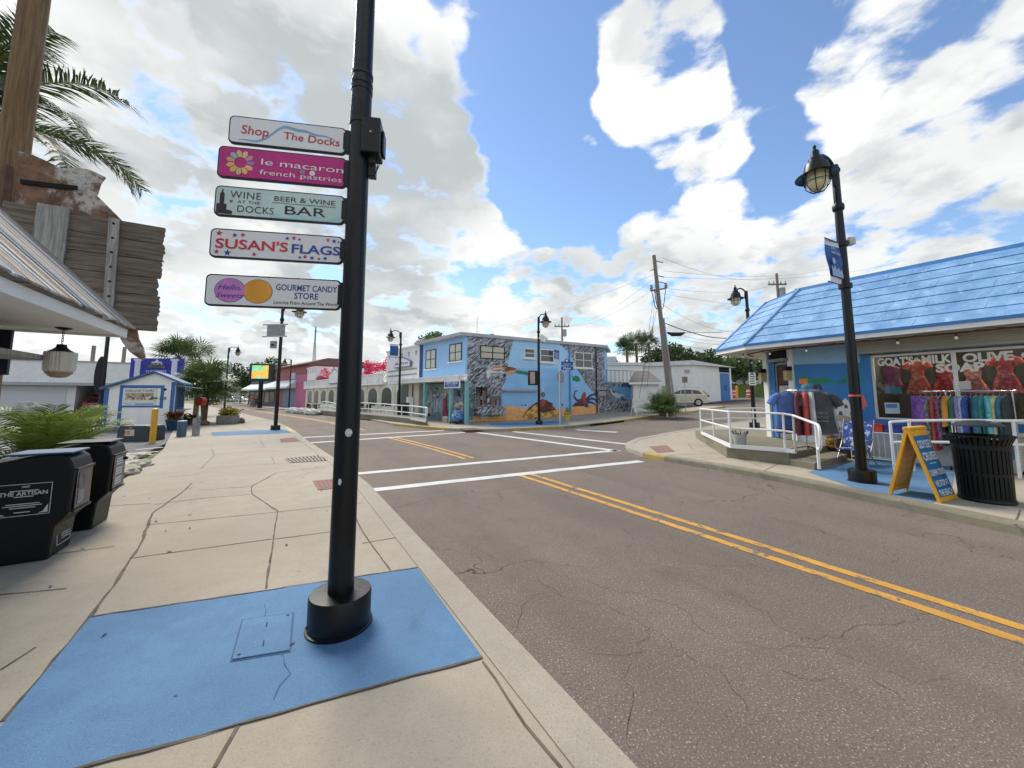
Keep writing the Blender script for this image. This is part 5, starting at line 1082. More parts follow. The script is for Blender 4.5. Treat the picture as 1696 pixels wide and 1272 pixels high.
def serif(mb, txt, x, z, s, w_, y, m=0):
    mb.text(txt, x, z, s, y, m, 'LEFT', w_, .045)
mb = MB(); T_ = lambda px, py: q(px, py, .10)
for txt, a, b in (("GOAT'S", (1453, 598), (1513, 584)), ('MILK', (1526, 594), (1576, 582)), ('OLIVE', (1594, 590), (1679, 574)), ('SOAP', (1550, 609), (1632, 593))):
    A = T_(*a); B = T_(b[0], a[1]); s = T_(a[0], a[1] - 9.5)[1] - A[1]
    z = {"GOAT'S": 2.30, 'MILK': 2.30, 'OLIVE': 2.29, 'SOAP': 2.085}[txt]; s = .175 if txt != 'SOAP' else .18
    serif(mb, txt, A[0], z, s, B[0] - A[0], .085)
    n = len(txt); 
serif(mb, 'OIL', T_(1690, 584)[0], 2.29, .155, .62, .085); serif(mb, 'PRODUCTS', T_(1690, 584)[0] + .1, 2.07, .16, 1.1, .085) if 0 else None
mb.build('lettering', solid('#e8e6dd', .5), wi)
# small papers on glass
mb = MB(); a, b = q(1578, 631, .08), q(1609, 645, .08); mb.box(a[0], .07, b[1], b[0], .078, a[1] - .01); mb.build('paper_notice', solid('#d5d2c8', .6), wi); a, b = q(1465, 667, .08), q(1491, 684, .08); mb = MB(); mb.box(a[0], .07, b[1] - .02, b[0], .078, a[1]); mb.box(a[0] + .02, .065, (a[1] + b[1]) / 2, b[0] - .04, .069, a[1] - .03, 1); mb.build('poster', [solid('#c9d3da', .6), solid('#5d86ab', .6)], wi)
# mural on the blue bay
def mp(pts, o=0): return [q(*p) for p in pts]
mb = MB(); L_ = [(.0, 'x')]
mb.slab([(-1.57, 2.45), (-.12, 2.40), (-.12, 2.90), (-1.57, 2.90)], -.006, -.001, 0)
mb.slab([(-1.5, 2.03)] + [(-1.5 + 1.4 * i / 16, 2.02 + .06 * math.sin(i * 1.1) + .05 * math.sin(i * .5)) for i in range(17)] + [(-.12, 1.90)] + [(-.2 - 1.3 * i / 10, 1.90 + .03 * math.sin(i * 1.7)) for i in range(11)], -.006, -.001, 1)
mb.slab([(-1.59, .0), (-.12, .0), (-.12, .85), (-.45, 1.05), (-.62, 1.10), (-.80, .92), (-1.0, 1.0), (-1.59, 1.0)], -.006, -.001, 2)
mb.slab([(-1.25 + .40 * math.cos(R(a)), .98 + .52 * math.sin(R(a))) for a in range(0, 181, 12)], -.009, -.006, 2); mb.slab([(-1.25 + .36 * math.cos(R(a)), .98 + .48 * math.sin(R(a))) for a in range(0, 181, 12)], -.012, -.009, 3)
mb.box(-1.262, -.012, 1.49, -1.238, -.008, 1.70, 2); mb.box(-1.31, -.0125, 1.60, -1.19, -.0075, 1.625, 2)
mb.slab([(-.72, 1.02), (-.24, 1.02), (-.24, 1.20), (-.30, 1.20), (-.33, 1.33), (-.40, 1.33), (-.42, 1.42), (-.48, 1.50), (-.54, 1.42), (-.56, 1.33), (-.63, 1.33), (-.66, 1.2), (-.72, 1.2)], -.009, -.006, 2)
for cx, cz, r in ((-.60, 1.10, .055), (-.37, 1.10, .055), (-.48, 1.28, .05)): mb.slab([(cx - r * .7, cz - r), (cx + r * .7, cz - r)] + [(cx + r * .7 * math.cos(R(a)), cz + r * math.sin(R(a))) for a in range(0, 181, 30)], -.012, -.009, 4)
mb.slab([(-.80, .92), (-.62, 1.08), (-.12, .90), (-.12, .78)], -.0095, -.0065, 5)
mb.build('mural', [LB, mat('mural green', '#2f8a63', .7, .2, 6), mat('mural white', '#d8d8d4', .7, .06, 5), mat('mural teal', '#2b7f9c', .7, .1), solid('#5f5a55'), mat('mural tan', '#b8a58a', .7, .1)], t)
# entry: chamfer with white posts, blue jamb, glass door and left return
ea = math.degrees(math.atan2(CW[1], CW[0] + 1.6)); ed = Vector((-1.6 - CW[0], 0 - CW[1], 0)); el = ed.length; ET_ = Matrix.Translation((CW[0], CW[1], 0)) @ Matrix.Rotation(math.atan2(ed.y, ed.x), 4, 'Z')
FLZ = .28
mb = MB(ET_); mb.box(el - .16, -.04, FLZ, el + .02, .14, 2.9); mb.box(0, -.04, FLZ, .20, .16, 2.9); mb.build('entry_post', WHITE, t, bevel=.006)
mb = MB(ET_); mb.box(.201, .02, FLZ, .42, .14, 2.9); mb.build('entry_jamb', BW, t)
mb = MB(ET_); x0, x1 = .421, el - .161
for r in ((x0, FLZ, x0 + .06, 2.55), (x1 - .06, FLZ, x1, 2.55), (x0 + .06, 2.49, x1 - .06, 2.55), (x0 + .06, FLZ, x1 - .06, FLZ + .2), (x0 + .06, 1.24, x1 - .06, 1.28)): mb.box(r[0], .05, r[1], r[2], .10, r[3])
dr = mb.build('door', mat('aluminium door frame', '#8f918d', .4, .1, 8, metal=.4), t); mb = MB(ET_); mb.box(x0 + .06, .07, FLZ + .2, x1 - .06, .08, 1.24); mb.box(x0 + .06, .07, 1.28, x1 - .06, .08, 2.49); mb.build('pane', glass('door glass', '#2a2c2d'), dr)
mb = MB(ET_); mb.box(x0 + .12, .055, 1.5, x1 - .1, .068, 1.86); mb.box(x0 + .10, .055, 1.9, x1 - .12, .068, 2.42, 1); mb.build('door_papers', [solid('#b9b7ae', .6), solid('#5b3434', .6)], dr); mb = MB(ET_); mb.cyl((x0 + .1, -.0, 1.25), (x1 - .1, -.0, 1.25), .02, n=8); mb.build('handle', STEEL, dr)
mb = MB(ET_); mb.box(x0 - .05, -.18, 2.58, x1 + .05, .10, 2.66); mb.box(x0, -.1, 2.66, x1, .05, 2.9, 1); mb.build('transom', [mat('aluminium door frame', '#8f918d'), DARK], t)
lt = MB(); lt.box(CW[0] - .02, CW[1] + .2, 0, CW[0] + .12, 8.8, .40); lt.box(CW[0] + .02, CW[1] + .2, .40, CW[0] + .10, 8.8, 2.9); lt.build('side_wall', WHITE2, t)
mb = MB(); y0, y1 = CW[1] + .25, CW[1] + 3.0
for r in ((y0, .5, y0 + .07, 2.5), (y1 - .07, .5, y1, 2.5), (y0 + .07, 2.43, y1 - .07, 2.5), (y0 + .07, .5, y1 - .07, .57), ((y0 + y1) / 2 - .03, .57, (y0 + y1) / 2 + .03, 2.43)): mb.box(CW[0] - .06, r[0], r[1], CW[0] + .01, r[2], r[3])
sw_ = mb.build('side_window', mat('pale green frame', '#aab5a6', .5, .08), t); mb = MB(); mb.box(CW[0] - .03, y0 + .07, .57, CW[0] - .021, y1 - .07, 2.43); mb.build('pane', glass('side glass', '#4a5150'), sw_)
mb = MB(); 
for k, (yy, zz) in enumerate(((.35, 1.9), (.45, 1.35), (.30, .9), (.9, 1.6))): mb.box(CW[0] - .045, CW[1] + yy, zz, CW[0] - .035, CW[1] + yy + .3, zz + .35, k % 2)
mb.build('posters', [solid('#b6b5ab', .6), solid('#8c4b48', .6)], sw_)
mb = MB(ET_)
for xx in (.04, el - .10): mb.box(xx, -.22, 2.0, xx + .12, -.05, 2.30); mb.box(xx - .01, -.23, 2.28, xx + .13, -.05, 2.40, 1)
mb.build('wall_lantern', [mat('amber lantern glass', '#b8a572', .3, .15), BLACKM], t)
# rusty pipe and string lights under the eave
mb = MB(); mb.tube([(9, -.75, EB - .04), (-1.9, -.75, EB - .04), (-2.7, -.25, EB - .05), (-2.9, .6, EB - .05)], .022, 6); mb.tube([(9, -.62, EB - .02), (-1.7, -.62, EB - .02)], .016, 6); mb.build('rusty_pipe', mat('rusty pipe', '#77513c', .8, .3, 12), t)
t2 = thing('string_lights', 'string of bare bulbs along the eave of the blue roofed shop', 'string lights', sh.o, sh.rz); pts = []; bulbs = []
Pp = [(2.9, -.95), (-2.2, -.95), (-3.35, -.30), (-3.45, 2.6)]; path = resample(Pp, .42)
for i, p in enumerate(path):
    pts.append((p[0], p[1], EB - .015 - (.06 if i % 2 else 0))); 
    if i % 2: bulbs.append(pts[-1])
mb = MB(); mb.tube(pts, .006, 5); mb.build('wire', BLACKM, t2)
for b in bulbs: mb = MB(); mb.lathe([(.018, .0), (.018, -.05), (.012, -.055)][::-1], b, 8, 1); mb.lathe([(.012, -.055), (.03, -.085), (.028, -.11), (.003, -.125)][::-1], b, 10, 0); mb.build('bulb', [mat('bulb glass', '#e6e2d2', .2), BLACKM], t2, smooth=True)
mb = MB(); mb.tube([(-2.3, .6, 2.75), (-4.5, 6, 2.55), (-6.0, 14, 2.6)], .006, 5); bl = [(-2.3 - 2.2 * k / 9, .6 + 5.4 * k / 9, 2.70 - .2 * k / 9) for k in range(1, 9)]
mb.build('wire', BLACKM, t2)
for b in bl: mb = MB(); mb.lathe([(.004, -.11), (.03, -.09), (.03, -.05), (.012, 0)], b, 8); mb.build('bulb', mat('bulb glass', '#e6e2d2'), t2, smooth=True)
# ---- entry platform and steps
pA = gp((1152, 724), (1204, 758), (1308, 771), (1366, 757)); wl = [st(sh.w(-.75, 0, 0)), st(sh.w(-1.6, -.02, 0)), st(sh.w(-2.62, .6, 0)), st(sh.w(-2.62, 3.2, 0)), st(sh.w(-4.2, 3.2, 0))]
t = thing('entry_platform', 'stained concrete platform with two steps at the shop entrance', 'platform', (0, 0, 0)); mb = MB(); mb.prism([W(*p)[:2] for p in pA + wl], .05, .395); mb.build('deck', OLDC, t, bevel=.012); mb = MB(); mb.prism([W(*p)[:2] for p in gp((1306, 770.5), (1350, 779), (1404, 763), (1372, 754))], .05, .265); mb.build('step', OLDC, t, bevel=.01)
def rail(label, posts, rails, group=None, r=.024, curb=None, z=.395, loop=None):
    t = thing('white_railing', label, 'railing', (0, 0, 0), 0, group); B = [G(x, y, z) if abs(z - .12) < .01 else None for x, y, _ in posts]; base = []
    for x, y, yt in posts:
        d = ray(x, y); k = (z - CZ) / d[2]; b = Vector((d[0] * k, d[1] * k, z)); f = FR((b.x, b.y, 0), 90); top = f.p(x - (y - yt) * (x - 848) / 6400, yt)[1]; base.append((b, top))
    for b, top in base: mb = MB(); mb.cyl(b, (b.x, b.y, top), r, n=10); mb.build('post', RAILW, t, smooth=True)
    mb = MB()
    for lv in rails:
        pts = [Vector((b.x, b.y, b.z + (top - b.z) * lv)) for b, top in base]
        if loop and lv == 1.0: pts += loop(base)
        mb.tube(pts, r, 10); mb.build('rail', RAILW, t, smooth=True); mb = MB()
    if curb:
        mb = MB(); 
        for (a, _), (b, _) in zip(base, base[1:]):
            d = (b - a); nn = Vector((-d.y, d.x, 0)).normalized() * .02; mb.hexa([a - nn, b - nn, b + nn, a + nn], [a - nn + Vector((0, 0, curb)), b - nn + Vector((0, 0, curb)), b + nn + Vector((0, 0, curb)), a + nn + Vector((0, 0, curb))])
        mb.build('kick_board', RAILW, t)
    return t, base
def lp(base):
    (a, ta), (b, tb) = base[-2], base[-1]; d = Vector((b.x - a.x, b.y - a.y, 0)).normalized(); H = tb - b.z; P = lambda u, v: Vector((b.x, b.y, b.z)) + d * u + Vector((0, 0, H * v))
    return [P(.14, .99), P(.21, .94), P(.24, .86), P(.24, .58), P(.21, .50), P(.14, .45), P(.0, .45)]
GR = 'white pipe railings'
random.seed(1)
rail('white pipe railing with a looped end along the entry platform', [(1162, 719, 677), (1183, 729, 679), (1211, 742, 682), (1301, 749, 685), (1318, 751, 688)], [1.0, .55], GR, curb=.09)
t, bs = rail('white sloping handrail beside the two entrance steps', [(1318, 751, 688), (1357, 777, 702)], [1.0], GR, z=.395, loop=lp)
rail('white back railing between the platform and the side street', [(1161, 712, 680), (1207, 708, 677), (1249, 710, 676), (1281, 711, 677)], [1.0, .5], GR, z=.39)
rail('white railing before the clothes rack and shop window', [(1482, 780, 699), (1514, 780, 697), (1588, 784, 696), (1690, 792, 697), (1760, 796, 696)], [1.0, .58], GR, z=.12, r=.027)
# ---- clothes
def cloth(name, col, pat=None, sc=14):
    if name in _mc: return _mc[name]
    d = ND(name); L_ = tuple(x * .88 + .035 for x in lin(col)); c = d.mix(d.ramp(d.noise(5, 5), .3, .7), tuple(x * .72 for x in L_), tuple(min(1, x * 1.2) for x in L_))
    if pat: c = d.mix(d.ramp(d.noise(sc, 3, .6), .52, .60), c, lin(pat)); c = d.mix(d.ramp(d.noise(sc * 1.7, 3, .6, stretch=(1.2, 1, .9)), .58, .64), c, lin(col))
    d.l(c, d.b.inputs['Base Color']); d.b.inputs['Roughness'].default_value = .85; d.b.inputs['Specular IOR Level'].default_value = .15; d.bump(d.noise(22, 4, stretch=(3, 3, .5)), .012); _mc[name] = d.mat; return d.mat
def dress(label, u, zt, zb, hw, m, y=.42, waist=.5, sleeves=1, neck=.11, group='dresses in the shop window', skirt=None, straps=False):
    t = thing('dress', label, 'dress', sh.w(u, y, zb), sh.rz, group); H = zt - zb; n = 36; prof = [(hw, 0), (hw * .93, H * .12), (hw * .78, H * .32), (hw * waist, H * .56), (hw * (waist + .1), H * .70), (hw * (waist + .12), H * .80), (hw * (waist + .02), H * .9), (hw * .40, H * .985)]
    mb = MB(); vs = []; fs = []
    for i, (r, z) in enumerate(prof):
        rip = max(0, .16 * (1 - i / 3.2))
        for k in range(n): a = 2 * math.pi * k / n; rr_ = r * (1 + rip * math.sin(k * math.pi * 2 / 4.5 + i * .2)); vs.append((rr_ * math.cos(a), rr_ * math.sin(a) * .42, z + (.012 * math.sin(k * 1.4) if i == 0 else 0)))
    for i in range(len(prof) - 1):
        for k in range(n): fs.append((i * n + k, i * n + (k + 1) % n, (i + 1) * n + (k + 1) % n, (i + 1) * n + k))
    mb.add(vs, fs); mb.build('skirt_and_bodice', m, t, smooth=80)
    for sg in (1, -1):
        if sleeves: mb = MB(); mb.tube([(sg * hw * .48, 0, H * .93), (sg * hw * .78, 0, H * .86), (sg * hw * .98, 0, H * .75)], [.06, .085, .095 * sleeves], 10); mb.build('sleeve', m, t, smooth=True)
    mb = MB(); mb.lathe([(hw * .38, H * .90), (hw * .40, H * .99), (hw * .18, H * 1.02), (.035, H * 1.04), (.035, H * 1.08)], n=14, sy=.5); mb.build('mannequin_form', mat('cream mannequin', '#a9aa9b', .5, .05), t, smooth=True)
    if skirt: mb = MB(); mb.lathe([(hw * .86, -.17), (hw * .85, 0.02)], n=18, sy=.42); mb.build('underskirt', skirt, t, smooth=True)
    return t
U = lambda px, py, o=.42: q(px, py, o)
dress('maroon tunic over turquoise shorts in the shop window', U(1478, 640)[0], 2.30, 1.78, .19, cloth('maroon jersey', '#97405a'), waist=.86, sleeves=0, skirt=cloth('turquoise shorts', '#4aa3bd'))
dress('orange wrap dress with puff sleeves in the shop window', U(1522, 640)[0], 2.40, 1.60, .20, cloth('orange floral', '#dd5c3c', '#ec9c78'), sleeves=.85); dress('plain red sundress in the shop window', U(1566, 640)[0], 2.26, 1.60, .20, cloth('red print', '#cf3338', '#d96560'), sleeves=0)
dress('pale coral dress behind the window mullion', U(1614, 640)[0], 2.2, 1.60, .20, cloth('coral print', '#db7a72', '#ebb3a4'), sleeves=0); dress('rose red patterned dress at the right of the shop window', U(1668, 640)[0], 2.40, 1.60, .20, cloth('rose print', '#d24a56', '#e8938c'), sleeves=.8)
dress('dark green dress at the shop window beyond the rose dress', U(1668, 640)[0] + .9, 2.40, 1.60, .20, cloth('dark green', '#22382f'), sleeves=.8)
# rack of garments on the pavement
rk = FR(G(1535, 772, .12), 147); qq = rk.p; a, b = qq(1527, 652), qq(1684, 643); zr = 1.70
zr = (a[1] + b[1]) / 2
t = thing('clothes_rack', 'chrome clothes rack on castors before the shop window', 'clothes rack', rk.o, rk.rz); mb = MB(); mb.tube([(a[0], 0, zr), (b[0], 0, zr)], .014, 8); mb.build('rail', STEEL, t)
for x in (a[0] + .35, b[0] - .06):
    mb = MB(); mb.tube([(x, 0, zr), (x, 0, .12)], .014, 8); mb.tube([(x, -.28, .10), (x, .28, .10)], .016, 8); mb.build('upright', STEEL, t)
    for yy in (-.26, .26): mb = MB(); mb.cyl((x - .015, yy, .045), (x + .015, yy, .045), .045, n=12); mb.build('castor', BLACKM, t)
def garment(label, x, z0, wd, dp, m, y=0, rot=80, frame=None, zt=None, group='garments on the window rack'):
    f = frame or rk; zt = zt or zr; t = thing('garment', label, 'garment', f.w(x, y, z0), f.rz + R(rot), group); H = zt - .10 - z0; n = 20; vs = []; fs = []; ph = random.uniform(0, 6); prof = [(wd * random.uniform(.8, 1.15), 0), (wd * random.uniform(.8, 1), H * .3), (wd * .80, H * .62), (wd * .80, H * .80), (wd * .66, H * .90), (wd * .34, H * .97), (wd * .12, H)]
    for i, (r, z) in enumerate(prof):
        for k in range(n): an = 2 * math.pi * k / n; rp = 1 + .34 * math.sin(k * 2.1 + i * .3 + ph) * max(.15, 1 - i / 5); vs.append((r * math.cos(an), dp * math.sin(an) * rp, z + (random.uniform(-.015, .015) if i == 0 else 0)))
    for i in range(len(prof) - 1):
        for k in range(n): fs.append((i * n + k, i * n + (k + 1) % n, (i + 1) * n + (k + 1) % n, (i + 1) * n + k))
    mb = MB(); mb.add(vs, fs); mb.build('cloth', m, t, smooth=80)
    if wd > .27:
        for sg in (1, -1): mb = MB(); mb.tube([(sg * wd * .6, 0, H * .93), (sg * wd * .95, 0, H * .84), (sg * wd * 1.22, 0, H * .66)], [.06, .085, .085], 10); mb.build('sleeve', m, t, smooth=True)
    mb = MB(); mb.tube([(-wd * .6, 0, H - .04), (0, 0, H + .02), (wd * .6, 0, H - .04)], .006, 5); mb.tube([(0, 0, H + .02), (0, 0, H + .09), (.02, 0, H + .105)], .004, 5); mb.build('hanger', mat('grey plastic hanger', '#8a8c8e', .4), t)
    return t
random.seed(17); X = lambda px: qq(px, 700)[0]
GA = [(1529, 'bulky purple top at the left end of the window rack', '#8558a0', '#6b4388', .98), (1539, 'flowered green and cream garment beside the purple top', '#4d6b5c', '#cbb9a4', .55), (1549, 'red orange long garment on the window rack', '#b5463a', None, .55), (1556, 'pink printed garment beside the red one', '#9c5a7a', '#3d3450', .55), (1563, 'black flowered garment beside the amber top', '#2d2a35', '#b58a9a', .6), (1573, 'amber yellow top on the window rack', '#d0952f', None, 1.05), (1580, 'dark green skirt beneath the amber top', '#2c6b55', None, .72), (1589, 'lavender garment on the window rack', '#a385b5', '#c3aed0', .62),
      (1597, 'pale sky blue garment on the window rack', '#9db7d8', '#c4d2e2', .56), (1605, 'royal blue garment on the window rack', '#2f4f9a', None, .72), (1613, 'navy garment next to the royal blue one', '#1f2a4a', None, .66), (1622, 'deep teal garment beside the navy one', '#22707a', None, .62), (1631, 'bright teal garment, second teal from the navy one', '#2f8c93', None, .66), (1641, 'aqua garment on the window rack', '#63bcb8', '#8fd0c8', .58), (1651, 'cream yellow tapering garment on the window rack', '#cfc98f', None, .58), (1662, 'blue teal garment at the right end of the rack', '#2a7a94', None, .50), (1672, 'dark grey garment closing the right end of the rack', '#34373c', None, .6)]
for px, lab, c, p2, z0 in GA: garment(lab, X(px), z0 - .12 + random.uniform(-.12, .12), random.uniform(.15, .23) if 'bulky' not in lab else .20, random.uniform(.035, .075) if 'bulky' not in lab else .15, cloth('garment ' + c, c, p2, 26), rot=80 + random.uniform(-14, 14))
# t-shirt rack on the platform
tr = FR((G(1335, 745, .12) + (G(1335, 745, .12) - Vector((0, 0, CZ + .1))) * 0), 110); dd = ray(1338, 748); k = (.395 - CZ) / dd[2]; tr = FR((dd[0] * k, dd[1] * k, .395), 110); qt = tr.p; zt = 1.50
t = thing('shirt_rack', 'round rack of shirts with an orange price card by the steps', 'clothes rack', tr.o, tr.rz); mb = MB(); mb.cyl((0, 0, .03), (0, 0, 1.42), .018, n=8); mb.tube([(.36 * math.cos(R(i * 18)), .36 * math.sin(R(i * 18)), 1.40) for i in range(21)], .012, 6); mb.tube([(-.36, 0, 1.4), (.36, 0, 1.4)], .01, 6); mb.build('frame', STEEL, t)
for an in (20, 140, 260): mb = MB(); mb.tube([(0, 0, .12), (.34 * math.cos(R(an)), .34 * math.sin(R(an)), .04)], .016, 6); mb.build('foot', BLACKM, t)
mb = MB(); mb.box(-.12, -.2, 1.55, .03, -.19, 1.66); mb.cyl((-.05, -.19, 1.4), (-.05, -.19, 1.56), .006, n=6); mb.build('price_card', solid('#d9713f', .5), t)
SH = [(.62, 200, 'blue t-shirt on the round shirt rack', '#4a6fae', .30), (.5, 235, 'maroon shirt on the round shirt rack', '#6e2436', .18), (.5, 255, 'orange red shirt on the round shirt rack', '#c24a36', .16), (.5, 272, 'white shirt between orange and grey shirts', '#c9cbd0', .16), (.55, 300, 'charcoal t-shirt with a pale print on the round rack', '#3f4247', .30), (.5, 170, 'purple shirt at the left of the round rack', '#6c2a62', .22), (.5, 150, 'slate shirt at the back left of the round rack', '#4c5a6a', .22), (.5, 330, 'pale grey shirt at the right of the round rack', '#9aa3ad', .24), (.5, 60, 'navy shirt at the back of the round rack', '#232c4a', .25)]
for z0, an, lab, c, wd in SH: g = garment(lab, .36 * math.cos(R(an)), z0 - .1, wd, .05, cloth('shirt ' + c, c, None), .36 * math.sin(R(an)), (0 if wd > .27 else an), tr, 1.46, 'shirts on the round rack')
g = [o for o in bpy.data.objects if o.get('label') == 'charcoal t-shirt with a pale print on the round rack'][0]; mb = MB(); mb.text('TARPON', 0, .42, .05, -.075, 0, 'CENTER', .24); mb.text('SPRINGS', 0, .33, .05, -.08, 0, 'CENTER', .24); mb.box(-.12, -.08, .26, .12, -.078, .28); mb.build('print', solid('#85888c', .7), g)
for k, (x, y, lab, c) in enumerate(((.05, -.1, 'teal cap resting on the round shirt rack', '#2b7a8c'), (.22, -.05, 'dark navy cap resting on the round shirt rack', '#20233f'))):
    o = tr.w(x, y, 1.42); t = thing('cap', lab, 'cap', o, tr.rz, 'caps on the shirt rack'); mb = MB(); mb.lathe([(.12, 0), (.12, .05), (.10, .10), (.06, .13), (.002, .14)], n=16); mb.build('crown', cloth('cap ' + c, c), t, smooth=True); mb = MB(); mb.slab([(-.1, 0), (.1, 0), (.1, .012), (-.1, .012)], -.22, -.1); mb.build('peak', cloth('cap ' + c, c), t)
# sponges in a basket
bp = G(1397, 757, .12); t = thing('basket', 'woven basket holding natural sponges beside the steps', 'basket', bp); mb = MB(); mb.lathe([(.15, 0), (.22, .25), (.26, .5), (.24, .5), (.2, .25), (.02, .05)], n=18); mb.build('bowl', mat('woven basket', '#6b5232', .85, .3, 25, bump=.02, bscale=40), t, smooth=True); mb = MB(); mb.tube([(.255 * math.cos(R(i * 20)), .255 * math.sin(R(i * 20)), .5) for i in range(19)], .018, 6); mb.build('rim', mat('woven basket', '#6b5232'), t)
SPG = mat('natural sponge', '#a87a34', .95, .35, 9, bump=.05, bscale=22, dirt=.5, dirtcol='#5c3d18'); base = rock('golden sponge in the basket beside the steps', bp + Vector((0, 0, .5)), .10, .9, 71, SPG, 'sponges piled in the basket'); base.name = 'sponge'; base['category'] = 'sponge'
random.seed(4)
for i in range(26):
    a = random.uniform(0, 6.28); z = random.uniform(.18, .74); r = random.uniform(.18, .27) * (1 - max(0, z - .5) * 1.9); c = base.copy(); COL.objects.link(c); c.location = bp + Vector((r * math.cos(a), r * math.sin(a), z)); c.rotation_euler = (a, a * 2, a * 3); k = random.uniform(.7, 1.15); c.scale = (k, k, k)
# beach chair, display table with goods
o = FR(G(1419, 769, .12), 147); t = thing('beach_chair', 'blue and white patterned folding chair against the shop wall', 'chair', o.o, o.rz); FB = cloth('blue beach fabric', '#274f9c', '#c3cbd8', 9); mb = MB(); mb.T = Matrix.Translation((0, .1, .38)) @ Matrix.Rotation(R(-22), 4, 'X'); mb.box(-.25, 0, 0, .25, .02, .62); mb.build('backrest', FB, t, bevel=.008); mb = MB(); mb.box(-.25, -.35, .34, .25, .1, .36); mb.build('seat', FB, t, bevel=.008)
for x in (-.27, .27): mb = MB(); mb.tube([(x, -.35, 0), (x, .15, .5), (x, .38, 1.0)], .012, 6); mb.build('leg', STEEL, t); mb = MB(); mb.tube([(x, .3, 0), (x, -.3, .38), (x, -.33, .55), (x, .2, .58)], .012, 6); mb.build('leg', STEEL, t)
o = FR(G(1458, 766, .12), 147); t = thing('wire_display', 'white wire display stand below the shop window', 'display stand', o.o, o.rz); mb = MB()
for x in (-.45, .45):
    for y in (-.2, .12): mb.cyl((x, y, 0), (x, y, .70), .01, n=6)
for z in (.1, .70): mb.tube([(-.45, -.2, z), (.45, -.2, z), (.45, .12, z), (-.45, .12, z), (-.45, -.2, z)], .008, 5)
for k in range(10): mb.cyl((-.45 + k * .1, -.2, .1), (-.45 + k * .1, -.2, .70), .004, n=5)
mb.build('frame', RAILW, t); mb = MB(); mb.box(-.45, -.2, .70, .45, .12, .71); mb.build('top', RAILW, t)
for x, c, lab in ((-.28, '#27408f', 'navy printed bag on the wire display stand'), (.0, '#cf4630', 'red orange bag on the wire display stand'), (.28, '#2b3f95', 'blue printed bag next to the red bag')):
    b = thing('bag', lab, 'bag', o.w(x, -.05, .71), o.rz, 'bags on the wire stand'); mb = MB(); mb.box(-.13, -.12, 0, .13, .12, .19); mb.build('body', cloth('bag ' + c, c, '#c4c9d6' if 'red' not in lab else None, 18), b, bevel=.03); mb = MB(); mb.tube([(-.06, -.13, .1), (-.06, -.13, .26), (.06, -.13, .26), (.06, -.13, .1)], .008, 5); mb.build('handle', cloth('bag ' + c, c), b)
# white wire basket on the platform
dd = ray(1226, 738); k = (.395 - CZ) / dd[2]; t = thing('wire_bin', 'white bin with dark wiry twigs on the entry platform', 'bin', (dd[0] * k, dd[1] * k, .395)); mb = MB(); mb.lathe([(.12, 0), (.17, .3), (.16, .3), (.115, .02), (.01, .02)], n=14); mb.build('tub', mat('grey white tub', '#b9bab6', .6, .15), t, smooth=True); mb = MB(); random.seed(6)
for i in range(26): a = random.uniform(0, 6.28); mb.tube([(.1 * math.cos(a), .1 * math.sin(a), .2), (.2 * math.cos(a + .3), .2 * math.sin(a + .3), .36 + random.uniform(-.03, .04))], .006, 4)
mb.build('twigs', mat('dark twigs', '#2a2522', .9), t)
# ---- A-frame sign
AF = FR(G(1527, 822, .12), 64); YP = mat('yellow moulded plastic', '#dca42a', .5, .08, 8, dirt=.12, dirtcol='#8a6a20'); t = thing('sandwich_board', 'yellow sandwich board advertising cruises on the blue pavement', 'sandwich board', AF.o, AF.rz); w2, H, sp = .30, 1.05, .27; th = math.atan2(sp, H)
def leafpanel(sg):
    M = Matrix.Translation((0, sg * sp, 0)) @ Matrix.Rotation(sg * th, 4, 'X'); mb = MB(M); L = math.hypot(H, sp)
    if sg > 0:
        for r in ((-w2, 0, -w2 + .05, L), (w2 - .05, 0, w2, L), (-w2 + .05, L - .1, w2 - .05, L), (-w2 + .05, .06, w2 - .05, .11)): mb.box(r[0], -.02, r[1], r[2], .02, r[3])
        mb.box(-w2 + .05, -.006, .11, w2 - .05, .012, L - .1)
        for k in range(7): mb.box(-w2 + .07, -.012, .16 + k * .11, w2 - .07, -.006, .18 + k * .11)
    else: mb.box(-w2, -.02, 0, w2, .02, L)
    return mb.build('panel', YP, t, bevel=.006), M, L
leafpanel(1); pn, M, L = leafpanel(-1); mb = MB(M); mb.box(-w2 + .035, -.024, .07, w2 - .035, -.0195, L - .13); mb.build('blue_face', solid('#2a6ba0', .45), pn)
mb = MB(M); y = -.027
for txt, z, s, w_ in (('ODYSSEY', .77, .105, .46), ('CRUISES', .59, .105, .46), ('DOLPHIN CRUISES', .37, .075, .49), ('WE STOP AT', .215, .075, .44), ('THE BEACH', .085, .075, .44)): mb.text(txt, 0, z, s * 1.08, y, 0, 'CENTER', w_ * 1.07, .022)
mb.box(-.12, y, .535, .12, y + .001, .545); mb.build('lettering', solid('#dcdfe0', .5), pn)
mb = MB(); mb.box(-w2, -.045, H - .03, w2, .045, H + .015); mb.build('hinge', YP, t, bevel=.01)
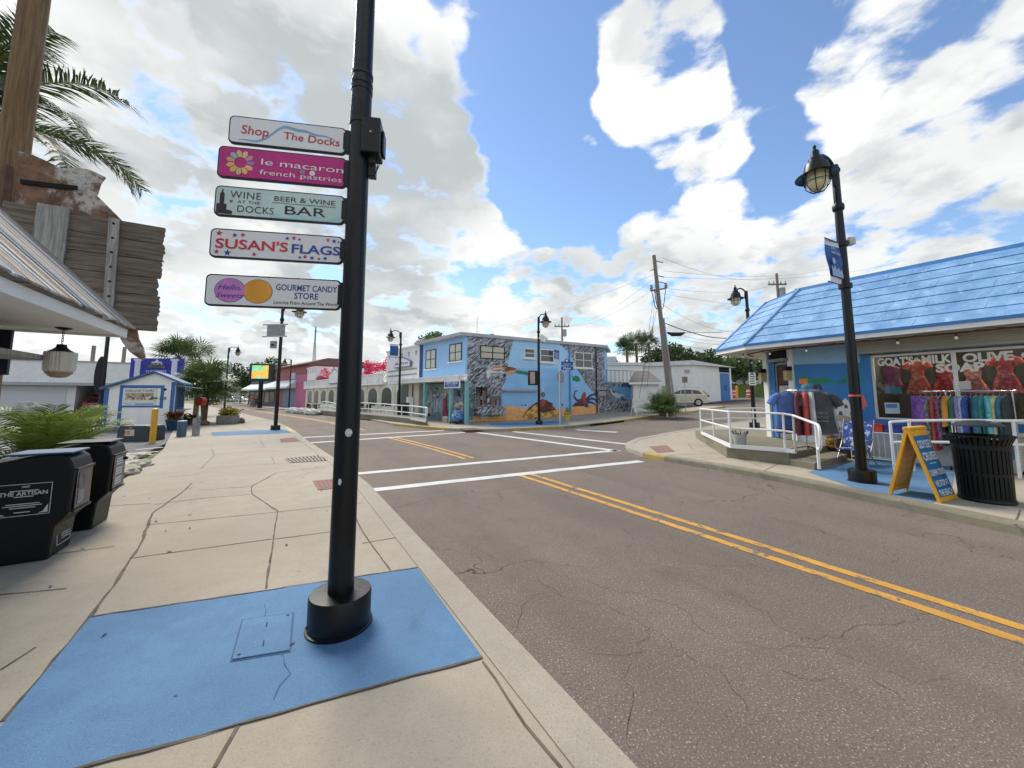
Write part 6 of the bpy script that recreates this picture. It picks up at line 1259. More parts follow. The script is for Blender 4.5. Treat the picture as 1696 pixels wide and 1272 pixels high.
# ---- slatted litter bin
lb = G(1634, 829, .12); DG = mat('dark green black steel', '#0d1413', .42, .2, 15, spec=.3, dirt=.1, dirtcol='#20282a'); t = thing('litter_bin', 'dark slatted steel litter bin with a domed lid beside the sandwich board', 'litter bin', lb); random.seed(2); n = 34
mb = MB()
for k in range(n):
    a = 2 * math.pi * k / n; c, s = math.cos(a), math.sin(a); T = Vector((-s, c, 0)) * .018; O = Vector((c, s, 0)); P = [O * .27 + Vector((0, 0, .04)), O * .285 + Vector((0, 0, .76)), O * .30 + Vector((0, 0, .85)), O * .345 + Vector((0, 0, .95))]; vs = []
    for p in P: vs += [p - T, p + T, p + T - O * .008, p - T - O * .008]
    fs = []
    for i in range(3):
        for j in range(4): fs.append((i * 4 + j, i * 4 + (j + 1) % 4, (i + 1) * 4 + (j + 1) % 4, (i + 1) * 4 + j))
    mb.add(vs, fs + [(3, 2, 1, 0), (12, 13, 14, 15)])
mb.build('slats', DG, t); mb = MB()
for r, z, w_ in ((.27, .05, .03), (.277, .40, .02), (.29, .79, .035), (.35, .95, .012)): mb.lathe([(r - .012, z - w_), (r + .004, z - w_), (r + .004, z + w_), (r - .012, z + w_), (r - .012, z - w_)], n=34)
mb.build('hoop', DG, t); mb = MB(); mb.lathe([(.28, 0), (.29, .02), (.28, .05), (.25, .05), (.24, 0)], n=30); mb.build('base', DG, t, smooth=True); mb = MB(); mb.lathe([(.24, .06), (.26, .88), (.25, .88), (.23, .08), (.01, .08)], n=24); mb.build('liner', mat('black liner', '#0c0e0f', .6), t, smooth=True)
mb = MB(); mb.lathe([(.27, 1.09), (.27, 1.105), (.2, 1.15), (.1, 1.175), (.002, 1.18)], n=28); mb.build('lid', mat('lid steel', '#2a2f33', .45, .1), t, smooth=True)
for a in (30, 150, 270): mb = MB(); mb.cyl((.26 * math.cos(R(a)), .26 * math.sin(R(a)), .86), (.25 * math.cos(R(a)), .25 * math.sin(R(a)), 1.1), .012, n=6); mb.build('lid_strut', DG, t)
# ================================================================ BLUE MURAL BUILDING AND THE ROW ALONG THE STREET
C0 = Vector((-2.86, 22.95, .12)); fs_, fm = FR(C0, 138), FR(C0, 60.5); qs, qm = fs_.p, fm.p
UL = qs(695.5, 600)[0]; UR = qm(1001, 600)[0]; ZT = 5.28
def stonemat():
    d = ND('painted rock mural'); P = d.tc.outputs['Object']; P = d.geo.outputs['Position']; m0 = d.n('ShaderNodeMapping'); m0.inputs['Rotation'].default_value = (0, 0, -fm.rz); d.l(P, m0.inputs[0]); m1 = d.n('ShaderNodeMapping'); m1.inputs['Rotation'].default_value = (0, R(38), 0); d.l(m0.outputs[0], m1.inputs[0]); mp_ = d.n('ShaderNodeMapping'); mp_.inputs['Scale'].default_value = (1.5, .4, 9.0); d.l(m1.outputs[0], mp_.inputs[0])
    f = d.noise(2.3, 5, .6, mp_.outputs[0], dist=.25); g = d.noise(.8, 4, .6, P); c = d.mix(d.ramp(f, .44, .56), lin('#23262f'), lin('#c3c6cb')); c = d.mix(d.ramp(d.noise(5.2, 5, .7, mp_.outputs[0], dist=.2), .54, .64, 0, .5), c, lin('#c3c7cc')); c = d.mix(d.ramp(g, .45, .65, 0, .45), c, lin('#62666e'))
    d.l(c, d.b.inputs['Base Color']); d.b.inputs['Roughness'].default_value = .75; d.bump(f, .02); return d.mat
STONEM = stonemat(); SKYB = mat('sky blue wall paint', '#9fcaf0', .65, .05, 1.5, dirt=.10, dirtcol='#8fb4d3'); SEAB = mat('mural sea blue', '#a9d3f3', .65, .07, .6); DEEPB = mat('mural deeper blue', '#93c5ee', .65, .07, .8)
SANDM = mat('mural sand', '#f2b274', .75, .18, 3, dirt=.4, dirtcol='#a8622f'); GREYROOF = mat('pale grey roof edge', '#b3b3b4', .6, .08, 2)
t = bb = thing('mural_building', 'two storey blue building with an undersea mural and corner shop', 'building', C0, fs_.rz)
D_M = (UR * fm.X.dot(fs_.X), UR * fm.X.dot(fs_.N)); MM = Matrix.Rotation(fm.rz - fs_.rz, 4, 'Z')
BK = 9.0; foot = [(UL, 0), (0, 0), D_M, (D_M[0] * .8 + UL * .2, BK + D_M[1] * .45), (UL, BK)]
mb = MB(); mb.prism(foot, 2.62, ZT); mb.build('upper_wall', SKYB, t); mb = MB(); mb.prism([(UL, 2.4), (-.1, 2.4), (0.0 + D_M[0] * .02, D_M[1] * .02), D_M, foot[3], foot[4]], -.1, 2.615); mb.build('ground_floor_wall', SKYB, t)
mb = MB(); cx, cy = sum(p[0] for p in foot) / 5, sum(p[1] for p in foot) / 5; mb.prism([(cx + (p[0] - cx) * 1.035, cy + (p[1] - cy) * 1.06) for p in foot], ZT, ZT + .20); rf = mb.build('roof', GREYROOF, t); mb = MB(MM)
for u, h in ((5.2, .25), (7.0, .2), (3.0, .18)): mb.box(u, 1.5, ZT + .2, u + .5, 2.0, ZT + .2 + h)
mb.cyl((2.4, 1.2, ZT + .2), (2.4, 1.2, ZT + .5), .15); mb.build('roof_vent', mat('vent metal', '#8f9498', .5), rf); mb = MB(); mb.cyl((-.2, 1, ZT + .2), (-.2, 1, ZT + 1.4), .015, n=6); mb.build('aerial', BLACKM, rf)
mb = MB(); mb.box(UL - .02, -.03, 2.6, UL + .42, .01, ZT - .01); mb.build('navy_pilaster', solid('#1f3f74', .6), t)
WGL = glass('bright window glass', '#c2bba8', .15, .5); WGD = glass('dark window glass', '#39424a', .06)
def window(px0, px1, pl, par, M=None, fcol=BLACKM, mull=(1, 1), gl=WGL, sill=True, y=0, nm='window', dep=.10, th=.055):
    a, b = pl(*px0), pl(*px1); x0, x1, z0, z1 = a[0], b[0], b[1], a[1]; mb = MB(M); f = th
    for r in ((x0, z0, x0 + f, z1), (x1 - f, z0, x1, z1), (x0 + f, z1 - f, x1 - f, z1), (x0 + f, z0, x1 - f, z0 + f)): mb.box(r[0], y - .05, r[1], r[2], y + .01, r[3])
    for k in range(mull[0]): xm = x0 + (x1 - x0) * (k + 1) / (mull[0] + 1); mb.box(xm - f * .5, y - .045, z0 + f, xm + f * .5, y + .01, z1 - f)
    for k in range(mull[1]): zm = z0 + (z1 - z0) * (k + 1) / (mull[1] + 1); mb.box(x0 + f, y - .04, zm - f * .4, x1 - f, y + .01, zm + f * .4)
    w_ = mb.build(nm, fcol, par); mb = MB(M); mb.box(x0 + f * .5, y - .025, z0 + f * .5, x1 - f * .5, y - .012, z1 - f * .5); mb.build('pane', gl, w_)
    if sill: mb = MB(M); mb.box(x0 - .12, y - .10, z0 - .10, x1 + .10, y + .01, z0 - .002); mb.build('sill', WHITE, w_)
    return w_
window((706, 581), (722, 610), qs, t); window((745, 571), (765, 597), qs, t)
window((795, 571.5), (835.5, 596), qm, t, MM, sill=False); window((868, 576.5), (885.5, 593.5), qm, t, MM, WHITE, (0, 1), WGD); window((894, 578), (917, 600.5), qm, t, MM, WHITE, (0, 1), WGD); window((951, 583), (980.5, 610), qm, t, MM, WHITE, (1, 1), WGD)
# mural: thin painted layers on the side wall
mb = MB(MM); MP = lambda pts: [qm(*p) for p in pts]; lay = [.0]
def lyr(pts, m, y): mb.slab([(max(.004, min(UR - .004, p[0])), p[1]) for p in MP(pts)], -y - .004, -y, m)
TP = 556
lyr([(776, 560), (998, 575), (998, 690), (776, 700)], 1, .001)
lyr([(840, 610), (990, 610), (990, 685), (826, 690)], 2, .006)
lyr([(774, 557.5), (850, 563.6), (845, 583), (840, 609), (838, 629), (831, 643), (829, 671), (832, 680), (818, 690), (785, 697), (774, 699)], 0, .012)
lyr([(926, 570), (1003, 575), (1003, 686), (991, 686), (990, 671), (986, 654), (969, 634), (953, 606), (944, 585)], 0, .012)
sand = [(785, 700)] + [(785 + 205 * i / 24, 671 + 2.2 * math.sin(i * 1.3) + (22 - i * .9 if i < 8 else (6 - i * .25 if i < 14 else -1))) for i in range(25)] + [(991, 690)]
lyr([(783, 702), (785, 690), (805, 690), (818, 688), (828, 676), (838, 671), (855, 674), (870, 676), (890, 678), (925, 677), (940, 676), (960, 672), (980, 671), (991, 669), (992, 690), (930, 698), (850, 700)], 3, .018)
for x, y in ((857, 671), (864, 672), (870, 672), (931, 672)): lyr([(x - 1.5, y), (x, y - 5), (x + 1.5, y)], 4, .016)
# mermaid, shell, fish
lyr([(834, 614), (840, 607), (848, 608), (856, 611), (850, 614), (842, 616)], 5, .020); lyr([(836, 617), (846, 613), (856, 613), (857, 617), (848, 620), (838, 621)], 6, .023); lyr([(854, 613.5), (864, 614), (873, 616), (877, 622), (866, 620), (854, 618)], 7, .023)
lyr([(813, 611), (818, 606.5), (828, 606), (834, 609), (831, 613.5), (818, 614)], 8, .020); lyr([(816, 610.5), (832, 609), (831, 611), (817, 612)], 9, .023); lyr([(805, 613), (813, 611), (818, 615), (832, 615), (838, 619), (826, 617), (812, 618), (808, 630), (806, 622)], 9, .020)
lyr([(949, 626), (952, 622), (957, 623), (960, 626), (961, 630), (955, 633), (951, 630), (947.5, 632), (948, 628)], 7, .020); lyr([(947, 620), (949, 624), (950, 630), (948, 627)], 7, .021)
# octopus
lyr([(962, 665), (963, 655), (967, 648.5), (970, 651), (970, 660), (973, 666), (966, 668)], 10, .022)
for P in ([(964, 662), (956, 664), (950, 657), (952, 648), (957, 647)], [(965, 665), (958, 668), (952, 669), (948, 673)], [(970, 663), (977, 655), (984, 653), (989, 656)], [(971, 665), (978, 660), (985, 661), (988, 666)], [(971, 667), (978, 666), (983, 668), (986, 672)], [(967, 668), (968, 672), (973, 674)]):
    Q = [qm(*p) for p in P]; Q = [Vector((a[0], 0, a[1])) for a in Q]
    for a, b, w0 in zip(Q, Q[1:], (.10, .085, .06, .04)):
        n = Vector((-(b - a).z, 0, (b - a).x)).normalized() * w0; mb.slab([((a - n).x, (a - n).z), ((b - n * .8).x, (b - n * .8).z), ((b + n * .8).x, (b + n * .8).z), ((a + n).x, (a + n).z)], -.027, -.023, 11)
lyr([(947, 673), (952, 667), (960, 665), (970, 667), (976, 673)], 12, .0205)
# sponge mound, diver, bubbles
lyr([(862, 696), (868, 685), (876, 675), (884, 669), (894, 663), (904, 662), (912, 668), (920, 678), (928, 688), (929, 693), (900, 695)], 12, .020)
random.seed(12)
for i in range(170):
    u, v = random.random(), random.random(); x = 866 + 60 * u; yt = 664 + abs(x - 898) * .78; y = yt + (693 - yt) * v
    if 890 < x < 912 and 666 < y < 684: continue
    a = qm(x, y); r = random.uniform(.10, .17); c, s = math.cos(.7), math.sin(.7); mb.slab([(a[0] + (r * math.cos(k) * c * 1.3 - r * .75 * math.sin(k) * s), a[1] + (r * math.cos(k) * s * 1.3 + r * .75 * math.sin(k) * c)) for k in [i2 * 1.05 for i2 in range(6)]], -.028 - i * .00002, -.024, 13 + i % 2)
lyr([(890, 668), (897, 661), (906, 664), (915, 668), (913, 680), (900, 684), (892, 681)], 12, .0285); lyr([(893, 667), (898, 660), (904, 664), (902, 672), (895, 674)], 10, .033)
a = qm(899, 653.5); mb.slab(disc(a[0], a[1], .17, 16), -.036, -.030, 15); mb.slab(disc(a[0], a[1], .10, 14), -.038, -.036, 16)
for x, y, r in ((897, 646, .05), (900, 644, .06), (898, 640, .05), (902, 638, .05), (896, 637, .045), (899, 635, .04), (900, 648, .04)): a = qm(x, y); mb.slab(disc(a[0], a[1], r, 10), -.022, -.018, 9)
# seaweed and reef flowers by the shop corner, blue recess
for x0 in (778, 783, 788): 
    for k in range(9): y = 696 - k * 6; xx = x0 + 2.5 * math.sin(k * 1.1 + x0); x2 = x0 + 2.5 * math.sin((k + 1) * 1.1 + x0); lyr([(xx - .8, y), (x2 - .8, y - 6), (x2 + .8, y - 6), (xx + .8, y)], 17, .018)
lyr([(795, 689), (800, 684), (806, 686), (808, 692), (798, 694)], 9, .024); lyr([(786, 690), (790, 684), (793, 690), (792, 697), (786, 697)], 3, .024); lyr([(808, 689), (812, 682), (817, 686), (815, 692)], 18, .024)
lyr([(832, 649), (886, 650), (886, 667), (880, 669), (836, 672), (831, 672)], 2, .020)
mb.build('mural', [STONEM, SEAB, DEEPB, SANDM, solid('#3d5b6e'), mat('mural brown hair', '#80502f', .7, .2), mat('mural skin', '#d6a077', .7), mat('mural green', '#3f8f63', .7, .2, 6), mat('mural orange shell', '#cc8d62', .7, .2, 9), solid('#dcdedd', .7), mat('mural red', '#a4503f', .7, .25, 8), mat('mural purple tentacle', '#5a4660', .7, .2), mat('mural reef brown', '#6b4029', .7, .3, 6), mat('mural sponge', '#e0b566', .7, .2, 8), mat('mural sponge dark', '#b5813f', .7, .2, 8), solid('#5b5448'), solid('#8d7b66'), solid('#4c7d74'), solid('#9aa35a')], bb)
a, b = qm(830, 645), qm(888, 647.5); mb = MB(MM); mb.box(a[0], -.22, a[1] - .12, b[0], -.03, a[1] + .0); mb.build('ledge', mat('ledge pinkish', '#b3a0a0', .7, .15), bb)
a, b = qm(787, 641), qm(828, 671); mb = MB(MM); f = .07; xm = (a[0] + b[0]) / 2
for r in ((a[0] - f, b[1] - f, a[0], a[1] + f), (b[0], b[1] - f, b[0] + f, a[1] + f), (a[0], a[1], b[0], a[1] + f), (a[0], b[1] - f, b[0], b[1]), (xm - f, b[1], xm + f, a[1])): mb.box(r[0], -.10, r[1], r[2], -.018, r[3])
w_ = mb.build('shop_window', STONEM, bb); mb = MB(MM); mb.box(a[0], -.03, b[1], xm - f, -.019, a[1]); mb.box(xm + f, -.03, b[1], b[0], -.019, b[1] + (a[1] - b[1]) * .5); mb.build('pane', glass('shop dark glass', '#241f20'), w_); mb = MB(MM); mb.box(xm + f, -.05, b[1] + (a[1] - b[1]) * .5, b[0], -.02, a[1]); mb.build('painted_panel', STONEM, w_)
mb = MB(MM)
for k, (u, v, c) in enumerate(((.2, .5, 0), (.28, .8, 1), (.35, .3, 2), (.7, .2, 1), (.85, .25, 0))): mb.box(a[0] + (b[0] - a[0]) * u, -.04, b[1] + (a[1] - b[1]) * (v - .2), a[0] + (b[0] - a[0]) * (u + .08), -.031, b[1] + (a[1] - b[1]) * v, c)
mb.build('display', [solid('#7c8fa0'), solid('#b36a4a'), solid('#6b2d2d')], w_)
mb = MB(MM); a, b = qm(786, 674), qm(832, 687); mb.box(a[0], -.45, b[1], b[0], -.02, a[1]); mb.build('painted_ledge', STONEM, bb, bevel=.05)
for px, c in ((942, '#5b8fc4'), (985.5, '#2b3140')): mb = MB(MM); a = qm(px, 572); mb.cyl((a[0], -.09, .3), (a[0], -.09, ZT), .05, n=8); mb.build('downpipe', solid(c, .5), bb)
mb = MB(MM)
for a, b in (((987, 641), (1003, 646)), ((989, 648), (1001, 656))): a, b = qm(*a), qm(*b); mb.box(a[0], -.16, b[1], min(b[0], UR), -.03, a[1])
mb.build('meter_cabinet', mat('grey cabinet', '#a3a5a6', .6, .1), bb, bevel=.01)
# corner shop canopy and front
off = -1.25; CA = fs_.p(640, 634, off); uL, uR = fs_.p(642, 640, off)[0], fs_.p(774, 626, off)[0]; zc1, zc0 = fs_.p(772, 621, off)[1], fs_.p(772, 629, off)[1]
mb = MB(); mb.prism([(uL, off), (uR, off), (-.12, -.02), (-.12, 2.39), (uL, 2.39)], zc0, zc1, 0); mb.box(uL, off - .03, zc1 - .05, uR + .05, off - .001, zc1 + .05, 0); cn = mb.build('canopy', mat('canopy white', '#eceae6', .6, .08, 3, dirt=.15), bb); mb = MB(); mb.ball((uR - .05, off - .08, zc0), .11, 10); mb.build('globe_light', WHITE, cn, smooth=True)
TEAL = mat('pale teal frame', '#7fb3b3', .55, .08, 4); mb = MB()
for px in (703, 746, 772): a = fs_.p(px, 660, off + .15)[0]; mb.box(a - .09, off + .1, 0, a + .09, off + .28, zc0 - .002)
mb.build('teal_post', TEAL, bb); mb = MB(); mb.box(UL + .2, .1, -.05, -.3, .2, 2.4); mb.build('shop_front', mat('shop front dim teal', '#7f9595', .6, .3, 2), bb)
mb = MB(); random.seed(31)
for i in range(60): u = random.uniform(UL + .3, -.8); z = random.uniform(.1, 2.0); mb.box(u, .02 + i * .0009, z, u + random.uniform(.12, .45), .099, z + random.uniform(.12, .42), random.randrange(6))
mb.build('shop_goods', [solid('#a9a6a6'), solid('#5d6f7c'), solid('#7fa6a8'), solid('#3a3035'), solid('#c6c1b8'), solid('#6d6a86')], bb)
a, b = fs_.p(736.5, 631, off - .1), fs_.p(762, 642.5, off - .1); t = thing('hanging_shop_sign', 'blue and white shop sign hanging from the corner canopy', 'sign', fs_.w(0, 0, 0), fs_.rz + R(0)); mb = MB(); mb.box(a[0], off - .13, b[1], b[0], off - .08, a[1]); mb.build('frame', WHITE, t); mb = MB(); mb.box(a[0] + .08, off - .14, b[1] + .07, b[0] - .08, off - .131, a[1] - .07); mb.build('face', solid('#2a4fa0', .45), t); mb = MB(); mb.text('CANDY & MORE', (a[0] + b[0]) / 2, b[1] + (a[1] - b[1]) * .52, .13, off - .143, 0, 'CENTER', (b[0] - a[0]) * .76, .02); mb.text('& GIFTS', (a[0] + b[0]) / 2, b[1] + (a[1] - b[1]) * .26, .08, off - .143, 0, 'CENTER', (b[0] - a[0]) * .5); mb.build('lettering', WHITE, t); mb = MB()
for x in (a[0] + .1, b[0] - .1): mb.cyl((x, off - .105, a[1]), (x, off - .105, zc1), .012, n=5)
mb.build('hanger', STEEL, t)
# goods standing outside the corner shop
def goods(px, py, name, label, cat, fn, group=None): oo = -.25 - (py - 684) * .065; o = fs_.w(fs_.p(px, 690, oo)[0], oo, 0); t = thing(name, label, cat, o, fs_.rz, group); fn(t)
def g_mann(t, c=cloth('red dress fabric', '#8f2b3d')):
    mb = MB(); mb.lathe([(.2, .35), (.19, .6), (.15, .95), (.13, 1.1), (.17, 1.3), (.14, 1.42), (.05, 1.47)], n=12, sy=.7); mb.build('dress', c, t, smooth=True); mb = MB(); mb.lathe([(.05, 1.45), (.05, 1.53), (.08, 1.58), (.09, 1.66), (.05, 1.75), (.002, 1.76)], n=12); mb.cyl((0, 0, 0), (0, 0, .4), .02); mb.lathe([(.18, 0), (.18, .02), (.01, .03)], n=14); mb.build('form', mat('cream mannequin', '#a9aa9b'), t, smooth=True)
goods(737, 693, 'mannequin', 'shop mannequin in a dark red dress outside the corner shop', 'mannequin', g_mann)
HATM = mat('straw hat', '#cbb89a', .85, .15, 20)
def g_hats(t):
    mb = MB(); mb.cyl((0, 0, 0), (0, 0, 1.2), .02)
    for z in (.55, .9): mb.box(-.35, -.2, z, .35, .2, z + .02)
    mb.build('frame', STEEL, t); random.seed(3)
    for k in range(7): mb = MB(); mb.lathe([(.22, 0), (.21, .015), (.11, .03), (.105, .12), (.07, .15), (.002, .155)], (random.uniform(-.25, .3), random.uniform(-.12, .12), (.57, .92)[k % 2] + k * .03), 14); mb.build('hat', HATM, t, smooth=True)
goods(759, 695, 'hat_stand', 'stand of straw hats by the teal corner post', 'hat stand', g_hats)
def g_bag(t):
    mb = MB(); mb.lathe([(.20, .10), (.36, .25), (.34, .5), (.20, .72), (.12, .80), (.16, .86)], n=16); mb.build('sack', cloth('blue towel', '#3a6ea8', '#b9cfe2', 8), t, smooth=True); mb = MB(); mb.box(-.38, -.3, .07, .38, .3, .11)
    for x in (-.3, .3): mb.cyl((x, -.31, .05), (x, -.27, .05), .05)
    mb.build('trolley', BLACKM, t)
goods(758, 698, 'sack_trolley', 'blue towel sack on a low trolley by the corner shop', 'trolley', g_bag)
def g_rack(t):
    mb = MB(); mb.tube([(-.5, 0, 0), (-.5, 0, 1.5), (.5, 0, 1.5), (.5, 0, 0)], .015, 6); mb.build('frame', STEEL, t); random.seed(8)
    for k in range(7): mb = MB(); x = -.42 + k * .14; mb.lathe([(.16, .55), (.15, 1.0), (.12, 1.3), (.03, 1.45)], (x, 0, 0), 10, sx=.35); mb.build('garment', cloth(*[('pale dress', '#b3b4bd', '#8891a8'), ('grey dress', '#7e8490', '#b9bcc6'), ('pale blue dress', '#8fb0c0', '#c9d3da')][k % 3]), t, smooth=True)
goods(727, 690, 'dress_rack', 'rack of pale patterned dresses at the shop door', 'clothes rack', g_rack); goods(757, 686, 'dress_rack', 'rack of white dresses behind the straw hats', 'clothes rack', g_rack)
def g_box(t): mb = MB(); mb.box(-.25, -.18, 0, .25, .18, .28); mb.build('crate', mat('cream box', '#b8ab97', .7), t, bevel=.01); mb = MB(); mb.box(-.22, -.15, .28, .22, .15, .34); mb.build('contents', mat('white goods', '#d3d2cd', .7, .2, 20), t)
goods(740, 695, 'goods_crate', 'cream crate of goods beside the red mannequin', 'crate', g_box)
# ---- white shop row with balustrade, bougainvillea
t = wr = thing('white_shop_row', 'long white shop building with balustrade parapet and fluted columns', 'building', C0, fs_.rz); UE = qs(508, 640)[0]; CREAM = mat('cream stucco', '#e2ded0', .7, .07, 2, dirt=.15)
U1 = qs(640, 620)[0]; U2 = qs(523, 630)[0]; U0 = UL - .03
WR = mat('white stucco', '#ecebe7', .7, .05, 2, dirt=.15); zb1, zb0 = qs(640, 617.5)[1], qs(640, 634)[1]
mb = MB(); mb.box(UE, 0, 2.75, U2, 6, 5.25); mb.box(U1, 0, 2.75, U0, 6, 5.25); mb.box(U2, 3.0, 2.75, U1, 6, 4.3); mb.build('upper_wall', WR, t)
mb = MB(); mb.box(UE - .05, -.10, 5.25, U2 + .05, 6, 5.38); mb.box(U1 - .1, -.10, 5.25, U0, 6, 5.38); mb.build('cornice', WR, t)
for a, b in ((UE, U2), (U1, U0)):
    mb = MB(); n = max(2, int((b - a) / 1.0))
    for k in range(n): x = a + (b - a) * (k + .5) / n; mb.slab([(x - .16, 4.95), (x + .16, 4.95), (x + .08, 4.72), (x, 4.55), (x - .08, 4.72)], -.012, -.002)
    mb.build('corbel_stencil', mat('grey stencil', '#9b9e9c', .7, .1), t); mb = MB()
    for z in (3.15, 3.55): mb.box(a + .3, -.03, z, b - .4, -.002, z + .12)
    mb.build('panel_line', mat('grey stencil', '#9b9e9c'), t)  # plain grey bars across the parapet panels
mb = MB(); mb.box(UE - .1, -.35, 2.55, U1, 3.0, 2.75); mb.box(UE - .1, -.35, 3.42, U1, -.2, 3.52); mb.box(UE - .1, -.33, 2.76, U1, -.21, 2.86); x = UE; k = 0
while x < U1 - .1:
    if k % 12 == 0: mb.box(x, -.36, 2.86, x + .3, -.19, 3.50); x += .34
    else: mb.box(x, -.31, 2.86, x + .09, -.23, 3.42); x += .19
    k += 1
mb.build('balustrade', WR, t); mb = MB(); mb.box(UE, 0, -.1, U0, 6, 2.549); mb.build('ground_floor_wall', CREAM, t)
mb = MB(); x = UE + .3
while x < U0 - .4:
    mb = MB(); mb.slab([(x - .07, 0), (x + .41, 0), (x + .41, 2.5), (x - .07, 2.5)], -.05, -.002)
    for j in range(3): mb.cyl((x + j * .17, -.06, 0), (x + j * .17, -.06, 2.5), .07, n=8)
    mb.build('fluted_column', CREAM, t); x += 2.95
def arch(x0, x1, z0, z1, y=-.02):
    r = (x1 - x0) / 2; mb = MB(); P = [(x0, z0), (x1, z0), (x1, z1 - r * .6)] + [((x0 + x1) / 2 + r * math.cos(R(a)), z1 - r * .6 + r * .6 * math.sin(R(a))) for a in range(10, 171, 16)] + [(x0, z1 - r * .6)]; mb.slab([((p[0] - (x0 + x1) / 2) * 1.12 + (x0 + x1) / 2, z0 + (p[1] - z0) * 1.06) for p in P], -.012, -.002, 0); w_ = mb.build('arched_window', WR, t); mb = MB(); mb.slab(P, -.03, -.013); mb.build('pane', glass('row dark glass', '#1d2324', .25, .25), w_)
x = UE + 1.0; k = 0
while x < U0 - 2.0:
    arch(x, x + 1.95, .75, 2.3); x += 2.95; k += 1
a, b = qs(661, 638), qs(684, 678); mb = MB(); mb.box(a[0], -.05, .15, b[0], -.035, a[1]); mb.build('glazed_front', glass('row shop glass', '#4a5552', .2, .35), t); a, b = qs(675, 660), qs(686, 676); mb = MB(); mb.box(a[0], -.10, .25, b[0], -.06, 1.5); mb.build('white_poster', WHITE, t)
mb = MB(); mb.cyl((qs(683, 584)[0], .6, 5.38), (qs(683, 584)[0], .6, 5.62), .16, n=10); mb.build('roof_vent', mat('vent metal', '#8f9498'), t)
a, b = qs(657, 593), qs(683, 607); t = thing('house_shaped_sign', 'white house shaped sign with purple outline on the white parapet', 'sign', C0, fs_.rz); mb = MB(); PT = lambda o: [(a[0] + o, b[1] + o), (b[0] - o, b[1] + o), (b[0] - o, b[1] + (a[1] - b[1]) * .5 - o * .3), (a[0] + (b[0] - a[0]) * .45, a[1] - o * 1.2), (a[0] + o, b[1] + (a[1] - b[1]) * .35 - o * .3)]
mb.slab(PT(0), -.20, -.02); mb.build('frame', solid('#7a7296', .5), t); mb = MB(); mb.slab(PT(.07), -.215, -.195); mb.build('face', WHITE, t); mb = MB(); mb.text('Miss Karen', (a[0] + b[0]) / 2 - .05, b[1] + (a[1] - b[1]) * .25, .22, -.222, 0, 'CENTER', (b[0] - a[0]) * .82, .012, .25); mb.build('lettering', solid('#54507a'), t)
a, b = qs(553, 600), qs(571, 632); t = thing('house_shaped_sign', 'house shaped sign on the balustrade half hidden by the sign pole', 'sign', C0, fs_.rz); mb = MB(); mb.slab([(a[0], 2.9), (b[0], 2.9), (b[0], 3.9), ((a[0] + b[0]) / 2, 4.6), (a[0], 3.9)], -.45, -.36); mb.build('frame', solid('#6a7590', .5), t); mb = MB(); mb.slab([(a[0] + .1, 3.0), (b[0] - .1, 3.0), (b[0] - .1, 3.85), ((a[0] + b[0]) / 2, 4.42), (a[0] + .1, 3.85)], -.47, -.448); mb.build('face', WHITE, t)
BOUG = [leafmat('bougainvillea crimson', '#d64a6c', .3, .35)]
def boug(label, x0, x1, zt, seed):
    t = thing('bougainvillea', label, 'shrub', fs_.w((x0 + x1) / 2, .6, 2.75), fs_.rz, 'bougainvillea above the white row'); w_ = (x1 - x0) / 2; rg = random.Random(seed); bl = [(rg.uniform(-w_, w_), rg.uniform(-.3, .6), rg.uniform(.6, zt), rg.uniform(.35, .6)) for i in range(int(w_ * 5))]; mb = MB(); leafcloud(mb, bl, int(1000 * w_ / 2), .085, 0, seed, .8); mb.build('flowers', BOUG, t); mb = MB()
    for b in bl[::2]: mb.tube([(b[0] * .5, 0, 0), b[:3]], .02, 4)
    for i in range(30): b = rg.choice(bl); mb.tube([b[:3], (b[0] + rg.uniform(-.7, .7), b[1] + rg.uniform(-.4, .3), b[2] + rg.uniform(.1, .6))], .012, 3)
    mb.build('branches', BARK, t)
boug('crimson bougainvillea spilling over the white balustrade beside the lamp post', qs(596, 610)[0], qs(634, 610)[0], 2.0, 4); boug('crimson bougainvillea at the far end of the white balustrade', qs(524, 620)[0], qs(560, 620)[0], 1.9, 5)
# patio chairs/bushes and ramp railing before the row
t = thing('ramp', 'low concrete ramp before the white shop row', 'ramp', (0, 0, 0)); mb = MB(); A = gp((520, 684), (560, 688), (640, 697), (708, 705)); B_ = gp((530, 681), (565, 684), (640, 690), (704, 700)); mb.prism([W(*p)[:2] for p in A + B_[::-1]], .05, .40); mb.build('deck', OLDC, t)
rail('white arched railing at the far end of the ramp', [(526, 678, 669), (534, 678, 665), (543, 679, 665.5), (552, 681, 668), (559, 682.5, 670)], [1.0, .5], GR, z=.40, r=.035, curb=.12); rail('long white ramp railing with rounded end before the shops', [(592, 685, 667), (610, 686.5, 667.5), (622, 688, 668.5), (636, 689.5, 669), (650, 691, 670.5), (665, 693, 671.5), (682.5, 695.5, 672.5), (704.5, 699.5, 675)], [1.0, .5], GR, z=.34, r=.032, curb=.12, loop=lp)
CH = mat('dark chair', '#2b2a2c', .6, .2)
def g_table(t):
    mb = MB(); mb.lathe([(.02, .70), (.38, .70), (.38, .73), (.02, .73)], n=16); mb.build('tabletop', CH, t); mb = MB(); mb.cyl((0, 0, 0), (0, 0, .7), .03); mb.lathe([(.22, 0), (.22, .02), (.01, .03)], n=12); mb.build('pedestal', CH, t)
def g_chair(t):
    mb = MB(); mb.box(-.2, -.2, .43, .2, .2, .46); mb.build('seat', CH, t)
    mb = MB(); mb.box(-.2, .17, .5, .2, .2, .9); mb.build('backrest', CH, t)
    for x in (-.18, .18):
        for y in (-.18, .18): mb = MB(); mb.cyl((x, y, 0), (x, y, .45), .015, n=5); mb.build('leg', CH, t)
ga = None
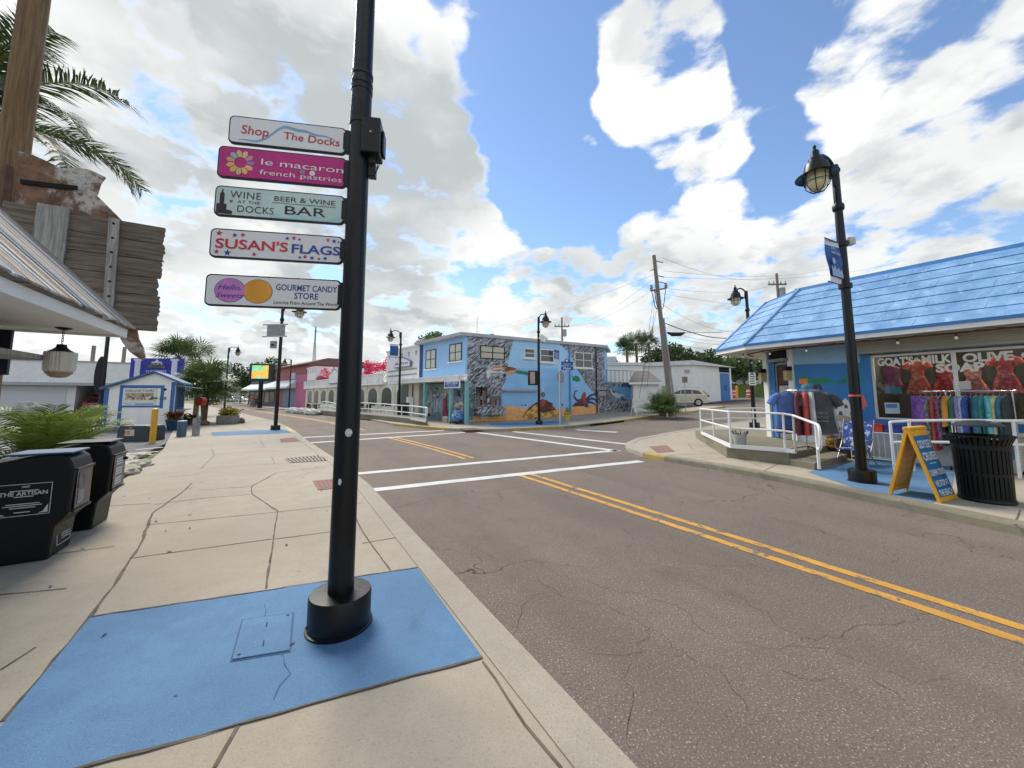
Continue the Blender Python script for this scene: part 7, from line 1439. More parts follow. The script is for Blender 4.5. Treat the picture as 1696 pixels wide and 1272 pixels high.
for k, px in enumerate((600, 618, 634)):
    o = fs_.w(qs(px, 680)[0], -1.5, 0); t = thing('patio_table', 'dark round patio table behind the ramp railing, number %s from the sign pole' % ('one', 'two', 'three')[k] if 0 else ('dark round patio table nearest the sign pole', 'dark round patio table midway along the ramp', 'dark round patio table near the black waste bin')[k], 'table', o, 0, 'patio tables'); g_table(t)
    for j, sx in enumerate((-.6, .6)): c = thing('patio_chair', 'dark patio chair drawn up to a patio table behind the ramp railing', 'chair', o + fs_.X * sx, fs_.rz + R(90 * (1 if sx < 0 else -1)), 'patio chairs'); g_chair(c)
o = G(654, 694, .12); t = thing('waste_bin', 'black waste bin before the glazed shop front', 'bin', o + fs_.N * .6); mb = MB(); mb.box(-.33, -.33, 0, .33, .33, .98); mb.build('body', BLACKM, t, bevel=.03); mb = MB(); mb.box(-.36, -.36, .98, .36, .36, 1.1); mb.build('lid', BLACKM, t, bevel=.03)
# white painted rocks and pots before the far end
WRK = mat('white painted rock', '#cfcfc9', .85, .15, 6, bump=.05, bscale=12, dirt=.3)
for k, px in enumerate((482, 490, 497, 505, 513, 520)): rock(('white rock by the grey shutter', 'white rock second from the grey shutter', 'white rock below the pink wall', 'white rock at the end of the white row', 'white rock beside the stone planter', 'white rock at the foot of the arched railing')[k], G(px, 682 + k * .7, .12), .42, .75, 80 + k, WRK, 'white rocks along the far kerb')
potplant('leafy pot plant in the window bay of the white row', (524, 681), .3, .4, mat('terracotta', '#9c6a4a'), [MGREEN], 80, .8, 14, w_=.05); potplant('dark pot plant at the end of the white row', (511, 678), .3, .4, mat('terracotta', '#9c6a4a'), [DGREEN], 60, .5, 15)
# ---- red and pink building, grey shutter shop, dark shopfront
fr_ = FR(fs_.w(UE - .2, .3, 0), 133); qr = fr_.p; t = thing('brick_red_building', 'brick red building with pink pilaster and grey roller shutter', 'building', fr_.o, fr_.rz); x0 = qr(456, 640)[0]; xs = qr(470, 640)[0]; xp = qr(491, 640)[0]
mb = MB(); mb.box(x0, 0, -.1, 0, 9, 5.9); mb.build('wall', mat('brick red wall', '#a3605a', .8, .12, 3), t); mb = MB(); mb.box(x0 - .4, -.5, 5.9, .3, 9, 6.05); mb.hexa([(x0 - .4, -.5, 6.06), (.3, -.5, 6.06), (.3, 9, 6.06), (x0 - .4, 9, 6.06)], [(x0 + 1.5, 2.5, 7.0), (-.5, 2.5, 7.0), (-.5, 7, 7.0), (x0 + 1.5, 7, 7.0)]); mb.build('roof', mat('brown roof', '#6b5048', .8, .15, 3), t)
mb = MB(); mb.box(xp, -.12, -.1, .0, -.01, 4.6); mb.build('pink_pilaster', mat('pink paint', '#c2698a', .7, .08), t); mb = MB(); mb.box(xs, -.06, -.1, xp - .05, -.012, 2.7); mb.build('roller_shutter', mat('blue grey shutter', '#6f7f96', .6, .1, 3, stretch=(.2, 1, 30)), t)
mb = MB(); mb.hexa([(x0 - 3.5, -1.3, 2.75), (xp + .2, -1.3, 2.75), (xp + .2, -.01, 2.75), (x0 - 3.5, -.01, 2.75)], [(x0 - 3.5, -1.25, 3.0), (xp + .2, -1.25, 3.0), (xp + .2, -.02, 4.0), (x0 - 3.5, -.02, 4.0)]); mb.build('awning', mat('pale awning', '#cfd9da', .7, .08), t); mb = MB(); mb.box(xp - 2.5, -.05, 4.1, xp - .6, -.012, 5.0); mb.build('sign_panel', mat('pale lilac panel', '#b9bdd3', .6), t)
fr2 = FR(fr_.w(x0 - .1, 0, 0), 127); q2_ = fr2.p; x1 = q2_(415, 650)[0]; t = thing('dark_shopfront', 'dark shopfront with a white awning before the billboard', 'building', fr2.o, fr2.rz); mb = MB(); mb.box(x1, 0, -.1, 0, 8, 4.2); mb.build('wall', mat('dim shop wall', '#55575a', .7, .2, 3), t); mb = MB(); mb.hexa([(x1, -1.5, 2.6), (0, -1.5, 2.6), (0, -.01, 2.6), (x1, -.01, 2.6)], [(x1, -1.45, 2.85), (0, -1.45, 2.85), (0, -.02, 3.7), (x1, -.02, 3.7)]); mb.build('awning', mat('pale awning', '#cfd9da'), t); mb = MB(); 
for k in range(5): u = x1 + (0 - x1) * (k + .2) / 5; mb.box(u, -.05, .6, u + 1.6, -.01, 2.3, k % 2)
mb.build('window', [glass('row dark glass', '#1d2324', .25, .25), mat('stone skirting', '#a3937c', .8)], t)
# ---- digital billboard
o = G(428, 676, .12); f5 = FR(o, 84); q5 = f5.p; t = thing('digital_billboard', 'dark framed screen showing a green and orange picture on a post', 'billboard', o, f5.rz); a, b = q5(414, 602), q5(451, 631.5); mb = MB(); mb.box(a[0], 0, b[1], b[0], .5, a[1]); mb.build('cabinet', mat('dark teal steel', '#26343c', .5, .1), t, bevel=.05); mb = MB(); mb.cyl((0, .25, 0), (0, .25, b[1]), .28, n=12); mb.build('post', BLACKM, t)
def screen():
    d = ND('lit screen'); P = d.tc.outputs['Object']; c = d.mix(d.ramp(d.noise(.5, 3, .5, P, (1, 0, 1)), .45, .55), lin('#6fbf7a'), lin('#e0a13c')); c = d.mix(d.ramp(d.noise(.9, 3, .5, P, (1, 0, 1)), .55, .62), c, lin('#8fc4dd')); c = d.mix(d.ramp(d.noise(1.5, 3, .5, P, (1, 0, 1)), .60, .66, 0, .6), c, lin('#3f8a56')); d.l(c, d.b.inputs['Base Color']); d.l(c, d.b.inputs['Emission Color']); d.b.inputs['Emission Strength'].default_value = .45; d.b.inputs['Roughness'].default_value = .2; return d.mat
a, b = q5(418, 605), q5(444, 627); mb = MB(); mb.box(a[0], -.03, b[1], b[0], -.002, a[1]); mb.build('screen', screen(), t)
# ---- far people on the pavement (small), statue column
def person(label, px, py, h, shirt, pants, head=80, pose=0):
    o = G(px, py, .12); t = thing('person', label, 'person', o, hd(head)); k = h / 1.72
    J = [(0, 0, .95), (0, 0, 1.15), (0, 0, 1.40), (0, .01, 1.50), (0, .03, 1.62), (0, .02, 1.72), (.17, 0, 1.41), (.24, .02, 1.14), (.22, .15, .92), (-.17, 0, 1.41), (-.25, -.02, 1.14), (-.22, .10, .90), (.09, 0, .90), (.10, .05 + pose, .49), (.10, -.02 + pose * 1.2, .06), (.10, .14 + pose, .03), (-.09, 0, .90), (-.10, -.02 - pose * .5, .49), (-.10, -.12 - pose, .06), (-.10, .03 - pose, .03)]
    E = [(0, 1), (1, 2), (2, 3), (3, 4), (4, 5), (2, 6), (6, 7), (7, 8), (2, 9), (9, 10), (10, 11), (0, 12), (12, 13), (13, 14), (14, 15), (0, 16), (16, 17), (17, 18), (18, 19)]
    RD = [.15, .14, .16, .06, .09, .08, .07, .05, .04, .07, .05, .04, .09, .065, .045, .035, .09, .065, .045, .035]
    me = bpy.data.meshes.new('body'); me.from_pydata([tuple(c * k for c in j) for j in J], E, []); ob = bpy.data.objects.new('body', me); COL.objects.link(ob); ob.parent = t; md = ob.modifiers.new('skin', 'SKIN'); me.skin_vertices if False else None
    bm = bmesh.new(); bm.from_mesh(me); ly = bm.verts.layers.skin.verify(); 
    for v, r in zip(bm.verts, RD): v[ly].radius = (r * k, r * k * .8); v[ly].use_root = v.index == 0
    bm.to_mesh(me); bm.free(); ob.modifiers.new('sub', 'SUBSURF').levels = 1
    dg = bpy.context.evaluated_depsgraph_get(); m2 = bpy.data.meshes.new_from_object(ob.evaluated_get(dg)); ob.modifiers.clear(); ob.data = m2; m2.materials.clear()
    for c in (mat('skin', '#b98363', .6, .1), cloth('shirt ' + shirt, shirt), cloth('pants ' + pants, pants)): m2.materials.append(c)
    for p in m2.polygons:
        z = p.center.z / k; x = abs(p.center.x) / k; p.use_smooth = True; p.material_index = 2 if (.45 < z < .97 and x < .2) else (1 if (.97 <= z < 1.47 and (x < .22 or z > 1.2)) else 0)
    mb = MB(); mb.lathe([(.10 * k, 1.64 * k), (.105 * k, 1.70 * k), (.08 * k, 1.78 * k), (.002, 1.81 * k)], (0, -.01, 0), 12); mb.build('hair', mat('dark hair', '#3a2a20', .8), t, smooth=True)
person('person in an orange shirt and blue shorts walking by the dark shopfront', 417, 677, 1.72, '#b5623a', '#5f86b8', 60, .18); person('person in dark clothes sitting near the billboard post', 424, 677, 1.6, '#25303a', '#20242c', 80, .05)
# ================================================================ SIDE STREET
# low painted wall with the shark, next to the mural building
lw = FR(fm.w(UR + .02, .25, .0), 66); qw = lw.p; w1 = qw(1052, 640)[0]; zt0, zt1 = qw(1000, 632)[1], qw(1050, 634)[1]; t = thing('painted_wall', 'low grey painted wall with a shark mural beside the blue building', 'wall', lw.o, lw.rz)
mb = MB(); mb.slab([(0, -.1), (w1, -.1), (w1, zt1), (0, zt0)], 0, .22); mb.build('wall', STONEM, t); mb = MB(); lw_ = lambda pts, m, y: mb.slab([(max(.01, min(w1 - .01, p[0])), p[1]) for p in [qw(*p) for p in pts]], -y - .004, -y, m)
lw_([(1020, 664), (1030, 645), (1048, 648), (1052, 675), (1046, 664), (1034, 660)], 0, .002); lw_([(1009, 643), (1018, 640), (1028, 641), (1034, 638), (1046, 644), (1050, 658), (1044, 654), (1034, 653), (1024, 650), (1016, 647)], 0, .008)
lw_([(1009, 643.5), (1016, 648), (1025, 652), (1036, 654), (1030, 657), (1026, 659), (1021, 659), (1014, 653)], 1, .012); lw_([(1012, 646), (1018, 649), (1020, 652), (1015, 650)], 2, .016); lw_([(1027, 655), (1034, 660), (1036, 664), (1030, 661)], 3, .016); lw_([(1028, 641), (1032, 633.5), (1044, 636), (1047, 643), (1036, 640)], 3, .014)
mb.build('mural', [solid('#6fa8d3', .7), solid('#d5d9dc', .7), solid('#7b3b45'), solid('#3f5f86', .7)], t)
mb = MB(); 
for k in range(8): mb.cyl((w1 * (k + .2) / 8, .1, zt0), (w1 * (k + .2) / 8, .1, zt0 + .9), .018, n=5)
mb.tube([(0, .1, zt0 + .9), (w1, .1, zt0 + .9)], .018, 5); mb.build('iron_railing', BLACKM, t)
# white garden shed with grey roof
o = G(1050, 683, .12); f = FR(o, 104); q6 = f.p; t = thing('garden_shed', 'small white shed with a grey sloped roof behind the palmetto', 'shed', o, f.rz); u1 = q6(1092, 660)[0]; ze = q6(1052, 634.5)[1]
mb = MB(); mb.box(0, 0, -.3, u1, 2.2, ze); mb.slab([(0, ze), (u1, ze), (u1 * .75, ze + .7), (u1 * .2, ze + .7)], 1.0, 1.1); mb.build('wall', WHITE2, t); mb = MB(); mb.hexa([(-.25, -.25, ze - .02), (u1 + .2, -.25, ze - .02), (u1 + .2, 2.4, ze - .02), (-.25, 2.4, ze - .02)], [(-.25, -.25, ze + .06), (u1 + .2, -.25, ze + .06), (u1 - .5, 1.6, ze + 1.0), (.25, 1.6, ze + 1.0)]); mb.build('roof', mat('grey shingles', '#75716c', .85, .2, 10, bump=.02, bscale=25), t); mb = MB(); mb.box(-.3, -.3, ze - .10, u1 + .25, -.25, ze + .05); mb.build('fascia', WHITE, t); mb = MB(); mb.box(u1 * .55, -.03, -.0, u1 * .9, -.005, ze - .3); d_ = mb.build('door', WHITE2, t); mb = MB(); mb.box(u1 * .58, -.06, ze * .5, u1 * .6, -.03, ze * .55); mb.build('handle', BLACKM, d_)
# white warehouse
WC = AT(1148, 640, 36.5); WC.z = hz(st(WC)[1]) - .1; fa, fb_ = FR(WC, 118), FR(WC, 57); za = fa.p(1147, 597)[1]; t = thing('white_warehouse', 'long white warehouse with blue double doors on the side street', 'building', WC, fa.rz); ul = -16.0
M7 = Matrix.Rotation(fb_.rz - fa.rz, 4, 'Z'); ub = fb_.p(1212, 640)[0]; ubz = fb_.p(1212, 608)[1]; 
mb = MB(); bx_ = [(ul, 0), (0, 0)]; D_ = (ub * fb_.X.dot(fa.X), ub * fb_.X.dot(fa.N)); 
mb.prism([(ul, 0), (0, 0), D_, (D_[0] + ul, D_[1] + .1)], -.5, za - .45); mb.build('wall', WHITE2, t)
mb = MB(); e_ = .35; mb.hexa([(ul, -e_, za - .44), (e_ * .3, -e_, za - .44), (D_[0] + .5, D_[1] - .3, za - .44), (D_[0] + ul, D_[1], za - .44)], [(ul, -e_, za - .25), (e_ * .3, -e_, za), (D_[0] + .5, D_[1] - .3, ubz - .1), (D_[0] + ul, D_[1], za - .3)]); mb.build('roof', mat('white roof edge', '#d0d1cf', .6, .08, 2, dirt=.2), t)
a, b = fb_.p(1192, 618), fb_.p(1209, 655); mb = MB(M7); mb.box(a[0], -.06, -.1, b[0], -.005, a[1]); d_ = mb.build('door', solid('#3f6fae', .5), t); mb = MB(M7)
for u in (.42, .58): mb.box(a[0] + (b[0] - a[0]) * u - .06, -.09, a[1] * .45, a[0] + (b[0] - a[0]) * u + .06, -.062, a[1] * .62)
mb.build('handle', solid('#274a7d'), d_); mb = MB(M7); mb.box(a[0] - .1, -.05, a[1] + .1, b[0] + .05, -.005, a[1] + .85); mb.build('transom', DARK, t)
mb = MB(); 
for u, z in ((-2.6, 1.0), (-.5, za - 1.2)): mb.box(u - .2, -.12, z, u + .25, -.004, z + .9 if z < 2 else z + .3)
mb.build('wall_fixture', mat('grey cabinet', '#a3a5a6'), t); VINE = MB(); leafcloud(VINE, [(-13 + k * .5, -.2, za - .5 + .2 * math.sin(k), .35) for k in range(5)] + [(-8.5 + k * .45, -.25, za - .45 + .1 * math.sin(k * 2), .28) for k in range(5)], 900, .09, 0, 9); VINE.build('creeper', MGREEN, t)
lw2 = FR(AT(985, 640, 33), 88); lw2.o.z = .6; t = thing('white_rear_building', 'flat white building behind the shark wall with rooftop unit', 'building', lw2.o, lw2.rz); z9 = lw2.p(1010, 605)[1]; mb = MB(); mb.box(-2, 0, -1, lw2.p(1066, 640)[0], 5, z9); mb.build('wall', WHITE2, t); mb = MB(); mb.box(-2, -.15, z9, lw2.p(1066, 640)[0] + .1, 5, z9 + .25); mb.build('roof', mat('white roof edge', '#d0d1cf'), t); a = lw2.p(1006, 594); b = lw2.p(1027, 601); mb = MB(); mb.box(a[0], 1, z9 + .25, b[0], 2.5, a[1] + .3); mb.build('rooftop_unit', mat('galvanised', '#a9adb0'), t)
# ---- beige estate car
def car(name, label, pos, head, col, L=4.45, Wd=1.8, H=1.66, simple=False, group=None):
    t = thing(name, label, 'car', pos, hd(head), group); paint = mat('car paint ' + col, col, .28, .04, 3, spec=.5, coat=.6); hw = Wd / 2; x0, x1 = -L / 2, L / 2
    body = [(x0, .42), (x0 + .02, .70), (x0 + .10, .95), (x0 + .18, 1.02), (x0 + 3.1, 1.02), (x1 - .25, .86), (x1 - .05, .72), (x1, .50), (x1 - .05, .30), (x0 + .06, .28)]
    roof = [(x0 + .14, 1.01), (x0 + .50, H - .20), (x0 + .75, H - .09), (x0 + 1.6, H), (x0 + 2.2, H - .05), (x0 + 3.15, 1.01)]
    def loft(prof, ins, m=0, n=6):
        mb = MB(); vs = []; 
        for k, (y, s, up) in enumerate(ins):
            for (x, z) in prof: vs.append((x * s if prof is body else x0 + 1.65 + (x - x0 - 1.65) * s, y, .28 + (z - .28) * up if prof is body else 1.0 + (z - 1.0) * up))
        n = len(prof); fs = [tuple(range(n)), tuple(range((len(ins) - 1) * n, len(ins) * n))[::-1]]
        for k in range(len(ins) - 1):
            for i in range(n): fs.append((k * n + (i + 1) % n, k * n + i, (k + 1) * n + i, (k + 1) * n + (i + 1) % n))
        mb.add(vs, fs, m); return mb
    loft(body, [(-hw, .965, .94), (-hw * .93, .99, .985), (-hw * .6, 1, 1), (hw * .6, 1, 1), (hw * .93, .99, .985), (hw, .965, .94)]).build('body', paint, t, smooth=True, bevel=.02)
    loft(roof, [(-hw * .86, .97, .12), (-hw * .80, .97, .9), (-hw * .70, .985, .97), (hw * .70, .985, .97), (hw * .80, .97, .9), (hw * .86, .97, .12)]).build('roof', paint, t, smooth=True)
    G_ = glass('car window glass', '#20262a'); 
    for sg in (1, -1):
        mb = MB(); y = sg * hw * .845; s2 = sg * hw * .815
        for (a, b, c, d) in (((x0 + .50, 1.07), (x0 + 1.22, 1.07), (x0 + 1.22, H - .18), (x0 + .80, H - .24)), ((x0 + 1.30, 1.07), (x0 + 2.12, 1.07), (x0 + 2.08, H - .17), (x0 + 1.30, H - .16)), ((x0 + 2.20, 1.07), (x0 + 2.92, 1.07), (x0 + 2.28, H - .22), (x0 + 2.16, H - .18))):
            o_ = .022 * sg; vs = [(p[0], (y if p[1] < 1.2 else s2) + o_, p[1]) for p in (a, b, c, d)]; mb.add(vs, [(0, 1, 2, 3) if sg < 0 else (3, 2, 1, 0)])
        mb.build('side_window', G_, t)
    mb = MB(); mb.hexa([(x0 + .10, -hw * .66, 1.10), (x0 + .14, -hw * .66, 1.06), (x0 + .14, hw * .66, 1.06), (x0 + .10, hw * .66, 1.10)], [(x0 + .40, -hw * .62, H - .27), (x0 + .47, -hw * .62, H - .25), (x0 + .47, hw * .62, H - .25), (x0 + .40, hw * .62, H - .27)]); mb.build('rear_window', G_, t)
    mb = MB(); mb.hexa([(x0 + 3.02, -hw * .70, 1.06), (x0 + 3.10, -hw * .70, 1.06), (x0 + 3.10, hw * .70, 1.06), (x0 + 3.02, hw * .70, 1.06)], [(x0 + 2.3, -hw * .62, H - .14), (x0 + 2.4, -hw * .62, H - .14), (x0 + 2.4, hw * .62, H - .14), (x0 + 2.3, hw * .62, H - .14)]); mb.build('windscreen', G_, t)
    for sg in (1, -1):
        mb = MB(); mb.hexa([(x0 - .01, sg * hw * .62 - .0, .80), (x0 + .22, sg * hw * .965, .82), (x0 + .10, sg * hw * .965, 1.0), (x0 + .06, sg * hw * .62, 1.0)], [(x0 + .02, sg * hw * .63, .81), (x0 + .24, sg * hw * 1.0, .83), (x0 + .14, sg * hw * 1.0, 1.01), (x0 + .10, sg * hw * .63, 1.01)]); mb.box(x0 - .012, sg * hw * .58, .80, x0 + .14, sg * hw * .955, 1.0); mb.build('tail_light', mat('red lens', '#a3232a', .2, .1), t, bevel=.02)
    mb = MB(); mb.box(x0 - .02, -.26, .62, x0 + .06, .26, .76); mb.build('number_plate', mat('plate white', '#c5c7c2', .5), t); mb = MB(); mb.box(x0 - .05, -hw * .93, .36, x0 + .10, hw * .93, .58); mb.build('bumper', paint, t, bevel=.04); mb = MB(); mb.box(x0 + .02, -hw * .9, .26, x1 - .1, hw * .9, .38); mb.build('underside', DARK, t)
    for x in (x0 + .82, x1 - .90):
        for sg in (1, -1):
            mb = MB(Matrix.Translation((x, sg * (hw - .10), .345)) @ Matrix.Rotation(math.pi / 2, 4, 'X')); mb.lathe([(.20, -.11), (.33, -.11), (.345, -.08), (.345, .08), (.33, .11), (.20, .11)], n=24); w_ = mb.build('tyre', mat('tyre rubber', '#17181a', .8, .15), t, smooth=True); mb = MB(Matrix.Translation((x, sg * (hw - .10), .345)) @ Matrix.Rotation(math.pi / 2, 4, 'X'))
            mb.lathe([(.21, -.115), (.22, -.10), (.22, .10), (.21, .115)], n=20)
            for s2 in (1, -1):
                for k in range(5):
                    a = k * 2 * math.pi / 5; mb.add([(.03 * math.cos(a + 1.57), .03 * math.sin(a + 1.57), .118 * s2), (.03 * math.cos(a - 1.57), .03 * math.sin(a - 1.57), .118 * s2), (.2 * math.cos(a - .13), .2 * math.sin(a - .13), .112 * s2), (.2 * math.cos(a + .13), .2 * math.sin(a + .13), .112 * s2)], [(0, 1, 2, 3)])
            mb.build('rim', mat('alloy', '#a9acb0', .3, .1, metal=.8), w_)
            mb = MB(); mb.lathe([(.41, -.012), (.41, .012)], n=6) if 0 else None
    for sg in (1, -1): mb = MB(); mb.box(x0 + 2.75, sg * hw * .96, 1.02, x0 + 2.9, sg * (hw + .14), 1.14); mb.build('wing_mirror', paint, t, bevel=.03)
    mb = MB()
    for sg in (1, -1): mb.tube([(x0 + .6, sg * hw * .66, H - .02), (x0 + .7, sg * hw * .66, H + .05), (x0 + 2.0, sg * hw * .66, H + .04), (x0 + 2.15, sg * hw * .66, H - .04)], .018, 6)
    mb.build('roof_rail', mat('alloy', '#a9acb0'), t); mb = MB()
    for sg in (1, -1):
        for x in (x0 + 1.26, x0 + 2.16): mb.box(x - .006, sg * (hw * .98) - .006, .42, x + .006, sg * (hw * .98) + .008, 1.0)
        for x in (x0 + 1.08, x0 + 2.0): mb.box(x - .08, sg * hw * .975 - .01, .86, x + .08, sg * hw * .975 + .018, .89)
    mb.build('door_trim', mat('dark trim grey', '#5b564c', .6), t)  # dark grey door seams and handles
    return t
cp = G(1150, 673, .04); car('parked_car', 'beige estate car parked before the white warehouse', cp + Vector((-1.0, .5, 0)), -67, '#c9c0ac', H=1.58)
# palmetto, signs, sawhorse
t = thing('saw_palmetto', 'bushy fan palm at the foot of the leaning utility pole', 'palm', G(1097, 690, .12)); random.seed(41); mb = MB(); mb.tube([(0, 0, 0), (.1, 0, .6)], [.22, .16], 8); mb.build('trunk', BARK, t); mb = MB()
for i in range(95): fan(mb, (random.uniform(-.35, .35), random.uniform(-.3, .3), random.uniform(.1, .5)), random.uniform(0, 6.28), random.uniform(.0, 1.45), random.uniform(.55, 1.0), .62, 15, 0, .024)
mb.build('crown', FANG, t)
t = thing('sign_post', 'small brown sign on a slim post beside the beige car', 'sign', G(1136, 683, .12), hd(88)); f = FR(t.location, 88); z1, z0 = f.p(1136, 624)[1], f.p(1136, 634)[1]; mb = MB(); mb.cyl((0, 0, 0), (0, 0, z1), .03, n=8); mb.build('post', mat('galvanised', '#a9adb0'), t); mb = MB(); mb.box(-.18, -.05, z0, .20, -.03, z1); mb.build('plate', mat('brown sign back', '#857a70', .6), t, bevel=.01)
t = thing('sawhorse', 'white sawhorse barrier beside the palmetto', 'barrier', G(1060, 688, .12), hd(75)); mb = MB()
for z in (.45, .85): mb.box(-.5, -.03, z, .5, .03, z + .2)
mb.build('board', WHITE, t)
for x in (-.45, .45):
    for y in (-.35, .35): mb = MB(); mb.tube([(x, y, 0), (x, 0, 1.1)], .03, 6); mb.build('leg', WHITE, t)
# leaning utility pole with conduit, crossarm, insulators; wires
UB = G(1112, 690, .12); f = FR(UB, 90); top = f.p(1083, 423); GP = mat('grey weathered pole', '#7d756c', .85, .2, 4, stretch=(12, 12, .6)); t = thing('utility_pole', 'tall leaning grey utility pole with crossarm and conduit', 'utility pole', UB); T1 = Vector((top[0], 0, top[1])); mb = MB(); mb.tube([(0, 0, 0), T1 * .5, T1], [.16, .14, .11], 12); mb.build('shaft', GP, t, smooth=True); P_at = lambda k: T1 * k
mb = MB(); mb.tube([(.25, -.1, 0), P_at(.60) + Vector((.15, -.05, 0))], .065, 8); mb.build('conduit', mat('grey conduit', '#8f9195', .5), t, smooth=True)
ka = f.p(1090, 481)[1] / top[1]; A0, A1 = Vector((f.p(1077, 483)[0], -.2, f.p(1077, 483)[1])), Vector((f.p(1105, 476)[0], .2, f.p(1105, 476)[1])); mb = MB(); mb.tube([A0, A1], .06, 4); mb.build('crossarm', GP, t); INS = mat('insulator grey', '#8e8f92', .4)
mb = MB()
for p in (A0, A1): mb.lathe([(.05, .0), (.12, .05), (.06, .12), (.12, .18), (.06, .25), (.1, .32), (.02, .38)], p, 10)
mb.build('insulator', INS, t, smooth=True); mb = MB()
for y, dx in ((432, .55), (445, -.3), (456, .5), (466, .5)): k = f.p(1085, y)[1] / top[1]; p = P_at(k); mb.tube([p, p + Vector((dx, 0, -.12))], .035, 5)
mb.build('standoff', INS, t); mb = MB()
for a, b in ((A0, P_at(ka - .10)), (A1, P_at(ka - .11)), (A0 + Vector((.2, 0, 0)), P_at(ka - .08))):
    mb.tube([a.lerp(b, u) + Vector((0, 0, -.7 * math.sin(math.pi * u) + .1)) for u in [i / 8 for i in range(9)]], .025, 5)
mb.build('jumper_cable', BLACKM, t)
def pole(label, px, base, topy, r=.14, arm=True, dpt=None):
    p = AT(px, base, dpt); p.z = hz(st(p)[1]); f_ = FR(p, 90); zt = f_.p(px, topy)[1]; t = thing('utility_pole', label, 'utility pole', p); mb = MB(); mb.tube([(0, 0, 0), (0, 0, zt)], [r * 1.2, r], 9); mb.build('shaft', GP, t, smooth=True)
    mb = MB(); mb.box(-1.0, -.06, zt - 1.3, 1.0, .06, zt - 1.15); mb.build('crossarm', GP, t); mb = MB()
    for x in (-.9, -.4, .4, .9): mb.lathe([(.04, 0), (.09, .08), (.04, .2), (.08, .25), (.01, .3)], (x, 0, zt - 1.15), 8)
    mb.cyl((.3, -.3, zt - 2.6), (.3, -.3, zt - 1.7), .28, n=10); mb.build('insulator', INS, t); return p + Vector((0, 0, zt))
p2 = pole('distant utility pole rising behind the mural building roof', 932, 640, 526, .11, dpt=50); p3 = pole('distant utility pole rising behind the blue shop roof', 1298, 620, 453, .13, dpt=40)
def wires(label, segs, r=.014):
    t = thing('power_line', label, 'cables', (0, 0, 0), 0, 'overhead cables')
    for a, b, sag in segs: mb = MB(); mb.tube([a.lerp(b, u) - Vector((0, 0, 4 * sag * u * (1 - u))) for u in [i / 14 for i in range(15)]], r, 5); mb.build('cable', mat('cable grey', '#3c3e44', .6), t)
pk = lambda k, dx=0: UB + P_at(k) + Vector((dx, 0, 0))
E_ = lambda px, py, Y: AT(px, py, Y)
wires('overhead cables running right from the leaning utility pole', [(pk(.985, .5), p3 + Vector((0, 0, -.4)), .8), (pk(.90, .5), E_(1400, 438, 42), .8), (pk(.86, .5), E_(1500, 430, 42), .9), (pk(.70), E_(1260, 545, 30), .9), (pk(.76), E_(1420, 500, 40), .8), (UB + A1, p3 + Vector((.5, 0, -1)), .6), (pk(.53), E_(1215, 565, 26), .25), (pk(.505), E_(1215, 570, 26), .25), (pk(.47), E_(1240, 572, 30), .5)], .008)
wires('thin overhead cables running left behind the mural building', [(UB + A0, p2 + Vector((.9, 0, -1.1)), .7), (pk(.84, -.3), p2 + Vector((.4, 0, -1.1)), .8), (pk(.88), E_(700, 560, 60), 1), (pk(.45), FR(fm.o, 60.5).w(UR, 0, 5.0), .3), (p2 + Vector((-.9, 0, -1.1)), E_(760, 560, 70), .6)], .008)
wires('steep guy cables dropping from the leaning utility pole', [(pk(.86), E_(1062, 640, 25), 0), (pk(.84), E_(1072, 640, 25.5), 0), (pk(.72), E_(1058, 660, 24), 0)], .011)
wires('cable with a black splice box over the warehouse', [(pk(.58), E_(1150, 552, 26), .05), (E_(1150, 552, 26), E_(1205, 560, 27), .1)], .03)
t = thing('splice_box', 'black cable splice box hanging beside the leaning utility pole', 'cable box', pk(.50, .3)); mb = MB(); mb.tube([(0, 0, .1), (.3, 0, .0), (.8, 0, .0), (1.1, 0, .1)], [.05, .13, .13, .04], 8); mb.build('housing', BLACKM, t, smooth=True); mb = MB(); mb.tube([(-.3, 0, .25), (0, 0, .1)], .02, 5); mb.tube([(1.1, 0, .1), (4, 1, .3)], .014, 5); mb.build('cable', BLACKM, t)
# street name signs, hydrant, stop sign
o = G(927.5, 703, .12); f = FR(o, 78); q8 = f.p; t = thing('street_name_post', 'slim white post with two blue street name plates', 'street sign', o, f.rz); zt = q8(926, 578)[1]; mb = MB(); mb.cyl((0, 0, 0), (0, 0, zt), .035, n=8); mb.build('post', mat('pale post', '#c6cbd0', .4), t)
a, b = q8(928.5, 598), q8(949, 613); H = a[1] - b[1]; nb = solid('#24408c', .45); mb = MB(); mb.box(a[0] + .03, -.02, b[1] + H * .52, b[0], .0, a[1] - .03); mb.box(a[0] + .03, -.02, b[1], b[0], .0, b[1] + H * .42); mb.slab(disc((a[0] + b[0]) / 2, a[1], .15, 14), -.019, .0); pl_ = mb.build('name_plate', nb, t); mb = MB(); mb.text('Dodecanese', (a[0] + b[0]) / 2, b[1] + H * .62, H * .18, -.023, 0, 'CENTER', (b[0] - a[0]) * .6); mb.text('Hope', (a[0] + b[0]) / 2, b[1] + H * .08, H * .27, -.023, 0, 'CENTER', (b[0] - a[0]) * .6, .02); mb.slab(disc((a[0] + b[0]) / 2, a[1] + .03, .07, 10), -.022, -.02); mb.build('lettering', WHITE, pl_)
M8 = Matrix.Rotation(R(48), 4, 'Z'); a, b = q8(914, 580), q8(925, 596); mb = MB(M8); w9 = -.72
for z0, z1 in ((.66, .95), (.36, .60), (.02, .30)): mb.box(w9, -.02, b[1] + (a[1] - b[1]) * z0, -.04, 0, b[1] + (a[1] - b[1]) * z1, 0)
pl_ = mb.build('name_plate', nb, t); mb = MB(M8); H = a[1] - b[1]
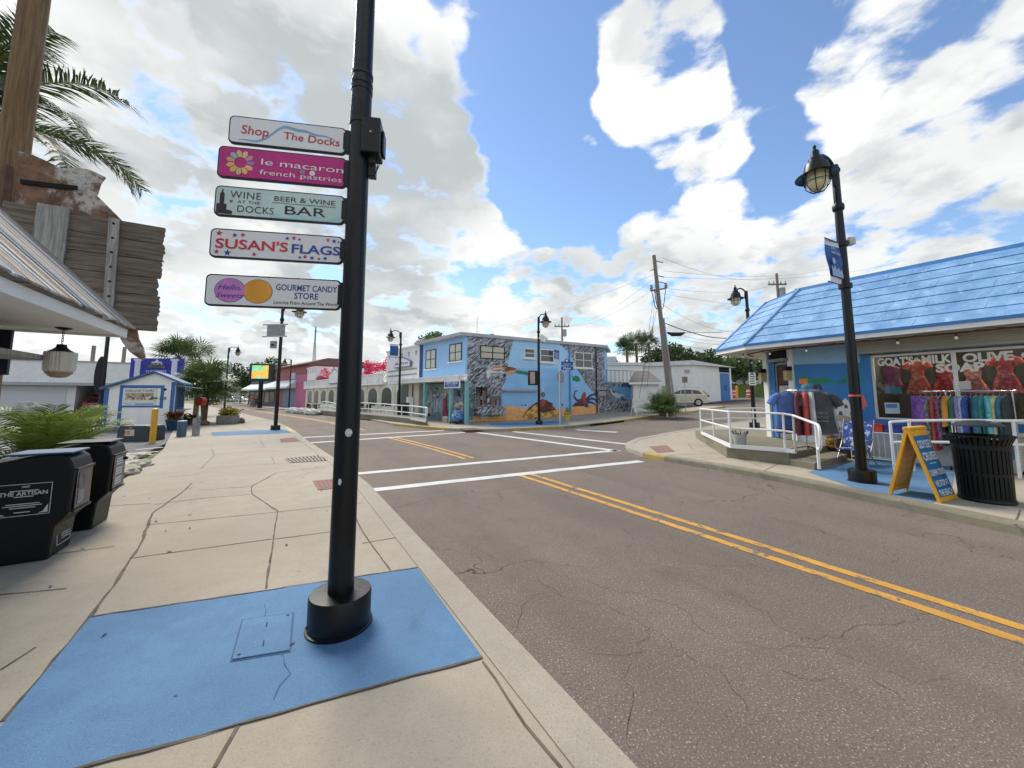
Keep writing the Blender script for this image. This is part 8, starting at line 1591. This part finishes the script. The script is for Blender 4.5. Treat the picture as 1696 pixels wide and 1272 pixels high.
for txt, z in (('Athens', .42), ('St', .08)): mb.text(txt, w9 / 2, b[1] + H * z, H * .14, -.023, 0, 'CENTER', .45)
mb.build('lettering', WHITE, pl_)
o = G(929, 692, .12); f = FR(o, 78); q8 = f.p; t = thing('round_sign', 'back of an oval grey sign on a slim post before the mural', 'sign', o, f.rz); c = q8(928.5, 624.5); rz_ = q8(928, 614)[1] - c[1]; mb = MB(); mb.slab([(c[0] + .62 * rz_ * math.cos(R(k * 20)), c[1] + rz_ * math.sin(R(k * 20))) for k in range(18)], -.02, .01); mb.build('plate', mat('sign back grey', '#8d9196'), t); mb = MB(); mb.cyl((c[0], .04, 0), (c[0], .04, c[1] + rz_ * .5), .03, n=6); mb.build('post', mat('galvanised', '#a9adb0'), t)
o = G(940, 697, .12); t = thing('fire_hydrant', 'yellow and green fire hydrant on the corner sidewalk', 'fire hydrant', o); YH = mat('hydrant yellow', '#d2b52e', .5, .1); mb = MB(); mb.lathe([(.17, 0), (.17, .04), (.12, .05), (.12, .46), (.15, .48), (.15, .51), (.12, .52)], n=16); mb.build('barrel', YH, t, smooth=True); mb = MB(); mb.lathe([(.13, .52), (.13, .60), (.10, .70), (.05, .75), (.05, .80), (.002, .81)], n=16); mb.build('bonnet', mat('hydrant green', '#4f7d3f', .5, .1), t, smooth=True)
for an in (0, 120, 240): mb = MB(); c, s = math.cos(R(an - 90)), math.sin(R(an - 90)); mb.tube([(c * .1, s * .1, .42), (c * .2, s * .2, .42)], .055, 10); mb.build('nozzle', mat('hydrant green', '#4f7d3f'), t)
# yellow bollard, barrels, verge, distant lot with cars
def fp_(px, py, Y): p = AT(px, py, Y); p.z = hz(st(p)[1]); return p
for k, (px, Y_) in enumerate(((1241, 46), (1215, 48))):
    p = fp_(px, 655, Y_); p.z += .065; t = thing('traffic_barrel', ('orange traffic barrel beside the yellow bollard', 'red orange barrel against the warehouse corner')[k], 'traffic barrel', p, 0, 'traffic barrels'); mb = MB(); mb.lathe([(.38, 0), (.36, .1), (.28, .12), (.26, 1.0), (.20, 1.05), (.02, 1.06)], n=14); mb.build('drum', solid('#d2492a', .5), t, smooth=True); mb = MB()
    for z in (.35, .75): mb.lathe([(.275, z), (.285, z), (.28, z + .14), (.27, z + .14)], n=14)
    mb.build('stripe', WHITE, t)
p = fp_(1221, 655, 44); p.z += .065; t = thing('bollard', 'pale yellow bollard in the side street lot', 'bollard', p); mb = MB(); mb.cyl((0, 0, 0), (0, 0, 1.3), .12); mb.build('post', mat('yellow bollard paint', '#d8a030'), t); mb = MB(); mb.ball((0, 0, 1.3), .12); mb.build('cap', mat('yellow bollard paint', '#d8a030'), t)
CZ_ = lambda Y_, py: AT(0, py, Y_).z
for k, (px, py, Y_, c, lab) in enumerate(((1226, 637, 70, '#b9bcc0', 'distant silver car beyond the warehouse'), (1240, 637, 72, '#8c2f35', 'distant dark red car in the far lot'), (1256, 637, 70, '#c7c9cb', 'distant white car behind the shop entrance'))): p = AT(px, py + 2, Y_); p.z = 3.645; car('parked_car', lab, p, 70 + k * 15, c, group='cars parked in the far lot')
e1 = AT(1140, 643, 62); e2 = AT(1340, 643, 62); kind(flat('grass_bank', [st(AT(1150, 650, 62)), st(AT(1420, 650, 62)), st(AT(1420, 640, 125)), st(AT(1150, 640, 125))], 2.2, GRASS, -.1))
t = thing('teal_building', 'far teal roofed building beyond the parked cars', 'building', AT(1195, 640, 95), hd(88)); t.location.z = 3.6; mb = MB(); mb.box(0, 0, 0, 14, 6, 2.6); mb.build('wall', mat('teal wall', '#6f9fb0', .7, .1), t); mb = MB(); mb.hexa([(-.5, -.5, 2.6), (14.5, -.5, 2.6), (14.5, 6.5, 2.6), (-.5, 6.5, 2.6)], [(-.5, -.5, 2.7), (14.5, -.5, 2.7), (12, 3, 4.0), (2, 3, 4.0)]); mb.build('roof', mat('teal roof', '#5b93a8', .6), t)
# ================================================================ TREES AND FAR LEFT
def gtree(px, py, Y_, h, r, lab, kind_='tree', seed=1, lm=MGREEN, n=2600, size=.22, **k):
    p = AT(px, py, Y_); p.z = hz(st(p)[1]); return tree('broadleaf_tree', lab, p, h, r, n, size, lm, seed, 'trees beyond the buildings', **k)
gtree(720, 600, 46, 9.9, 2.6, 'round green tree showing above the blue building roof', seed=3, n=2600, size=.2)
for i, (px, Y_, h, r, lab, m) in enumerate(((1108, 52, 8.0, 4.2, 'dark tree behind the warehouse by the leaning pole', DGREEN), (1140, 58, 8.4, 4.5, 'spreading dark tree above the warehouse roof', DGREEN), (1172, 62, 8.2, 4.6, 'mid green tree above the warehouse ridge', MGREEN), (1202, 60, 7.4, 4.2, 'tree behind the blue warehouse doors', MGREEN), (1232, 66, 7.8, 5.0, 'broad tree left of the shop entrance', MGREEN), (1262, 64, 7.2, 4.6, 'tree half hidden by the shop entrance', DGREEN), (1010, 70, 7.5, 4, 'low tree behind the white rear building', DGREEN))): gtree(px, 640, Y_, h, r, lab, seed=10 + i, lm=m, n=2400, size=.26)
for i, (px, py, Y_, h, cr, lab) in enumerate(((1040, 640, 44, 6.3, 2.0, 'fan palm above the white rear building'), (1056, 640, 46, 7.0, 2.3, 'taller fan palm above the white shed'), (1077, 640, 48, 7.2, 2.4, 'fan palm just left of the leaning pole'))): p = AT(px, py, Y_); p.z = hz(st(p)[1]); fanpalm('fan_palm', lab, p, h, cr, 38, 60 + i, 'fan palms behind the white shed', DGREEN, w_=.05, nb=14)
# left: palms by the shed and far trees
p = G(327, 704, .1); fanpalm('fan_palm', 'bushy multi headed palm beside the tour shed', p + Vector((-1.0, 1.6, 0)), 2.2, 2.0, 70, 71, None, FANG, tr=.15); p2_ = AT(292, 640, 30); p2_.z = .1; fanpalm('fan_palm', 'green fan palm rising behind the parking billboard', p2_, 4.7, 2.3, 60, 72, None, FANG); p2_ = AT(327, 640, 31); p2_.z = .1; fanpalm('fan_palm', 'dying palm with drooping dry fronds beside the billboard', p2_, 4.6, 2.4, 10, 73, None, FANG, dead=16)
p = G(327, 704, .1) + Vector((-1.0, 1.6, 0)); t = thing('shrub', 'dense green bush filling in below the palm beside the shed', 'shrub', p); mb = MB(); 
random.seed(75)
for i in range(60): fan(mb, (random.uniform(-.5, .5), random.uniform(-.5, .5), random.uniform(1.0, 2.4)), random.uniform(0, 6.28), random.uniform(-.2, 1.4), .5, .55, 13, 0, .03)
mb.build('crown', leafmat('yellow green fan leaf', '#66753a', .4, .3), t); mb = MB(); mb.tube([(0, 0, 0), (.1, 0, 1.2)], [.12, .08], 7); mb.tube([(0, 0, 0), (-.3, .1, 1.4)], [.1, .06], 7); mb.build('trunk', BARK, t)
for i, (px, Y_, h, r, lab, m) in enumerate(((412, 78, 8.6, 3.6, 'dark tree left of the digital billboard', DGREEN), (441, 84, 11, 4.0, 'tree showing above the digital billboard', DGREEN), (398, 95, 6.5, 3.6, 'low tree at the bend of the street', MGREEN), (365, 120, 6.0, 4.5, 'distant tree behind the far lamp post', MGREEN), (345, 130, 5.5, 4.5, 'distant pale tree at the end of the street', MGREEN), (464, 70, 8.2, 2.6, 'yellow green tree between billboard and red building', leafmat('yellow green crown', '#77773a', .4, .25)))): gtree(px, 660, Y_, h, r, lab, seed=30 + i, lm=m, n=2000, size=.26)
random.seed(90)
for i, (px, c, lab) in enumerate(((352, '#c3c5c8', 'distant silver car at the end of the street'), (372, '#caccce', 'distant white car near the street bend'), (403, '#c9cbcd', 'white car parked by the low tree'), (388, '#6b7078', 'distant grey car near the street bend'), (336, '#a9acb0', 'pale car beyond the red mailbox'))): p = AT(px, 664, 105 + i * 4); p.z = .05; car('parked_car', lab, p, 60 + i * 20, c, group='cars at the far end of the street')
fb9 = AT(380, 655, 165); fb9.z = 0
for i, (px, w_, h, c, lab) in enumerate(((330, 16, 4.6, '#c9c6bf', 'far pale flat building at the street end'), (368, 10, 6.2, '#bdb9b2', 'far cream building behind the distant cars'), (395, 12, 5.2, '#c2beb4', 'far low white building near the bend'))):
    p = AT(px, 655, 160 + i * 6); p.z = 0; t = thing('far_building', lab, 'building', p, hd(85)); mb = MB(); mb.box(-w_ / 2, 0, 0, w_ / 2, 8, h); mb.build('wall', mat('far wall ' + c, c, .8, .1), t); mb = MB(); mb.box(-w_ / 2 - .3, -.3, h, w_ / 2 + .3, 8.3, h + .3); mb.build('roof', mat('far roof', '#9a9690', .8), t); mb = MB()
    for k in range(5): u = -w_ / 2 + w_ * (k + .25) / 5; mb.box(u, -.05, 1.0, u + w_ * .1, -.005, 2.4)
    mb.build('window', glass('row dark glass', '#1d2324'), t)
# radio mast far behind
p = AT(518, 640, 120); p.z = 0; f = FR(p, 90); zt = f.p(521, 541)[1]; t = thing('radio_mast', 'thin lattice radio mast rising behind the red building', 'mast', p); mb = MB()
for a in (0, 120, 240): mb.tube([(.9 * math.cos(R(a)), .9 * math.sin(R(a)), 0), (.12 * math.cos(R(a)), .12 * math.sin(R(a)), zt)], .09, 4)
mb.build('leg', mat('mast grey', '#8d9297', .6), t); mb = MB(); n = 26
for k in range(n):
    z0, z1 = zt * k / n, zt * (k + 1) / n; r0, r1 = .9 - .78 * k / n, .9 - .78 * (k + 1) / n
    for a in (0, 120, 240): mb.tube([(r0 * math.cos(R(a)), r0 * math.sin(R(a)), z0), (r1 * math.cos(R(a + 120)), r1 * math.sin(R(a + 120)), z1)], .05, 3, cap=False)
mb.build('bracing', mat('mast grey', '#8d9297'), t)
# long white building at the back left
LB_ = AT(90, 640, 34.5); LB_.z = .05; fl_ = FR(LB_, 59); q9 = fl_.p; t = thing('long_white_building', 'long white flat roofed building with an open garage at the back of the lot', 'building', LB_, fl_.rz); xa, xb = -14, q9(225, 650)[0]; zt = q9(100, 598)[1]; zc = q9(100, 634)[1]; xo, xp2 = q9(123, 650)[0], q9(165, 650)[0]
mb = MB(); mb.box(xa, .6, zc, xb, 8, zt); mb.box(xa, .3, -.1, xo, 8, zc - .001); mb.box(xp2, .3, -.1, xb, 8, zc - .001); mb.box(xo, 5.5, -.1, xp2, 5.7, zc - .001); mb.build('wall', WHITE2, t); mb = MB(); mb.box(xa, -.5, zc - .25, xb, .59, zc + .02); mb.build('canopy', mat('grey canopy edge', '#a7abac', .6, .1), t); mb = MB(); mb.box(xa, .5, zt, xb + .1, 8, zt + .12); mb.build('roof', mat('grey canopy edge', '#a7abac'), t); mb = MB(); mb.box(xa + 9, .24, 0, xo - .6, .29, zc - .5); mb.build('garage_door', mat('pale garage door', '#cdd0d1', .6, .05, 3, stretch=(.2, 1, 14)), t)
for px, py in ((144, 570), (197, 572)): u = q9(px, 600)[0]; mb = MB(); mb.box(u - .12, 1.0, zt, u + .12, 1.24, q9(px, py)[1]); mb.build('roof_post', mat('weathered roof post', '#8d887c', .8), t)
p = fl_.w((xo + xp2) / 2 + .6, 2.2, .05); car('parked_car', 'dark red car inside the open garage of the white building', p, -31, '#7d2430')
p = AT(45, 690, 22); p.z = .1; t = thing('utility_cabinet', 'grey utility cabinet in the lot before the garage door', 'cabinet', p, hd(80)); mb = MB(); mb.box(-.5, -.3, 0, .5, .3, 1.0); mb.build('cabinet_body', mat('grey cabinet', '#a3a5a6'), t, bevel=.02); mb = MB(); mb.box(-.35, -.2, 1.0, .15, .2, 1.25); mb.build('vent', mat('grey cabinet', '#a3a5a6'), t, bevel=.02)
